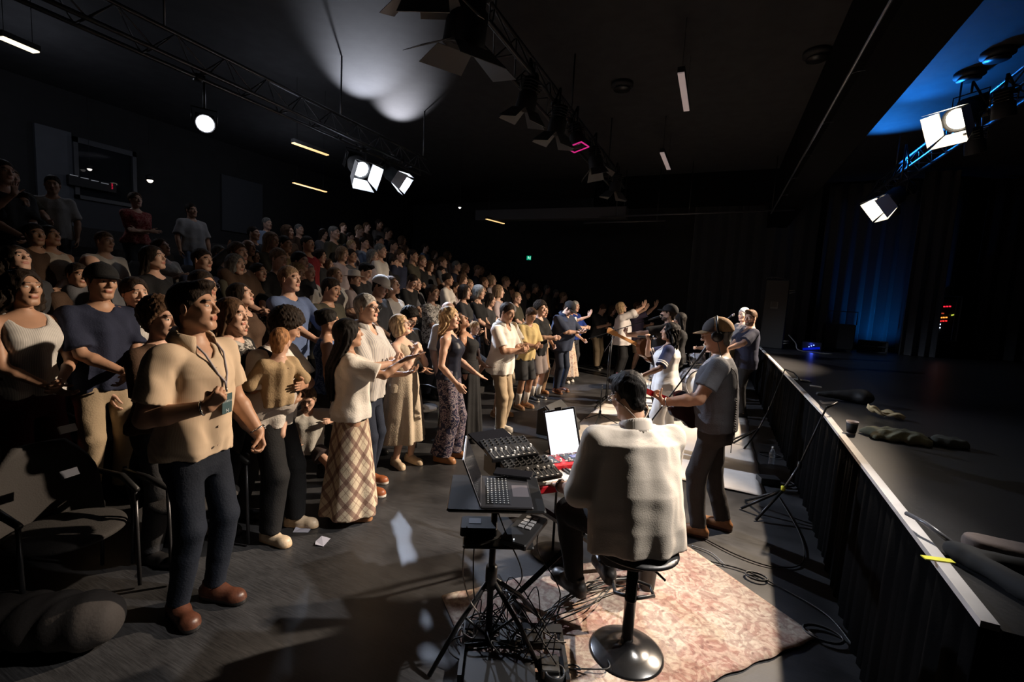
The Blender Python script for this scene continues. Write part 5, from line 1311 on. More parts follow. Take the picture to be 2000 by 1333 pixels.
# rack with signal lights
r0, r1 = ony(1847, 577, 13.9), ony(1884, 577, 13.9); zb_ = float(ony(1862, 666, 13.9)[2]); W = float(r1[0]-r0[0])*1.0; Hh = float(r0[2])-ST_Z
t = empty('equipment_rack', (float(r0[0]+r1[0])/2, 14.0, ST_Z)); tag(t, 'black equipment rack with red, orange and white lights at stage right', 'rack')
MB().rbox((0, .2, Hh/2), (W, .5, Hh), .01).build('cabinet', black, t)
b = MB(); zz0 = zb_-ST_Z; fr = mat('rack_frame', (.10, .11, .13), .4)
for (x, z, sx, sz) in ((0, Hh-.02, W, .03), (W/2-.02, (Hh+zz0)/2, .03, Hh-zz0), (0, zz0, W, .03), (W/2-.10, (Hh+zz0)/2, .015, Hh-zz0), (0, Hh-.10, W*.9, .015)): b.box((x, -.06, z), (sx, .02, sz))
b.build('front_frame', fr, t)
for i, (x, z, w_, c_, s_) in enumerate(((-.10, .26, .15, (1, .02, .05), 1.2), (-.25, .43, .25, (1, .12, .05), .35), (.02, .45, .05, (.8, .9, .1), .8), (-.13, .52, .14, (1, .35, .05), 1.5), (-.13, .60, .15, (1, .03, .03), 1.3), (-.22, .69, .12, (.7, .8, 1), 1.8), (-.23, .77, .15, (.7, .8, 1), 1.8))):
    for k in range(3): MB().box((x+(k-1)*w_/3, -.075, Hh-z+.006*(k-1)), (w_/3*.7, .01, .030)).build('signal_light', mat('sig_%d' % i, tuple(c*.5 for c in c_), .4, emit=c_, estr=s_), t)
# ---- cables along the skirt and odd clutter on the floor
cable('cable', [(.10, 3.55, .012), (.35, 3.55, .014), (.62, 3.42, .012), (.80, 3.25, .02), (.88, 3.0, .015)], .005, rub, 'cable looping across the floor beside the patterned rug')
cable('cable', [(.05, 3.9, .012), (.3, 3.75, .014), (.55, 3.72, .012), (.75, 3.9, .012), (.80, 4.4, .012), (.72, 5.2, .012)], .005, rub, 'long black cable running toward the leaning microphone stand')
cable('cable', [(-.02, 3.72, .012), (.12, 3.68, .014), (.22, 3.55, .012)], .004, mat('cable_grey', (.22, .22, .22), .4), 'short grey cable by the brown shoe of the guitarist')
def coil(c, r, n_, label, m=rub):
    pts = []
    rr_ = random.Random(int(c[0]*100))
    for i in range(n_*16): a = i*2*pi/16; q_ = 1+.12*sin(i*.37); pts.append((c[0]+r*q_*cos(a), c[1]+r*q_*.7*sin(a), .012+.004*(i/16)))
    b_ = MB(); b_.tube(pts, .004, 5); o_ = b_.build('cable_coil', m, smooth=True); return tag(o_, label, 'cable')
coil((.74, 3.05), .10, 4, 'coil of thin cable on the floor near the stage skirt', mat('cable_mid', (.06, .06, .06), .4)); coil((.42, 3.5), .07, 3, 'small coil of cable between rug and stage skirt', mat('cable_mid', (.06, .06, .06), .4)); coil((.80, 5.6), .13, 5, 'tangled coil of cable beside the white mat')
coil((.78, 6.6), .12, 4, 'coil of cable further along the stage skirt')
cable('cable', [(.90, 2.55, .012), (.86, 2.4, .05), (.88, 2.3, .02), (.93, 2.15, .012)], .005, mat('cable_grey', (.22, .22, .22), .4), 'grey cable end hanging at the foot of the stage skirt')
bt = onz(1497, 906); t = empty('water_bottle', (float(bt[0])+.05, float(bt[1]), 0)); tag(t, 'clear water bottle standing among cables by the skirt', 'bottle')
MB().lathe([(.030, 0), (.033, .01), (.033, .15), (.015, .19), (.012, .21)], n=18).build('bottle_body', mat('bottle_clear', (.25, .28, .32), .08, alpha=.45), t, True); MB().lathe([(.014, .205), (.014, .225)], n=14).build('cap', white, t, True)
t = empty('direct_box', (.66, 5.55, 0), .3); tag(t, 'small black stage box with cables on the floor by the mat', 'box'); MB().rbox((0, 0, .04), (.20, .14, .07), .005).build('case', black, t)
# scraps on the floor, left
for (u, v, a_, lab) in ((590, 1036, .7, 'small crumpled paper scrap beside the white sneaker'), (628, 1060, 2.1, 'torn paper scrap lying on the floor before the plaid skirt')):
    p = onz(u, v); b = MB(); b.add([(-.06, -.03, .004), (.05, -.05, .003), (.07, .02, .012), (.01, .045, .004), (-.05, .03, .014)], [(0, 1, 2), (0, 2, 3), (0, 3, 4)])
    o = b.build('paper_scrap', mat('scrap', (.30, .30, .36), .7)); o.location = (p[0], p[1], .0); o.rotation_euler = (0, 0, a_); md = o.modifiers.new('s', 'SOLIDIFY'); md.thickness = .002; tag(o, lab, 'paper')
# ================================================================== the people
def L2(pos, yaw, h, u, v, x=None, y=None):
    """local figure coordinates (1.75 m scale) of what is seen at photo pixel (u, v), at local depth x or y"""
    S = h/1.75; c, s = cos(radians(yaw)), sin(radians(yaw))
    R = np.array([[c, s, 0], [-s, c, 0], [0, 0, 1]]); o = R@(_O-V3(pos))/S; d = R@ray(u, v)
    t = (x-o[0])/d[0] if x is not None else (y-o[1])/d[1]
    return tuple(o+d*t)
def W2(pos, yaw, S, p):
    c, s = cos(radians(yaw)), sin(radians(yaw)); p = V3(p); return (pos[0]+c*p[0]-s*p[1], pos[1]+s*p[0]+c*p[1], pos[2]+p[2])
cream = wave_mat('shirt_cream_rib', (.56, .43, .31), (.50, .38, .27), 55, 'Y')
navy_t = cloth('navy_trouser', (.007, .010, .018)); black_c = cloth('black', (.010, .010, .011)); white_c = cloth('white', (.66, .62, .57)); jeans = cloth('dark_jeans', (.018, .024, .042))
khaki = cloth('khaki', (.34, .26, .17)); greyc = cloth('grey', (.10, .10, .11)); navyc = cloth('navy', (.018, .022, .045)); bluec = cloth('blue', (.012, .035, .20))
dgrey = cloth('dark_grey', (.035, .035, .038)); olive = cloth('olive', (.055, .050, .035)); beige = cloth('beige', (.42, .34, .25)); tanc = cloth('tan', (.26, .16, .09))
# ---- man in the cream shirt, nearest
pos = (-2.58, 1.53, 0); yw = 14; h = 1.87
fist = L2(pos, yw, h, 452, 800, x=.34); hand = L2(pos, yw, h, 478, 812, x=.27)
fg = Fig(h=h, w=.97, d=1.0, lean=2, head=(14, -9, 0), armR=(.21, -.13, 1.16), elR=(-.5, -.55, -.9), handR=('fist', (.6, .1, .6), (-.5, .6, .3)),
         armL=(.12, .31, .90), elL=(-.7, .35, -.4), handL=('hold', (.35, -.12, -.9), (-.3, -.7, -.1)), feet=((.03, .08, 2), (-.03, -.09, -22)), armw=1.14)
p = person(fg, pos, yw, 'tall young man in a cream short sleeved shirt raising a fist, nearest the camera', 'tan', ('quiff', 'dark'),
           top=dict(m=cream, sleeve=.39, hem=-.06, loose=.020, neck='open', wr=.009, flare=.02, sl_loose=.017, seed=.4), bottom=dict(m=navy_t, loose=.012, wr=.004), shoes=('brown', 'black'), res=.0075, rh=.0036, rhand=.004, hair_res=.005, jaw=1.06)
ring_collar(fg, p, cream, r=.078, hgt=.045)
S = fg.S
b = MB(); 
for z in (.40, .30, .20, .10, .0): b.lathe([(.006, 0), (.006, .003), (.001, .0035)], tuple(fg.tp(.150-.02*(z > .35), -.012, z)), 8, yrot(pi/2))
b.build('button', mat('button_cream', (.4, .3, .22), .4), p)
b = MB(); b.tube([tuple(fg.tp(x, y, z)) for x, y, z in ((.02, .068, .545), (.10, .062, .47), (.150, .035, .37), (.166, .014, .33), (.168, .010, .300))], .0055, 6)
b.tube([tuple(fg.tp(x, y, z)) for x, y, z in ((.02, -.068, .545), (.10, -.050, .47), (.150, -.020, .37), (.166, .006, .33), (.168, .010, .300))], .0055, 6)
ly = b.build('lanyard', mat('lanyard_grey', (.30, .27, .30), .6), p, True)
b = MB(); b.tube([tuple(fg.tp(.168, .010, .300)), tuple(fg.tp(.170, .012, .278))], .006, 8); b.build('clip', chrome, ly, True)
b = MB(); R_ = Matrix(fg.T.tolist()); b.box(tuple(fg.tp(.172, .014, .216)), (.004, .072, .108), R_ @ zrot(.08)); bd = b.build('badge', mat('badge_teal', (.035, .075, .085), .4), ly)
o = text_obj('badge_text', 'CITIZENS', .0145, mat('badge_white', (.55, .6, .62), .5), bd, 'CENTER', 1.15)
o.matrix_local = Matrix.Translation(Vector(fg.tp(.175, .014, .224))) @ (R_ @ zrot(.08) @ Matrix(((0, 0, 1), (1, 0, 0), (0, 1, 0)))).to_4x4()
b = MB()
for k in range(3):
    for j in range(3):
        if (k+j) % 2 == 0 or j == 1: b.box(tuple(fg.tp(.1755, .008+.006*k, .174+.006*j)), (.001, .0045, .0045), R_ @ zrot(.08))
b.build('badge_mark', mat('badge_white', (.55, .6, .62), .5), bd)
band(fg, p, 0, chrome, 'watch', .93, chrome); band(fg, p, 1, chrome, 'bracelet', .90)
# ---- father with baby
pos = (-2.93, 2.28, 0); yw = 20
fg = Fig(h=1.72, w=1.02, lean=4, head=(38, 24, 0), armR=(.20, -.06, 1.06), elR=(-.4, -.8, -.5), handR=('hold', (.2, 1, -.1), (-.6, 0, .8)), armL=(.26, -.02, 1.18), elL=(-.2, 1, -.4), handL=('flat', (.2, -1, .1), (-1, 0, .1)), feet=((.12, .12, 4), (.07, -.13, -14)))
p = person(fg, pos, yw, 'father in white tee and black trousers holding a baby against his chest', 'tan', ('curly', 'dark'), top=dict(m=white_c, sleeve=.40, hem=-.06, loose=.03, wr=.006), bottom=dict(m=black_c, loose=.035), shoes=('cream', 'gum'), res=.009, rh=.0055, rhand=.005)
F = Field(); sh, el, wr, fd, nn, pose, sg = fg.arms[1]
b = MB(); b.tube([tuple(fg.tp(*q)) for q in ((-.06, -.155, .47), (-.02, -.165, .51), (.07, -.13, .46), (.12, -.05, .32), (.12, .08, .20))], .030, 8); b.build('carrier_strap', cloth('navy', (.018, .022, .045)), p, True)
bp = W2(pos, yw, 1, fg.tp(.12, -.17, .22))
fb = Fig(h=.90, w=1.15, d=1.2, hs=1.5, lean=-4, head=(-52, 5, 0), pelvis=(0, 0, .93), armL=(.24, .20, 1.18), elL=(0, .6, -.9), armR=(.10, -.26, 1.02), elR=(-.3, -.6, -.9), feet=((.10, .16, 10), (.10, -.16, -10)), ank=(.35, .35), knee=((1, .9, .2), (1, -.9, .2)), legw=1.35, armw=1.2, handscale=.85)
bpos = (bp[0], bp[1], bp[2]-.50)
p = person(fb, bpos, 176, 'baby in a tan shirt with bare legs carried in the arms of its father', 'fair', ('thin', 'ginger'), top=dict(m=cloth('tan_baby', (.36, .26, .15)), sleeve=.55, hem=-.10, loose=.05, wr=.004, neck='crew', sl_loose=.035), bottom=dict(m=cloth('babyshorts', (.42, .37, .33)), length=.28, loose=.05, name='shorts'), barefoot=True, res=.007, rh=.0045, rhand=.004, hair_res=.005, nose=.7)
mbx = MB(); q0 = fb.tp(-.165, 0, .40); mbx.box(tuple(q0), (.003, .055, .022), Matrix(fb.T.tolist())); mbx.build('shirt_label', mat('label_brown', (.12, .06, .03), .7), p)
# ---- woman with long black hair and plaid skirt
plaid = mat('plaid', (.50, .40, .28), .85, bump=.2, bscale=90); nt = plaid.node_tree; N = nt.nodes; L = nt.links
tc = N.new('ShaderNodeTexCoord'); outs = []
# stripes wrap round the skirt: angle and height turned to a diagonal grid
sp_ = N.new('ShaderNodeSeparateXYZ'); L.new(tc.outputs['Object'], sp_.inputs[0])
at_ = N.new('ShaderNodeMath'); at_.operation = 'ARCTAN2'; L.new(sp_.outputs[1], at_.inputs[0]); L.new(sp_.outputs[0], at_.inputs[1])
def mth(op, a, b_=None):
    m_ = N.new('ShaderNodeMath'); m_.operation = op
    for i_, v_ in enumerate((a, b_)):
        if v_ is None: continue
        if isinstance(v_, (int, float)): m_.inputs[i_].default_value = v_
        else: L.new(v_, m_.inputs[i_])
    return m_.outputs[0]
aa = mth('MULTIPLY', at_.outputs[0], .21)
zz = mth('MULTIPLY', sp_.outputs[2], .78)
col = None
for s_ in (1, -1):
    tt = mth('ADD', aa if s_ > 0 else mth('MULTIPLY', aa, -1), zz)
    ph = mth('FRACT', mth('MULTIPLY', tt, 6.8))
    wide = mth('LESS_THAN', mth('ABSOLUTE', mth('SUBTRACT', ph, .5)), .14)
    thin = mth('LESS_THAN', mth('ABSOLUTE', mth('SUBTRACT', mth('FRACT', mth('ADD', ph, .42)), .5)), .03)
    s2 = mth('MAXIMUM', wide, mth('MULTIPLY', thin, .6)); col = s2 if col is None else mth('ADD', col, s2)
r_ = N.new('ShaderNodeValToRGB'); r_.color_ramp.elements[0].color = (.56, .46, .33, 1); r_.color_ramp.elements[1].color = (.16, .09, .065, 1); r_.color_ramp.elements.new(.5).color = (.27, .175, .13, 1)
L.new(mth('MULTIPLY', col, .5), r_.inputs[0]); L.new(r_.outputs[0], N['Principled BSDF'].inputs['Base Color'])
pos = (-2.62, 2.76, 0); yw = 46
ha = L2(pos, yw, 1.64, 728, 652, x=.50); hb_ = L2(pos, yw, 1.64, 770, 702, x=.42)
fg = Fig(h=1.64, fem=1, w=1.0, lean=-2, head=(10, -6, 0), armR=(.44, -.10, 1.42), elR=(.1, -.6, -1), handR=('flat', (1, .05, .25), (0, .3, 1)), armL=(.46, .12, 1.24), elL=(.0, .6, -1), handL=('relax', (1, -.1, .35), (0, .2, 1)))
p = person(fg, pos, yw, 'woman with long black hair in white tee and brown plaid skirt reaching forward', 'tan', ('verylong', 'black'), top=dict(m=white_c, sleeve=.42, hem=-.02, loose=.04, wr=.007, neck='crew', sl_loose=.035, gl=.012, flare=.04), skirt=dict(m=plaid, z_top=1.02, z_bot=.07, bot_rx=.235, bot_ry=.255, folds=6, amp=.018), shoes=('tanleather', None), res=.008, rh=.005, rhand=.0045, hair_res=.006)
# ---- grey haired man with glasses
stripe = wave_mat('shirt_white_stripe', (.56, .53, .50), (.36, .35, .36), 16, 'Y', sharp=(.60, .68))
pos = (-2.92, 3.25, 0); yw = 14
fg = Fig(h=1.83, w=1.06, d=1.1, belly=.02, lean=0, head=(-4, -4, 0), armR=(.25, -.02, 1.16), elR=(-.3, -.8, -.6), handR=('hold', (.5, .8, .2), (-.4, 0, 1)), armL=(.24, .10, 1.14), elL=(-.3, .8, -.6), handL=('hold', (.6, -.6, .2), (-.4, 0, 1)), feet=((0, .1, 6), (.1, -.12, -8)))
p = person(fg, pos, yw, 'grey haired man with glasses in a white striped shirt behind the plaid skirt woman', 'fair', ('short', 'silver'), top=dict(m=stripe, sleeve=.46, hem=-.10, loose=.03, neck='open', wr=.005), bottom=dict(m=jeans, loose=.014), shoes=('rust', 'white'), res=.008, rh=.0042, rhand=.005, hair_res=.006)
glasses(fg, p, BLACKM()); ring_collar(fg, p, stripe)
# ---- older blond lady in a cream dress
linen = cloth('linen', (.50, .42, .32), bump=.5); pos = (-2.98, 3.90, 0); yw = 4
fg = Fig(h=1.63, fem=1, w=1.04, lean=-3, head=(8, -16, 0), armR=(.17, -.02, 1.36), elR=(.1, -.7, -1), handR=('fist', (-.1, .6, .6), (-.7, .5, 0)), armL=(.18, .05, 1.35), elL=(.1, .7, -1), handL=('fist', (-.1, -.6, .6), (-.7, -.5, 0)), feet=((.06, .09, -10), (-.02, -.09, -28)))
p = person(fg, pos, yw, 'older woman with blond bob and glasses in a long cream dress, hands clasped', 'pale', ('bob', 'blond'), top=dict(m=linen, sleeve=.0, hem=-.05, loose=.024, neck='scoop', tank=True, name='dress_bodice'), skirt=dict(m=linen, z_top=1.16, z_bot=.30, bot_rx=.235, bot_ry=.27, folds=7, amp=.022, top_r=.005, name='dress_skirt', mid=.7), shoes=('cream', None), res=.008, rh=.0042, rhand=.0045, hair_res=.006)
glasses(fg, p, mat('glasses_clear', (.35, .28, .25), .3))
# ---- seated small boy in white
pos = (-3.22, 2.84, 0); yw = -28
fg = Fig(h=1.12, w=1.0, hs=1.22, lean=12, head=(-22, 4, 0), pelvis=(0, 0, .72), armR=(.18, -.22, .86), elR=(-.3, -1, -.3), armL=(.25, .26, 1.10), elL=(-.2, 1, -.3), feet=((.42, .20, 10), (.36, -.24, -14)), ank=(.10, .10), knee=((1, .6, .8), (1, -.7, .8)))
p = person(fg, pos, yw, 'small barelegged boy in a white tee sitting low behind the plaid skirt', 'fair', ('short', 'lightbrown'), top=dict(m=cloth('white_soft', (.46, .44, .40)), sleeve=.5, hem=-.06, loose=.06), bottom=dict(m=cloth('dark_short', (.04, .03, .03)), length=.30, loose=.03, name='shorts'), barefoot=True, res=.008, rh=.005, rhand=.005, nose=.7)
# ---- blond woman in navy sleeveless top and paisley trousers
pais = blotch_mat('paisley', (.012, .012, .035), (.30, .25, .26), 26, .50, c3=(.06, .04, .07)); silkn = cloth('navy_silk', (.010, .012, .024), .45, .1)
pos = (-2.66, 4.28, 0); yw = 16
fg = Fig(h=1.73, fem=1, w=1.0, lean=-1, head=(-6, -4, 0), armR=(.16, -.24, .93), elR=(-1, -.3, -.2), handR=('relax', (.55, .15, -.8), (-.2, .9, 0)), armL=(.24, .26, .98), elL=(-.8, .5, -.4), handL=('flat', (.8, .1, -.5), (0, 0, 1)), feet=((.05, .08, 5), (-.03, -.10, -10)))
p = person(fg, pos, yw, 'blond woman in navy sleeveless top and paisley trousers, seen in profile', 'fair', ('wavy', 'blond'), top=dict(m=silkn, sleeve=0, hem=.02, loose=.022, neck='v', tank=True), bottom=dict(m=pais, loose=.045, flare=.03, wr=.006), shoes=('tanleather', None), res=.008, rh=.0045, rhand=.0045, hair_res=.006)
b = MB(); b.tube([tuple(fg.tp(x, y, z)) for x, y, z in ((.0, .07, .52), (.07, .06, .46), (.125, .01, .38), (.07, -.06, .46), (.0, -.07, .52))], .006, 6); b.build('necklace', mat('necklace_silver', (.4, .4, .42), .3, metal=.8), p, True)
# ---- others of the front row
pos = (-3.25, 5.15, 0)
fg = Fig(h=1.76, w=1.05, head=(-5, 0, 0), feet=((.0, .1, 5), (.06, -.1, -12)))
p = person(fg, pos, -10, 'bald man mostly hidden behind the blond woman, khaki trousers and green sneakers', 'pale', ('bald', 'grey'), top=dict(m=white_c, sleeve=.5, hem=-.06, loose=.025), bottom=dict(m=khaki, loose=.02), shoes=('green', 'white'), rh=.006)
pos = (-2.82, 5.0, 0); yw = 14
fg = Fig(h=1.66, fem=1, lean=-7, head=(-4, -34, 0), armR=(.12, -.27, .98), elR=(-.8, -.5, -.4), handR=('flat', (.9, -.1, -.3), (0, .2, 1)), armL=(.18, .26, .98), elL=(-.8, .5, -.4), handL=('flat', (1, .1, .05), (0, -.2, 1)))
p = person(fg, pos, yw, 'woman with long brown hair in a black dress, face turned up', 'tan', ('curlylong', 'brown'), top=dict(m=black_c, sleeve=0, hem=.0, loose=.015, neck='scoop', tank=True, name='dress_bodice'), skirt=dict(m=black_c, z_top=1.10, z_bot=.08, bot_rx=.22, bot_ry=.24, name='dress_skirt'), shoes=('black', None), res=.009, rh=.005)
cpos = (-3.02, 5.45, .60)
fg = Fig(h=.86, hs=1.36, w=1.1, head=(-70, 8, 0), feet=((.12, .1, 0), (.12, -.1, 0)), ank=(.3, .3), legw=1.2)
person(fg, cpos, 60, 'little blond child in navy carried beside the woman in black', 'pale', ('short', 'blond'), top=dict(m=navyc, sleeve=.5, hem=-.05, loose=.03), bottom=dict(m=greyc, length=.5, name='shorts'), barefoot=True, res=.009, rh=.005)
pos = (-2.62, 5.52, 0); yw = -6
fg = Fig(h=1.79, w=1.0, lean=3, head=(-8, 10, 0), armR=(.30, .02, 1.14), elR=(-.3, -.7, -.9), handR=('fist', (.6, .5, .4), (0, .8, .2)), armL=(.31, .05, 1.12), elL=(-.3, .7, -.9), handL=('fist', (.6, -.5, .4), (0, -.8, .2)), feet=((.0, .09, 5), (.10, -.10, -10)))
p = person(fg, pos, yw, 'dark haired man in a bright white short sleeved shirt and khaki trousers, hands together', 'tan', ('short', 'dark'), top=dict(m=cloth('bright_white', (.74, .70, .64)), sleeve=.40, hem=-.12, loose=.022, neck='open', flare=.12), bottom=dict(m=khaki, loose=.024, wr=.007), shoes=('white', 'white'), res=.009, rh=.005, rhand=.005)
ring_collar(fg, p, cloth('bright_white', (.74, .70, .64)))
pos = (-2.95, 6.25, 0); yw = -14
fg = Fig(h=1.77, w=1.08, lean=5, head=(-10, 14, 0), armR=(.30, -.04, 1.02), elR=(-.3, -.8, -.7), handR=('hold', (.4, .9, 0), (-.5, 0, .8)), armL=(.28, -.02, 1.15), elL=(0, .8, -.7), handL=('flat', (.2, -1, 0), (-1, 0, 0)))
p = person(fg, pos, yw, 'man in a white tee and pale cap holding a toddler, behind the bright white shirt', 'tan', ('short', 'grey'), top=dict(m=white_c, sleeve=.42, hem=-.08, loose=.03), bottom=dict(m=beige, length=.5, loose=.035, name='shorts'), shoes=('tanleather', 'gum'), rh=.0055)
cap_mesh(fg, p, cloth('grey_cap', (.22, .21, .21)), back=True)
bp = W2(pos, yw, 1, fg.tp(.20, -.02, .14))
fb = Fig(h=.84, hs=1.38, w=1.15, lean=2, head=(30, 10, 0), feet=((.12, .14, 0), (.12, -.14, 0)), ank=(.36, .36), legw=1.3, knee=((1, .9, .2), (1, -.9, .2)), armL=(.2, .22, 1.2), armR=(.2, -.22, 1.2))
person(fb, (bp[0], bp[1], bp[2]-.46), 165, 'toddler in a cream top held by the man in the pale cap', 'fair', ('thin', 'blond'), top=dict(m=cloth('cream_b', (.5, .42, .32)), sleeve=.5, hem=-.1, loose=.045), bottom=dict(m=greyc, length=.4, loose=.035, name='shorts'), barefoot=True, res=.008, rh=.005)
pos = (-2.88, 6.95, 0); yw = -20
fg = Fig(h=1.72, w=1.02, lean=6, head=(-14, 22, 0), armR=(.28, .0, 1.10), elR=(-.3, -.8, -.8), armL=(.27, .02, 1.08), elL=(-.3, .8, -.8), handR=('fist', None, None), handL=('fist', None, None))
p = person(fg, pos, yw, 'young man in a pale yellow tee and dark grey shorts looking down', 'tan', ('quiff', 'brown'), top=dict(m=cloth('yellow', (.58, .44, .20)), sleeve=.46, hem=-.08, loose=.034), bottom=dict(m=dgrey, length=.5, loose=.035, name='shorts'), shoes=('tanleather', 'gum'), rh=.0055)
def socks(fg, p, m):
    b_ = MB()
    for (hip, kn, an, fa) in fg.legs: b_ = MB(); b_.tube([tuple(an+V3(0, 0, -.03)), tuple(an+(kn-an)*.30), tuple(an+(kn-an)*.46)], [.040, .048, .053], 12); b_.build('sock', m, p, True)
socks(fg, p, white_c)
pos = (-2.92, 7.65, 0); yw = -12
fg = Fig(h=1.80, w=.95, lean=1, head=(-6, 0, 0), armR=(.32, .02, 1.14), elR=(-.4, -.5, -.9), armL=(.30, .06, 1.12), elL=(-.4, .5, -.9), handR=('fist', None, None), handL=('fist', None, None))
p = person(fg, pos, yw, 'teenage boy in a black tee and grey shorts with white socks, in profile', 'fair', ('curly', 'dark'), top=dict(m=black_c, sleeve=.44, hem=-.12, loose=.036), bottom=dict(m=cloth('grey_taupe', (.22, .18, .17)), length=.52, loose=.04, name='shorts'), shoes=('black', 'white'), rh=.0055, hair_res=.006)
socks(fg, p, white_c)
pos = (-3.05, 8.15, 0)
fg = Fig(h=1.74, fem=1, head=(-4, 6, 0), armR=(.28, .02, 1.12), armL=(.26, .05, .98))
p = person(fg, pos, -14, 'woman in a patterned cream blouse and tan trousers behind the boy in black', 'tan', ('curlylong', 'brown'), top=dict(m=blotch_mat('cream_print', (.52, .40, .28), (.30, .18, .10), 22), sleeve=.6, hem=-.02, loose=.03, neck='v'), bottom=dict(m=tanc, loose=.035, flare=.01), shoes=('tanleather', None), rh=.006)
pos = (-2.80, 8.62, 0); yw = -16
fg = Fig(h=1.86, w=1.22, d=1.3, belly=.03, lean=6, head=(2, 34, 0), armR=(.38, .0, 1.16), elR=(-.4, -.8, -.6), handR=('hold', (.9, .4, .1), (0, .2, 1)), armL=(.40, .06, 1.16), elL=(-.4, .8, -.6), handL=('hold', (.9, -.4, .1), (0, -.2, 1)), feet=((0, .10, 5), (.04, -.12, -18)))
p = person(fg, pos, yw, 'large man with cap and glasses in a navy button shirt looking at his phone', 'fair', ('short', 'dark'), top=dict(m=cloth('navy_linen', (.024, .032, .058)), sleeve=.52, hem=-.12, loose=.04, neck='open', flare=.1), bottom=dict(m=jeans, loose=.02), shoes=('brown', 'tanleather'), res=.009, rh=.005, rhand=.005)
cap_mesh(fg, p, black_c); glasses(fg, p, BLACKM()); ring_collar(fg, p, cloth('navy_linen', (.024, .032, .058)))
ph = W2(pos, yw, 1, (V3(fg.arms[0][2])+V3(fg.arms[1][2]))/2+V3(.10, 0, .035)); b = MB(); b.rbox((0, 0, 0), (.15, .075, .009), .003); o = b.build('phone', black, None); o.location = ph; o.rotation_euler = (0, -.5, radians(yw)); tag(o, 'phone held by the large man in the navy shirt', 'phone')
pos = (-3.0, 9.7, 0); yw = -6
fg = Fig(h=1.70, fem=1, head=(0, -8, 0), armR=(.50, -.02, 1.56), elR=(.1, -.4, -1), handR=('flat', (.4, .0, 1), (.2, 1, 0)), armL=(.30, .2, 1.0))
p = person(fg, pos, yw, 'white haired woman in a long cream patterned skirt raising one hand', 'fair', ('bob', 'white'), top=dict(m=white_c, sleeve=.48, hem=-.02, loose=.03), skirt=dict(m=blotch_mat('skirt_print', (.55, .44, .34), (.36, .22, .17), 30, .56), z_bot=.16, bot_rx=.30, bot_ry=.33, folds=9, amp=.02), shoes=('white', 'white'), rh=.006)
pos = (-3.15, 10.6, 0); yw = -10
fg = Fig(h=1.82, w=1.12, d=1.15, belly=.02, head=(-6, 2, 0), armR=(.34, -.06, 1.16), elR=(-.4, -.8, -.5), handR=('hold', None, None), armL=(.33, .10, 1.15), elL=(-.4, .8, -.5))
p = person(fg, pos, yw, 'grey haired man in a bright blue sweater and dark trousers', 'fair', ('short', 'silver'), top=dict(m=bluec, sleeve=.55, hem=-.07, loose=.035), bottom=dict(m=dgrey, loose=.02), shoes=('black', None), rh=.006)
pos = (-2.95, 12.2, 0); yw = -25
fg = Fig(h=1.80, w=1.1, lean=7, head=(-10, 28, 0), armR=(.32, .0, 1.18), armL=(.30, .05, 1.20), handR=('fist', None, None), handL=('fist', None, None), feet=((.0, .10, 0), (.16, -.12, -20)))
person(fg, pos, yw, 'man in a dark grey tee and khaki trousers with bowed head near the far end', 'fair', ('short', 'brown'), top=dict(m=dgrey, sleeve=.46, hem=-.1, loose=.035), bottom=dict(m=khaki, loose=.03), shoes=('black', 'white'), rh=.006)
pos = (-2.75, 12.8, 0)
fg = Fig(h=1.74, fem=1, lean=3, head=(0, 12, 0), armR=(.28, .0, 1.2), armL=(.3, .05, 1.2)); person(fg, pos, -25, 'woman in dark clothes just behind the bowed man in khaki trousers', 'fair', ('long', 'brown'), top=dict(m=black_c, sleeve=.5, hem=-.08, loose=.03), bottom=dict(m=black_c), rh=.008)
pos = (-2.08, 11.15, 0); yw = 5
fg = Fig(h=1.86, w=1.06, d=1.1, belly=.02, lean=-3, head=(-2, -14, 0), armR=(.42, -.12, 1.66), elR=(.2, -.8, -1), handR=('flat', (.35, .1, 1), (.2, 1, 0)), armL=(.50, .12, 1.62), elL=(.2, .8, -1), handL=('flat', (.5, -.1, 1), (.2, -1, 0)), feet=((0, .1, 5), (-.04, -.12, -6)))
p = person(fg, pos, yw, 'person with chin length blond hair in a loose white blouse, both hands raised', 'fair', ('bob', 'blond'), top=dict(m=cloth('blouse_white', (.60, .56, .54)), sleeve=.62, hem=-.16, loose=.045, neck='v', flare=.12), bottom=dict(m=black_c, loose=.035), shoes=('black', 'white'), rh=.006)
glasses(fg, p, BLACKM())
pos = (-1.95, 12.4, 0); yw = 0
fg = Fig(h=1.88, w=1.05, head=(-4, -4, 0), armR=(.42, -.1, 1.66), elR=(.2, -.8, -1), handR=('flat', (.3, 0, 1), (.2, 1, 0)), armL=(.3, .15, 1.2))
person(fg, pos, yw, 'man in a mauve shirt and shorts behind the raised hands at the far end', 'fair', ('short', 'brown'), top=dict(m=cloth('mauve', (.15, .12, .19)), sleeve=.5, hem=-.12, loose=.03), bottom=dict(m=khaki, length=.5, loose=.03, name='shorts'), shoes=('black', None), rh=.007)
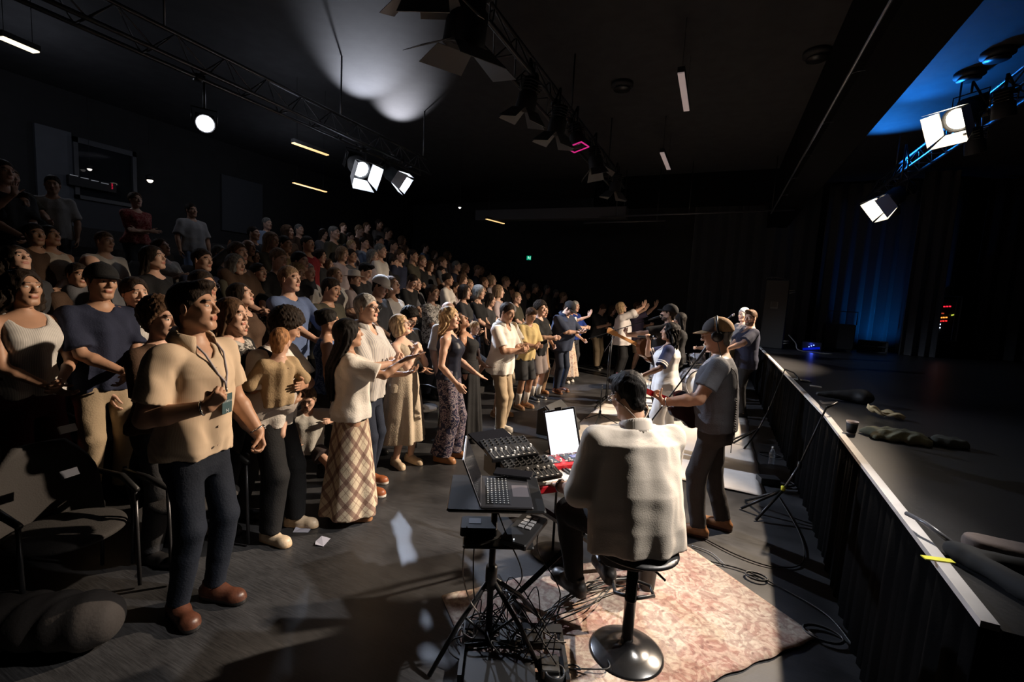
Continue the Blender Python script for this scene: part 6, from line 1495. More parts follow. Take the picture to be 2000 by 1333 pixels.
# ================================================================== the band
# ---- keyboard player on the stool
knit = mat('sweater_cream', (.60, .53, .45), .9, bump=.12, bscale=160, var=.05, vscale=6)
pos = (st[0]-.03, st[1]+.03, 0); yw = 132; h = 1.78
lh = L2(pos, yw, h, 1088, 948, x=.50)
fg = Fig(h=h, w=1.16, d=1.20, belly=.03, lean=12, twist=-6, head=(14, 16, 0), pelvis=(-.03, 0, .70), armL=(.31, .28, .80), elL=(-.25, .3, -1), handL=('keys', (.9, .1, -.15), (0, -.1, -1)), armR=(.34, -.16, .80), elR=(-.3, -1, -.4), handR=('keys', (.95, .1, -.15), (0, .1, -1)),
         feet=((.36, .12, 20), (.30, -.06, -8)), ank=(.19, .29), knee=((1, .35, .9), (1, -.2, .9)), armw=1.10, sh=1.04)
p = person(fg, pos, yw, 'dark haired keyboard player in a cream knit sweater seated with his back to us', 'tan', ('quiff', 'black'), top=dict(m=knit, sleeve=.62, hem=-.10, loose=.048, neck='high', wr=.0035, sl_loose=.030, seed=2.2), bottom=dict(m=black_c, loose=.018, waist=.05), shoes=('black', None), res=.0075, rh=.0045, rhand=.0042, hair_res=.005)
# knitted collar
V = []; Fc = []; n = 72; rows = 5
for j in range(rows):
    t = j/(rows-1)
    for i in range(n):
        a = 2*pi*i/n; rr_ = .068+.022*(1-t)+.004*sin(i*pi/1.0)+(.003 if i % 2 else 0); fr = (1+cos(a))/2
        V.append(fg.tp(-.02+rr_*cos(a)*(1.12+.5*fr*t), rr_*sin(a)*1.1, .495+.075*t-.055*fr*(1-.2*t)))
for j in range(rows-1):
    for i in range(n): Fc.append((j*n+i, j*n+(i+1) % n, (j+1)*n+(i+1) % n, (j+1)*n+i))
o = mesh_obj('collar', V, Fc, mat('knit_rib', (.56, .49, .42), .9), p); md = o.modifiers.new('s', 'SOLIDIFY'); md.thickness = .008
b = MB(); pts = [fg.hc+fg.H@(V3(.0, -.086, -.02)*fg.hs), fg.hc+fg.H@(V3(-.06, -.07, -.09)*fg.hs), fg.tp(-.085, -.01, .545), fg.tp(-.112, .01, .48), fg.tp(-.150, .012, .40), fg.tp(-.163, .006, .30)]
pts2 = [fg.hc+fg.H@(V3(.0, .086, -.02)*fg.hs), fg.hc+fg.H@(V3(-.06, .07, -.09)*fg.hs), fg.tp(-.085, .01, .545)]
b.tube([tuple(q) for q in curve_pts(pts)], .0045, 6); b.tube([tuple(q) for q in curve_pts(pts2)], .0035, 6)
for k in range(16):
    q_ = Vector(fg.tp(-.112-.05*min(1, k/9), .011-.004*(k/16), .48-.012*k)); b.sphere(tuple(q_+Vector((random.uniform(-.004, .004), random.uniform(-.004, .004), 0))), .0075, 6)
b.build('earphone_cable', mat('braided_cable', (.16, .11, .07), .5), p, True)
band(fg, p, 0, chrome, 'watch', .93, chrome)
b = MB(); H_, o_, q_ = fg.H, fg.hc, fg.hs
for s_ in (-1, 1): b = MB(); b.tube([tuple(o_+H_@(V3(.105, s_*.055, .008)*q_)), tuple(o_+H_@(V3(.05, s_*.083, .012)*q_)), tuple(o_+H_@(V3(-.01, s_*.088, .006)*q_))], .003, 6); b.build('glasses_arm', chrome, p, True)
# ---- guitars
def guitar(name, label, body_m, neck_m, top_m, electric=True, head_m=None, strap=None, L_=.98):
    """local: +x along the neck to the head, +z out of the front, origin at the body centre"""
    t = empty(name); tag(t, label, 'guitar'); N_ = 40; P = []
    for i in range(N_):
        a = 2*pi*i/N_; x = cos(a)*(.20 if electric else .245); w_ = (.16 if electric else .19)*(1-.18*cos(a))*(1-.20*math.exp(-((x-.03)/.07)**2))
        P.append((x, sin(a)*w_))
    if electric: P = [(x+(.05 if x > .08 and abs(y) > .05 else 0), y) for x, y in P]
    th = .045 if electric else .10
    b_ = MB(); b_.prism(P, -th/2, th/2); b_.build('body', body_m, t, bevel=.008)
    b_ = MB(); b_.prism([(x*.93, y*.93) for x, y in P], th/2, th/2+.002); b_.build('soundboard', top_m, t)
    b_ = MB(); b_.add([(.16, -.028, th/2+.004), (.16, .028, th/2+.004), (.66, .022, th/2+.006), (.66, -.022, th/2+.006), (.16, -.026, th/2-.022), (.16, .026, th/2-.022), (.66, .020, th/2-.014), (.66, -.020, th/2-.014)], [(3, 2, 1, 0), (4, 5, 6, 7), (0, 1, 5, 4), (1, 2, 6, 5), (2, 3, 7, 6), (3, 0, 4, 7)])
    nk_ = b_.build('neck', neck_m, t)
    b_ = MB(); b_.box((.40, 0, th/2+.007), (.50, .044, .004)); [b_.box((.64-.5*(1-.944**k), 0, th/2+.0095), (.0025, .044, .002)) for k in range(1, 20)]; b_.build('fretboard', mat('fretboard', (.02, .013, .01), .4), nk_)
    b_ = MB(); b_.prism([(.66, -.022), (.68, -.038), (.86, -.045), (.87, 0), (.86, .045), (.68, .038), (.66, .022)], th/2-.022, th/2-.006); hd_ = b_.build('headstock', head_m or neck_m, t, bevel=.002)
    for s_ in (-1, 1):
        for k in range(3):
            q_ = MB(); q_.tube([(.71+.055*k, s_*.040, th/2-.014), (.71+.055*k, s_*.062, th/2-.014)], .004, 6); q_.box((.71+.055*k, s_*.068, th/2-.014), (.016, .012, .011)); q_.tube([(.71+.055*k, s_*.02, th/2-.01), (.71+.055*k, s_*.02, th/2+.012)], .005, 6); q_.build('tuning_peg', chrome, t, False)
    for k in range(6):
        y = -.017+.0068*k; MB().tube([(-.10, y*1.1, th/2+.014), (.66, y, th/2+.012), (.70+.03*(k % 3), (-.02 if k < 3 else .02), th/2+.002)], .0008, 4).build('string', chrome, t, True)
    MB().box((-.11, 0, th/2+.008), (.02, .10, .014)).build('bridge', black if electric else mat('bridge_wood', (.05, .03, .02), .5), t)
    if electric:
        for x in (-.04, .09): MB().box((x, 0, th/2+.007), (.036, .085, .012)).build('pickup', chrome, t)
        for k in range(3): MB().lathe([(.011, 0), (.010, .014), (.001, .015)], (-.13+.03*k, -.10, th/2), 10).build('knob', white, t)
    else:
        MB().lathe([(.05, 0), (.05, .001), (.001, .0012)], (.06, 0, th/2+.002), 24).build('sound_hole', mat('hole_dark', (.01, .008, .006), .9), t, True)
    return t
def place_dir(o, a, b_, front):
    """put a guitar so that its neck runs from a to b"""
    d = unit(V3(b_)-V3(a)); f = V3(front); f = unit(f-d*(f@d)); y = np.cross(f, d)
    M_ = Matrix([[d[0], y[0], f[0]], [d[1], y[1], f[1]], [d[2], y[2], f[2]]]); o.rotation_euler = M_.to_euler(); o.location = tuple(a)
def strap_mesh(fg, parent, path, m, wdt=.022, name='strap'):
    b_ = MB(); pts = [Vector(fg.tp(*q)) for q in path]; pts = curve_pts(pts); V = []; Fq = []
    for i, q_ in enumerate(pts):
        d = (pts[min(i+1, len(pts)-1)]-pts[max(0, i-1)]).normalized(); c_ = Vector(fg.tp(0, 0, .25)); c_.z = q_.z if q_.z < fg.tp(0, 0, .40)[2] else fg.tp(0, 0, .40)[2]
        o_ = (q_-c_).normalized(); s_ = d.cross(o_).normalized(); V += [tuple(q_-s_*wdt), tuple(q_+s_*wdt)]
    for i in range(len(pts)-1): Fq.append((2*i, 2*i+1, 2*i+3, 2*i+2))
    o = mesh_obj(name, V, Fq, m, parent); md = o.modifiers.new('s', 'SOLIDIFY'); md.thickness = .004; return o
# ---- guitarist in grey with tan cap
pos = (.06, 4.05, 0); yw = 178; h = 1.80
gh = L2(pos, yw, h, 1315, 803, x=.50)
fg = Fig(h=h, w=1.06, d=1.15, belly=.02, lean=3, head=(0, 8, 0), armL=(.37, .26, 1.07), elL=(-.6, .5, -.7), handL=('grip', (.75, -.25, .35), (.0, -.3, 1)), armR=(.26, -.06, 1.02), elR=(-.5, -1, -.1), handR=('relax', (.7, .5, -.35), (-.7, .3, -.2)), feet=((.05, .12, 2), (-.12, -.12, -6)), armw=1.16)
tee = cloth('grey_tee', (.075, .078, .092)); tan_cap = cloth('tan_cap', (.30, .19, .10))
p = person(fg, pos, yw, 'guitarist in grey tee, tan cap and headphones playing beside the stage', 'tan', ('short', 'grey'), top=dict(m=tee, sleeve=.34, hem=-.06, loose=.016, wr=.004), bottom=dict(m=cloth('charcoal_trouser', (.040, .036, .036)), loose=.022, wr=.006), shoes=('tanleather', 'brown'), res=.0075, rh=.0042, rhand=.0042)
cap_mesh(fg, p, cloth('dark_cap', (.05, .045, .045)), tan_cap); glasses(fg, p, mat('glasses_clear', (.35, .28, .25), .3))
hp = MB()
for s_ in (-1, 1):
    c_ = fg.hc+fg.H@(V3(-.012, s_*.098, -.008)*fg.hs); R_ = Matrix(fg.H.tolist()) @ xrot(pi/2)
    MB().lathe([(.030, -.020), (.044, -.016), (.046, 0), (.044, .016), (.030, .022), (.001, .023)], tuple(c_), 24, R_).build('ear_cup', mat('headphone_black', (.012, .012, .013), .3), p, True)
b = MB(); b.tube([tuple(fg.hc+fg.H@(V3(-.02, .112*cos(a), .02+.125*sin(a))*fg.hs)) for a in np.linspace(.0, pi, 17)], .009, 8); b.build('headband', mat('headphone_black', (.012, .012, .013), .3), p, True)
b = MB(); b.tube([tuple(q) for q in curve_pts([fg.hc+fg.H@(V3(-.01, .11, -.05)*fg.hs), fg.tp(-.04, .13, .50), fg.tp(-.13, .12, .40), fg.tp(-.14, .10, .22), fg.tp(-.13, .13, .02), fg.tp(-.12, .16, -.2)])], .0035, 6)
for k in range(14): b.sphere(tuple(fg.tp(-.142+.002*(k % 2), .105+.002*k, .20-.018*k)), .008, 6)
b.build('headphone_cable', rub, p, True)
strap_mesh(fg, p, ((.11, -.10, .16), (.135, .0, .30), (.10, .09, .44), (.0, .11, .522), (-.09, .07, .44), (-.13, -.02, .30), (-.12, -.12, .16)), mat('strap_grey', (.34, .32, .33), .7, var=.3, vscale=60), .026)
band(fg, p, 0, chrome, 'watch', .93, chrome)
g1 = guitar('electric_guitar', 'dark red electric guitar with a red neck played by the man in the tan cap', mat('guitar_dark', (.03, .012, .012), .15, coat=.6), mat('guitar_red', (.42, .01, .015), .2, coat=.5), mat('guitar_dark', (.03, .012, .012), .15), head_m=mat('guitar_red', (.42, .01, .015), .2))
A_ = V3(W2(pos, yw, 1, fg.tp(.21, -.07, .06))); hw = V3(W2(pos, yw, 1, fg.arms[0][2]+fg.arms[0][3]*.075)); 
place_dir(g1, A_, hw+V3(-.02, 0, .02), (-1, .2, .15))
# ---- singer in the baseball jersey
pos = (-.52, 6.0, 0); yw = 186; h = 1.66
jersey = mat('jersey', (.66, .64, .62), .7, bump=.1, bscale=60)
fg = Fig(h=h, fem=1, w=1.02, lean=2, head=(0, -8, 0), armR=(.27, -.02, 1.50), elR=(.2, -.5, -1), handR=('grip', (.2, .55, .6), (.2, .8, -.2)), armL=(.32, .38, 1.05), elL=(-.5, .7, -.8), handL=('flat', (.9, .3, .12), (-.1, -.4, 1)), feet=((.0, .09, 5), (-.14, -.10, 0)))
p = person(fg, pos, yw, 'singer with long dark curls in a white and navy baseball jersey', 'tan', ('curlylong', 'black'), top=dict(m=jersey, sleeve=.0, hem=-.14, loose=.04, neck='crew', flare=.1), bottom=dict(m=cloth('white_trouser', (.60, .57, .54)), loose=.035, wr=.006), shoes=('white', 'white'), res=.008, rh=.005, rhand=.0045, hair_res=.006)
for i in (0, 1):   # raglan sleeves
    sh, el, wr, fd, nn, pose, sg = fg.arms[i]; F = Field()
    F.cone(fg.tp(-.015, sg*.05, .492), sh, .050, .066, k=.03); F.cone(sh, sh+(el-sh)*.86, .064, .068, k=.03, cut=0.)
    V, Q = F.mesh(.008, disp=wrinkle(.004)); c_ = V[Q].mean(1); d = unit(el-sh); tt = (c_-sh)@d/np.linalg.norm(el-sh)
    ix = (((tt > .66) & (tt < .71)) | ((tt > .76) & (tt < .81))).astype(np.int8)
    mesh_obj('sleeve', V, Q, [cloth('navy_sleeve', (.018, .022, .06)), white_c], p, ix)
band(fg, p, 0, mat('watch_strap', (.6, .55, .5), .5), 'watch', .92, black)
fd = fg.arms[1]; mp_ = W2(pos, yw, 1, fd[2]+fd[3]*.075+fd[4]*.03)
t = empty('handheld_microphone', mp_, rot=Vector((-1, 0, .02)).to_track_quat('Z', 'Y').to_euler()); t.rotation_euler = (Vector((.98, -.05, .05))).to_track_quat('Z', 'Y').to_euler(); tag(t, 'handheld black microphone in the raised hand of the singer', 'microphone')
MB().lathe([(.011, -.12), (.013, -.11), (.018, .06), (.021, .07)], n=14).build('handle', black, t, True); MB().lathe([(.021, .07), (.028, .085), (.028, .10), (.020, .118), (.001, .125)], n=14).build('grille', chrome, t, True)
# ---- acoustic guitarist in black cap
pos = (-.72, 7.6, 0); yw = 178; h = 1.87
fg = Fig(h=h, w=1.22, d=1.2, belly=.02, head=(0, -4, 0), armL=(.56, .42, 1.26), elL=(-.2, .6, -.9), handL=('grip', (.6, -.3, .5), (0, -.3, 1)), armR=(.28, -.05, 1.02), elR=(-.5, -1, -.1), handR=('relax', (.7, .5, -.3), (-.7, .2, -.2)), armw=1.2)
p = person(fg, pos, yw, 'bearded singer in a black cap and black shirt playing acoustic guitar', 'fair', ('short', 'dark'), top=dict(m=cloth('black_shirt', (.018, .016, .016)), sleeve=.46, hem=-.1, loose=.035), bottom=dict(m=dgrey), shoes=('black', None), res=.009, rh=.005, rhand=.005, beard=True)
cap_mesh(fg, p, cloth('cap_black', (.02, .02, .022)))
b = MB(); b.tube([tuple(q) for q in curve_pts([fg.hc+fg.H@(V3(.0, .088, -.01)*fg.hs), fg.hc+fg.H@(V3(-.03, .085, -.07)*fg.hs), fg.hc+fg.H@(V3(-.06, .06, -.12)*fg.hs)])], .003, 6); b.build('earpiece_cable', white, p, True)
strap_mesh(fg, p, ((.13, -.08, .2), (.15, .02, .32), (.11, .10, .45), (.0, .12, .53), (-.10, .07, .45), (-.14, -.02, .30)), mat('strap_dark', (.05, .045, .05), .7), .026)
g2 = guitar('acoustic_guitar', 'natural wood acoustic guitar with gold tuners held by the man in the black cap', mat('guitar_mahogany', (.16, .06, .025), .25, coat=.5), mat('neck_maple', (.55, .26, .09), .35), mat('guitar_spruce', (.50, .26, .10), .25), electric=False, head_m=mat('neck_maple', (.55, .26, .09), .35))
A_ = V3(W2(pos, yw, 1, fg.tp(.24, -.02, .12))); hd = ony(1192, 646, 7.05); place_dir(g2, A_, hd, (-1, 0, .2))
# ---- bassist
pos = (.50, 8.75, 0); yw = 196; h = 1.86
fg = Fig(h=h, w=1.14, d=1.15, head=(38, 4, 0), armL=(.42, .36, 1.12), elL=(-.4, .8, -.5), handL=('grip', None, None), armR=(.34, .02, 1.02), elR=(-.6, -1, 0), handR=('relax', None, None), armw=1.1)
p = person(fg, pos, yw, 'bearded bass player in a navy tee with a brown strap by the stage edge', 'fair', ('quiff', 'brown'), top=dict(m=cloth('navy_tee', (.016, .018, .036)), sleeve=.42, hem=-.12, loose=.03), bottom=dict(m=black_c, loose=.02), shoes=('black', None), res=.009, rh=.005, rhand=.005, beard=True)
strap_mesh(fg, p, ((.15, -.10, .16), (.16, .0, .30), (.11, .09, .45), (.0, .125, .53), (-.10, .07, .45), (-.14, -.02, .30), (-.13, -.1, .18)), mat('strap_brown', (.10, .045, .025), .6), .034)
g3 = guitar('bass_guitar', 'bass guitar with a pale body held by the bearded bass player', mat('guitar_cream', (.45, .36, .24), .2, coat=.5), mat('neck_dark', (.16, .09, .05), .4), mat('guitar_cream', (.45, .36, .24), .2), head_m=mat('neck_dark', (.16, .09, .05), .4))
place_dir(g3, V3(W2(pos, yw, 1, fg.tp(.22, -.03, .06))), V3(W2(pos, yw, 1, fg.arms[0][2]+fg.arms[0][3]*.06)), (-1, -.3, .2))
# ---- older man behind the bassist
pos = (.45, 10.0, 0)
fg = Fig(h=2.0*.945, w=1.15, head=(30, 2, 0)); p = person(fg, pos, 200, 'white haired man in a grey shirt standing behind the bass player', 'fair', ('short', 'white'), top=dict(m=cloth('grey_shirt2', (.14, .13, .13)), sleeve=.46, hem=-.1, loose=.03), bottom=dict(m=black_c), shoes=('black', None), rh=.006)
# ---- drummer
pos = (.14, 10.8, 0); yw = 205
fg = Fig(h=1.78, w=1.1, lean=8, head=(6, 12, 0), pelvis=(0, 0, .60), armL=(.42, .28, .92), elL=(-.3, 1, -.4), handL=('fist', None, None), armR=(.44, -.26, .92), elR=(-.3, -1, -.4), handR=('fist', None, None), feet=((.42, .16, 0), (.42, -.16, 0)), knee=((1, .3, 1), (1, -.3, 1)))
p = person(fg, pos, yw, 'drummer in a tan cap and pale shirt seated behind the drum kit', 'fair', ('short', 'brown'), top=dict(m=beige, sleeve=.46, hem=-.08, loose=.03), bottom=dict(m=beige, loose=.02), shoes=('white', None), rh=.006)
cap_mesh(fg, p, cloth('tan_cap', (.30, .19, .10))); 
t = empty('drum_throne', (pos[0], pos[1], .012)); tag(t, 'round black drum stool under the drummer', 'stool'); MB().lathe([(.16, .44), (.17, .48), (.15, .51), (.001, .515)], n=20).build('seat', black, t, True); MB().tube([(0, 0, .1), (0, 0, .46)], .015, 8).build('post', chrome, t, True)
for k in range(3): a = k*2.09; MB().tube([(0, 0, .2), (.2*cos(a), .2*sin(a), .0)], .01, 6).build('leg', chrome, t, True)
# ---- long haired person in the dark behind the singers
fg = Fig(h=1.74, fem=1, head=(0, 4, 0), armL=(.35, .2, 1.0), armR=(.3, -.1, 1.0)); person(fg, (-.62, 8.7, 0), 190, 'long haired person in black standing in the dark behind the singers', 'brown', ('long', 'black'), top=dict(m=black_c, sleeve=.95, hem=-.1, loose=.03), bottom=dict(m=black_c), shoes=('black', None), rh=.008)
# ================================================================== chairs of the audience
seatm = mat('seat_cloth', (.030, .027, .026), .9, bump=.25, bscale=120); seatf = mat('seat_frame', (.05, .05, .055), .35, metal=.7)
def make_chair():
    t = empty('auditorium_chair', (0, 0, 0)); 
    F = Field(); F.ell((.02, 0, .435), (.26, .26, .045), k=.01); V, Q = F.mesh(.016); mesh_obj('seat', V, Q, seatm, t)
    # rounded backrest
    V = []; Fq = []; n = 16; rows = 8
    for j in range(rows+1):
        tt = j/rows; z = .40+.48*tt; hw = .25*(1-max(0, tt-.45)**2*1.9)
        for i in range(n+1):
            s_ = -1+2*i/n; V.append((-.22-.10*tt-.06*(1-s_*s_)*1.0+.06, s_*hw, z))
    for j in range(rows):
        for i in range(n): a = j*(n+1)+i; Fq.append((a, a+1, a+n+2, a+n+1))
    o = mesh_obj('backrest', V, Fq, seatm, t); md = o.modifiers.new('s', 'SOLIDIFY'); md.thickness = .035; md.offset = 0
    for s_ in (-1, 1):
        MB().tube([(-.22, s_*.25, .02), (-.20, s_*.25, .40), (-.28, s_*.25, .66)], .012, 6).build('leg', seatf, t, True)
        MB().tube([(.20, s_*.25, .02), (.18, s_*.25, .62)], .012, 6).build('leg', seatf, t, True)
        MB().tube([(-.26, s_*.26, .64), (.0, s_*.27, .655), (.20, s_*.25, .62)], [.016, .02, .016], 8).build('armrest', black, t, True)
    return t
ch0 = make_chair(); first = True
card = mat('card_white', (.6, .57, .55), .6)
CH = [(-3.25, .62, 0, 'dark upholstered chair in the front row at the lower left corner'), (-3.24, 1.22, 0, 'dark round backed chair with a white card, behind the man in cream'), (-3.10, 1.82, 0, 'grey round backed chair with a white card between the nearest man and father'),
      (-3.42+.1, 4.60, 0, 'dark empty chair seen between the blond woman and the cream dress')]
for x, y, z, lab in CH:
    o = ch0 if first else copy_tree(ch0); first = False
    o.location = (x, y, z); tag(o, lab, 'chair', 'front row chairs')
for i, (u, v, x, lab) in enumerate(((132, 838, -3.42, 'small white card on the back of the left chair'), (300, 873, -3.30, 'small white card on the back of the chair behind the cream shirt'), (135, 925, -3.27, 'dim bluish card lying on the lower left chair'))):
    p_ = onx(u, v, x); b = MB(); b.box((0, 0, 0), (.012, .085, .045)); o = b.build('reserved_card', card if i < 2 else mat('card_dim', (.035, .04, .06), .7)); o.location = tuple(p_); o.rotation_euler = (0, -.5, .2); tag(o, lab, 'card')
CH2 = [(k, y) for k in (1, 2, 3, 4) for y in np.arange(.6, 6.6, .66)]
for n_, (k, y) in enumerate(CH2):
    o = copy_tree(ch0); o.location = (rowx(k)-.30, y+.12*k, rowz(k)); tag(o, 'dark upholstered chair on the seating tiers behind the standing crowd', 'chair', 'chairs on the seating tiers')
p_ = onz(78, 1215, .14); F = Field(); F.cone(V3(-.30, -.16, .14), V3(.20, .12, .14), .13, .135, k=.03); F.plane((0, 0, 0), (0, 0, -1)); V, Q = F.mesh(.012, disp=lambda X, Y, Z: .014*np.exp(-((X+.04)/.02)**2)+.012*np.exp(-((X-.10)/.02)**2)+.004*np.sin(X*40+Y*30)); V = V+np.array([[p_[0], p_[1], .002]])
o = mesh_obj('duffel_bag', V, Q, mat('bag_taupe', (.022, .018, .017), .85, bump=.2)); tag(o, 'dark rounded padded bag on the floor at the lower left', 'bag')
p_ = onz(310, 1022); t = empty('loose_sneaker', (p_[0]+.35, p_[1]+.02, 0), .4); tag(t, 'black and white sneaker lying under the chairs at left', 'shoe')
class _L: pass
F = Field(); F.cone(V3(-.09, 0, .045), V3(.03, 0, .045), .035, .038, k=.02); F.cone(V3(.03, 0, .045), V3(.12, 0, .03), .038, .032, k=.02); F.plane((0, 0, 0), (0, 0, -1)); V, Q = F.mesh(.008); c_ = V[Q].mean(1); mesh_obj('upper', V, Q, [SHOE('black'), SHOE('cream')], t, ((c_[:, 0] > .07) | (c_[:, 2] < .02)).astype(np.int8))
# ================================================================== the crowd on the tiers
CC = {'w': ('white', (.62, .59, .56)), 'k': ('black', (.010, .010, .011)), 'g': ('grey', (.10, .10, .11)), 'dg': ('dark_grey', (.035, .035, .038)), 'n': ('navy', (.018, .022, .045)), 'lb': ('light_blue', (.20, .26, .38)), 'mb': ('mid_blue', (.10, .14, .26)), 'ol': ('olive', (.055, .050, .035)),
      'r': ('red', (.22, .02, .025)), 'y': ('mustard', (.22, .16, .07)), 'b': ('brown', (.07, .04, .025)), 'be': ('beige', (.36, .30, .24)), 'p': ('pinkgrey', (.36, .30, .31)), 'cr': ('cream2', (.48, .41, .34)), 'lg': ('light_grey', (.30, .29, .29))}
def cm(k): return cloth(CC[k][0], CC[k][1]) if k in CC else k
pr1 = blotch_mat('print_brown', (.10, .055, .035), (.26, .19, .13), 24); pr2 = blotch_mat('print_white', (.42, .40, .37), (.06, .055, .05), 26); pr3 = blotch_mat('print_blue', (.015, .05, .16), (.10, .16, .32), 30); pr4 = blotch_mat('print_red', (.20, .018, .02), (.32, .12, .10), 34)
rib = wave_mat('white_rib', (.60, .57, .54), (.44, .42, .40), 30, 'Y')
ARMS = {'down': (None, None, 'relax'), 'clasp': ((.27, -.03, 1.00), (.27, .03, 1.00), 'relax'), 'chest': ((.20, .0, 1.22), (.22, .04, 1.16), 'flat'), 'phone': ((.30, -.03, 1.16), (.30, .03, 1.14), 'hold'), 'raise': ((.30, -.22, 1.66), None, 'open'), 'cross': ((.20, .12, 1.14), (.22, -.12, 1.10), 'flat'), 'fwd': ((.40, -.16, 1.08), (.40, .16, 1.08), 'flat')}
crng = random.Random(11); PLACED = [(o.location.x, o.location.y) for o in COL.objects if o.name.startswith('person') and o.parent is None]
def crowd(u, v, top, label, hair='short', hc='dark', sk='fair', fem=0, pose='clasp', yaw=10, hp=-4, hy=0, row=None, h=None, sleeve=.44, bot='dg', w=1., group=None, kind='shirt', det=False, hs=None, tank=False, neck='crew', extra=None, x=None, z0=None, belly=0.):
    best = None
    for k in (range(1, 9) if row is None else (row,)):
        X = rowx(k) if x is None else x; p_ = onx(u, v, X); Z = rowz(k) if z0 is None else z0
        hh = (p_[2]-Z)/(.928 if not hs else .90); tgt = h or (1.66 if fem else 1.76); e = abs(hh-tgt)-.012*k+(.35 if row is None and any(abs(X-a_) < .5 and abs(p_[1]-b_) < .36 for a_, b_ in PLACED) else 0)
        if best is None or e < best[0]: best = (e, k, X, p_, hh, Z)
    e, k, X, p_, hh, Z = best; PLACED.append((X, float(p_[1])))
    hh = min(max(hh, .7 if h and h < 1.3 else 1.50), 1.98)
    aR, aL, hp_ = ARMS[pose]; J = lambda a: None if a is None else tuple(c_+crng.uniform(-.02, .02) for c_ in a)
    fg = Fig(h=hh, w=w*crng.uniform(.96, 1.06), d=1., belly=belly, fem=fem, lean=crng.uniform(-2, 3), head=(hy+crng.uniform(-6, 6), hp, crng.uniform(-4, 4)), armR=J(aR), armL=J(aL), elR=(-.3, -.8, -.8), elL=(-.3, .8, -.8), handR=(hp_, None, None) if pose != 'raise' else ('open', (.1, 0, 1), (1, .2, 0)), handL=(hp_ if pose != 'raise' else 'relax', None, None), hs=hs or 1.)
    m = cm(top)
    q = dict(m=m, sleeve=0 if tank else sleeve, hem=-.08 if not fem else -.03, loose=.022, neck=neck, tank=tank, wr=.006, seed=crng.uniform(0, 6), name=kind)
    R_ = dict(res=.011, rh=.0055, rhand=.006, hair_res=.008) if det else dict(res=.017, rh=.0078, rhand=.0085, hair_res=.011)
    r = person(fg, (X, float(p_[1]), Z), yaw+crng.uniform(-5, 5), label, sk, (hair, hc), top=q, bottom=dict(m=cm(bot), loose=.02), shoes=('black', None), group=group, legs=True, **R_)
    if extra:
        for e_ in extra:
            if e_ == 'glasses': glasses(fg, r, BLACKM())
            elif e_ == 'cap': cap_mesh(fg, r, cm('k'), res=.009)
            elif e_ == 'whitecap': cap_mesh(fg, r, cm('w'), res=.009)
            elif e_ == 'hat':
                b_ = MB(); H_, o_ = Matrix(fg.H.tolist()), fg.hc+fg.H@(V3(-.015, 0, .06)*fg.hs); b_.lathe([(.15, -.005), (.152, .0), (.096, .006), (.088, .08), (.05, .095), (.001, .085)], tuple(o_), 20, H_); b_.build('hat', cm('cr'), r, True)
            elif e_ == 'paper': pp = W2((X, float(p_[1]), Z), 0, 1, (0, 0, 0)); b_ = MB(); c_ = (V3(fg.arms[1][2])+fg.arms[1][3]*.09); b_.box(tuple(c_), (.004, .12, .18), yrot(.4)); b_.build('leaflet', card, r)
            elif e_ == 'beard': pass
    return r
def C(*a, **k): return crowd(*a, **k)
# left block, nearest
C(46, 562, rib, 'woman with dark curls in a white buttoned tank top, hands clasped, far left', 'curlylong', 'dark', 'tan', 1, 'clasp', 8, -6, row=1, tank=True, neck='square', det=True, bot=cloth('burgundy', (.07, .012, .02)), kind='tank_top')
C(193, 550, 'n', 'man in black cap and navy polo with hands folded, left of the cream shirt', 'short', 'dark', 'tan', 0, 'clasp', 4, -2, row=1, det=True, bot=khaki, extra=['cap'], w=1.08)
C(265, 572, rib, 'smiling woman in a ribbed white sleeveless top beside the navy polo', 'bun', 'dark', 'fair', 1, 'down', 0, 0, row=1, tank=True, det=True, neck='crew', kind='top')
C(310, 636, 'b', 'curly haired person in shadow, hand on chest, behind the shoulder of the cream shirt', 'curly', 'brown', 'fair', 1, 'chest', 20, 0, h=1.45, det=True, row=0, hs=1.0)
C(104, 468, 'cr', 'woman in a cream sleeveless crop top with long dark hair, face tilted up', 'long', 'dark', 'tan', 1, 'down', 15, -14, tank=True, bot='be', det=True, kind='top', row=3)
C(40, 442, 'k', 'dark haired man in black at far left raising an open hand', 'quiff', 'dark', 'tan', 0, 'raise', 15, -4, hy=-5, row=4)
C(36, 506, 'dg', 'woman with face lifted and eyes closed behind the white tank top', 'curlylong', 'dark', 'fair', 1, 'clasp', 10, -24)
C(103, 390, 'lg', 'dark haired child held up high at upper left', 'short', 'dark', 'tan', 0, 'down', -20, 4, hs=1.05, row=5, h=1.45)
C(25, 378, 'ol', 'bearded man at the upper left edge with his arm around a child', 'short', 'brown', 'fair', 0, 'fwd', 5, -4, row=5)
C(7, 336, 'dg', 'dim person at the very upper left corner of the crowd', 'short', 'dark', 'fair')
C(74, 520, 'b', 'dim faced person standing between cream crop top and left edge', 'short', 'dark', 'tan', 0, 'clasp', row=3)
C(204, 514, 'w', 'boy in a white tee just above the black cap', 'short', 'lightbrown', 'fair', 0, 'clasp', h=1.5, hs=1.0, row=3)
C(181, 522, 'g', 'bald man directly behind the black cap', 'bald', 'grey', 'fair', row=2)
C(148, 574, 'b', 'person in dark brown left of the black cap', 'short', 'dark', 'tan', 0, 'clasp', row=2)
C(265, 440, pr4, 'woman in a red patterned dress with arms crossed', 'bun', 'brown', 'fair', 1, 'cross', 5, -6, row=5)
C(303, 504, 'k', 'woman with long dark hair and open pale jacket over a black top', 'long', 'dark', 'fair', 1, 'chest', 20, -12)
C(320, 488, 'w', 'woman in white just behind the long dark haired woman, gazing up', 'pony', 'brown', 'fair', 1, 'chest', 15, -14)
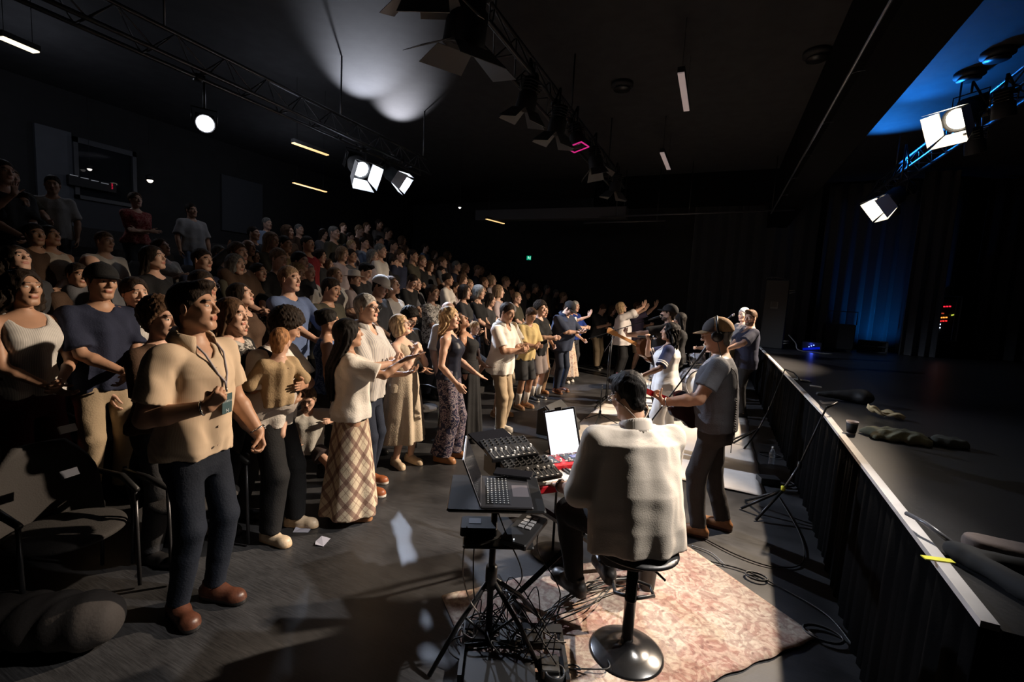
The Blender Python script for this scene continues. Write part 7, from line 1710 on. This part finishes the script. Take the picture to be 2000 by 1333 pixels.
C(376, 426, 'lg', 'man in a pale tee with sunglasses hanging at his neck', 'short', 'dark', 'tan', 0, 'down', 0, 0, bot='lb', w=1.08, row=5)
C(393, 508, 'n', 'short haired man in dark blue behind the grey jacket', 'short', 'dark', 'fair')
C(393, 556, 'k', 'person in black right behind the head of the cream shirt', 'short', 'dark', 'tan', 0, 'down')
C(404, 560, 'dg', 'man with glasses in shadow near the raised hand', 'short', 'dark', 'tan', 0, 'clasp', extra=['glasses'])
# centre left
C(428, 503, 'g', 'older bearded man in a grey suit jacket raising his hand', 'short', 'grey', 'fair', 0, 'raise', 20, -10, sleeve=1., w=1.1, extra=['glasses'], bot='dg')
C(456, 516, 'ol', 'grey haired woman right of the grey suit jacket', 'bob', 'grey', 'fair', 1, 'clasp')
C(497, 507, 'k', 'woman with black hair in the dark, right of the grey haired woman', 'long', 'black', 'tan', 1)
C(498, 456, 'k', 'short haired man holding a phone below the pale blue shirt', 'buzz', 'dark', 'fair', 0, 'phone')
C(487, 484, 'b', 'bald man low beside the man with the phone', 'bald', 'dark', 'tan')
C(521, 437, 'lb', 'man in a light blue shirt standing high in the upper rows', 'short', 'grey', 'fair', 0, 'down', sleeve=.9)
C(506, 533, 'k', 'woman in a black tee holding a white leaflet', 'bun', 'dark', 'fair', 1, 'phone', 10, -10, extra=['paper'], det=True)
C(481, 577, 'b', 'young woman in a brown jacket looking up, behind the baby', 'long', 'dark', 'fair', 1, 'clasp', 20, -18, det=True, sleeve=1.)
C(447, 614, 'k', 'red brown haired woman with sunglasses on her head behind the girl in lace', 'long', 'brown', 'fair', 1, 'clasp', 20, -4, det=True, row=0)
C(466, 644, pr2, 'little girl in a cream lace top in profile behind the cream shirt', 'pony', 'brown', 'fair', 1, 'down', 30, 0, h=1.15, det=True, x=-3.25, z0=.55, hs=1.15)
C(555, 477, 'y', 'person in a mustard top in the upper rows', 'short', 'dark', 'tan', 0, 'clasp')
C(562, 453, 'b', 'person in brown above the mustard top', 'bob', 'brown', 'fair', 1)
C(603, 477, 'r', 'man in a red polo with a small badge', 'buzz', 'dark', 'tan', 0, 'down')
C(587, 511, 'dg', 'person in dark grey below the red polo', 'short', 'dark', 'fair')
C(653, 455, 'ol', 'man in an open brown suit jacket over a white shirt', 'buzz', 'grey', 'fair', 0, 'down', sleeve=1., w=1.08)
C(688, 480, 'p', 'blond person right of the brown suit jacket', 'short', 'blond', 'fair')
C(684, 464, 'dg', 'dim person just above the blond head', 'short', 'dark', 'fair')
C(688, 500, 'g', 'man in grey below the blond person', 'short', 'dark', 'tan', 0, 'clasp')
C(713, 475, 'lb', 'man in a light blue shirt near the centre of the upper rows', 'short', 'dark', 'fair', 0, 'clasp', sleeve=.9)
C(717, 443, 'b', 'dim brown clad person in the top row', 'short', 'brown', 'fair')
C(740, 438, 'lg', 'person in a pale shirt at the top of the crowd', 'short', 'dark', 'tan', 0, 'down', sleeve=.9)
C(743, 472, 'k', 'person in black below the pale shirt at the top', 'short', 'black', 'tan')
C(741, 490, 'w', 'man in a dark jacket and white shirt in the middle rows', 'short', 'grey', 'fair', 0, 'clasp', sleeve=1.)
C(641, 519, 'b', 'woman in brown standing above the olive shirt', 'bob', 'brown', 'fair', 1)
C(567, 545, 'mb', 'fair haired man in a blue linen shirt facing the stage', 'short', 'lightbrown', 'fair', 0, 'fwd', 10, -4, sleeve=.6, det=True, bot='lg', w=1.05)
C(579, 534, 'be', 'man with blond curls right behind the blue linen shirt', 'curly', 'blond', 'fair', 0, 'clasp')
C(599, 531, 'w', 'older balding man in a white shirt reading his phone', 'thin', 'silver', 'fair', 0, 'phone', 10, 6, det=True)
C(639, 563, 'ol', 'man in an olive button shirt with head turned down', 'short', 'dark', 'tan', 0, 'clasp', 12, 10, det=True, sleeve=.9, w=1.06)
C(655, 538, 'w', 'woman in a white top with face lifted beside the straw hat', 'pony', 'lightbrown', 'fair', 1, 'clasp', 10, -14)
C(690, 546, 'p', 'person with a straw hat and pinkish shirt', 'short', 'brown', 'fair', 0, 'clasp', 12, -4, extra=['hat'], det=True)
C(708, 527, 'dg', 'man with black hair bowed behind the straw hat', 'quiff', 'black', 'fair', 0, 'clasp', 10, 25)
C(733, 556, 'dg', 'person in a white visor cap with bowed head', 'short', 'dark', 'tan', 0, 'clasp', 5, 20, extra=['whitecap'])
C(760, 568, pr1, 'bald man in a brown patterned shirt looking up', 'buzz', 'black', 'dark', 0, 'down', 10, -16, det=True, w=1.08)
C(771, 558, 'w', 'woman with long hair and white top looking up beside the patterned shirt', 'long', 'brown', 'tan', 1, 'clasp', 10, -16)
C(558, 622, 'k', 'dark haired woman low behind the father and baby', 'long', 'dark', 'tan', 1, 'clasp', row=0, h=1.5) if False else None
C(641, 627, pr3, 'girl in a blue ruffled floral top behind the plaid skirt woman', 'bun', 'black', 'tan', 1, 'down', 40, 0, x=-3.45, z0=0., h=1.55, tank=True, det=True, bot='dg', kind='top')
C(731, 650, 'b', 'woman partly hidden between the grey haired man and the blond bob', 'bob', 'brown', 'tan', 1, 'clasp', x=-3.4, z0=0, h=1.5)
C(796, 617, 'k', 'young man with black curls in a black jacket and lanyard looking down', 'curly', 'black', 'tan', 0, 'clasp', 0, 28, x=-3.45, z0=0, sleeve=1., det=True, extra=['glasses'])
# centre
r_ = C(815, 554, 'g', 'bald man in a grey tee with a white chest stripe', 'bald', 'dark', 'fair', 0, 'clasp', 12, 0, det=True, w=1.12, belly=.02, bot='dg')
C(846, 572, pr2, 'man in a black and white leaf print shirt', 'short', 'dark', 'brown', 0, 'clasp', 0, 0, det=True)
C(889, 562, 'p', 'man in a pale striped shirt above the blond woman', 'short', 'dark', 'tan', 0, 'down', 8, 0, det=True, sleeve=.9)
C(905, 570, 'dg', 'woman close behind the pale striped shirt', 'bob', 'dark', 'fair', 1)
C(769, 480, 'dg', 'man in dark clothes right of the black clad person', 'buzz', 'dark', 'fair')
C(767, 513, 'k', 'broad man in a black tee above the patterned shirt', 'buzz', 'dark', 'fair', 0, 'clasp', w=1.12)
C(792, 489, 'dg', 'dim woman in the middle upper rows', 'bob', 'brown', 'fair', 1)
C(808, 500, 'ol', 'dim man beside the small child in the middle rows', 'short', 'dark', 'tan')
C(810, 524, 'b', 'small child looking forward above the bald man', 'short', 'dark', 'fair', 0, 'down', hs=1.08, h=1.5)
C(830, 484, 'lb', 'man in a pale blue shirt alone in the upper right rows', 'short', 'dark', 'fair', 0, 'down', sleeve=.9)
C(799, 547, 'k', 'person in black looking down left of the bald man', 'short', 'dark', 'fair', 0, 'clasp', 0, 26)
C(851, 515, 'b', 'woman with brown hair in the middle of the far rows', 'long', 'brown', 'fair', 1)
C(866, 513, 'g', 'man in grey next to the brown haired woman far back', 'short', 'brown', 'fair')
C(891, 520, 'n', 'man in navy in the far upper rows', 'short', 'grey', 'fair')
C(908, 524, 'dg', 'woman in a dark grey top in the far upper rows', 'long', 'lightbrown', 'fair', 1)
C(873, 546, 'w', 'person in a white tee behind the leaf print shirt', 'bun', 'dark', 'tan', 1, 'clasp')
G1 = 'dimly lit people in the far rows'
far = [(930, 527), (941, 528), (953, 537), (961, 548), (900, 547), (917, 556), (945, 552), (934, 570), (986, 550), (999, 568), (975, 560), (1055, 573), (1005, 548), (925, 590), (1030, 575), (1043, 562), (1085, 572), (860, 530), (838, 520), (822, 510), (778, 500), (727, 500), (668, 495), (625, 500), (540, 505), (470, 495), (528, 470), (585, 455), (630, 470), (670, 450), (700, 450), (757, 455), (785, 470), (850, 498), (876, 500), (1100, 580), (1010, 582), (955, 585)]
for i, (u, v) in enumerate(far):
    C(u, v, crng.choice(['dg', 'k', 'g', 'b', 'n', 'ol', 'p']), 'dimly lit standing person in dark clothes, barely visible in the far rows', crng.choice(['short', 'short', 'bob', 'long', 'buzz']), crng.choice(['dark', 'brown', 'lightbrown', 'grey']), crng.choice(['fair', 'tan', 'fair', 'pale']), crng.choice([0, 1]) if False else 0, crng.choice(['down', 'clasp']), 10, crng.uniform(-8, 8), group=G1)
C(964, 564, 'w', 'man in a white tee with arms folded in the far rows', 'short', 'dark', 'tan', 0, 'cross')
C(1019, 560, 'g', 'man in a grey shirt high behind the yellow tee', 'short', 'grey', 'fair', 0, 'down', w=1.1)
C(1069, 565, 'lg', 'large man in a light grey shirt at the right end of the tiers', 'buzz', 'grey', 'fair', 0, 'down', w=1.15)
C(1109, 602, 'b', 'woman half hidden behind the large man in navy', 'bob', 'brown', 'tan', 1, 'clasp', x=-3.4, z0=0)
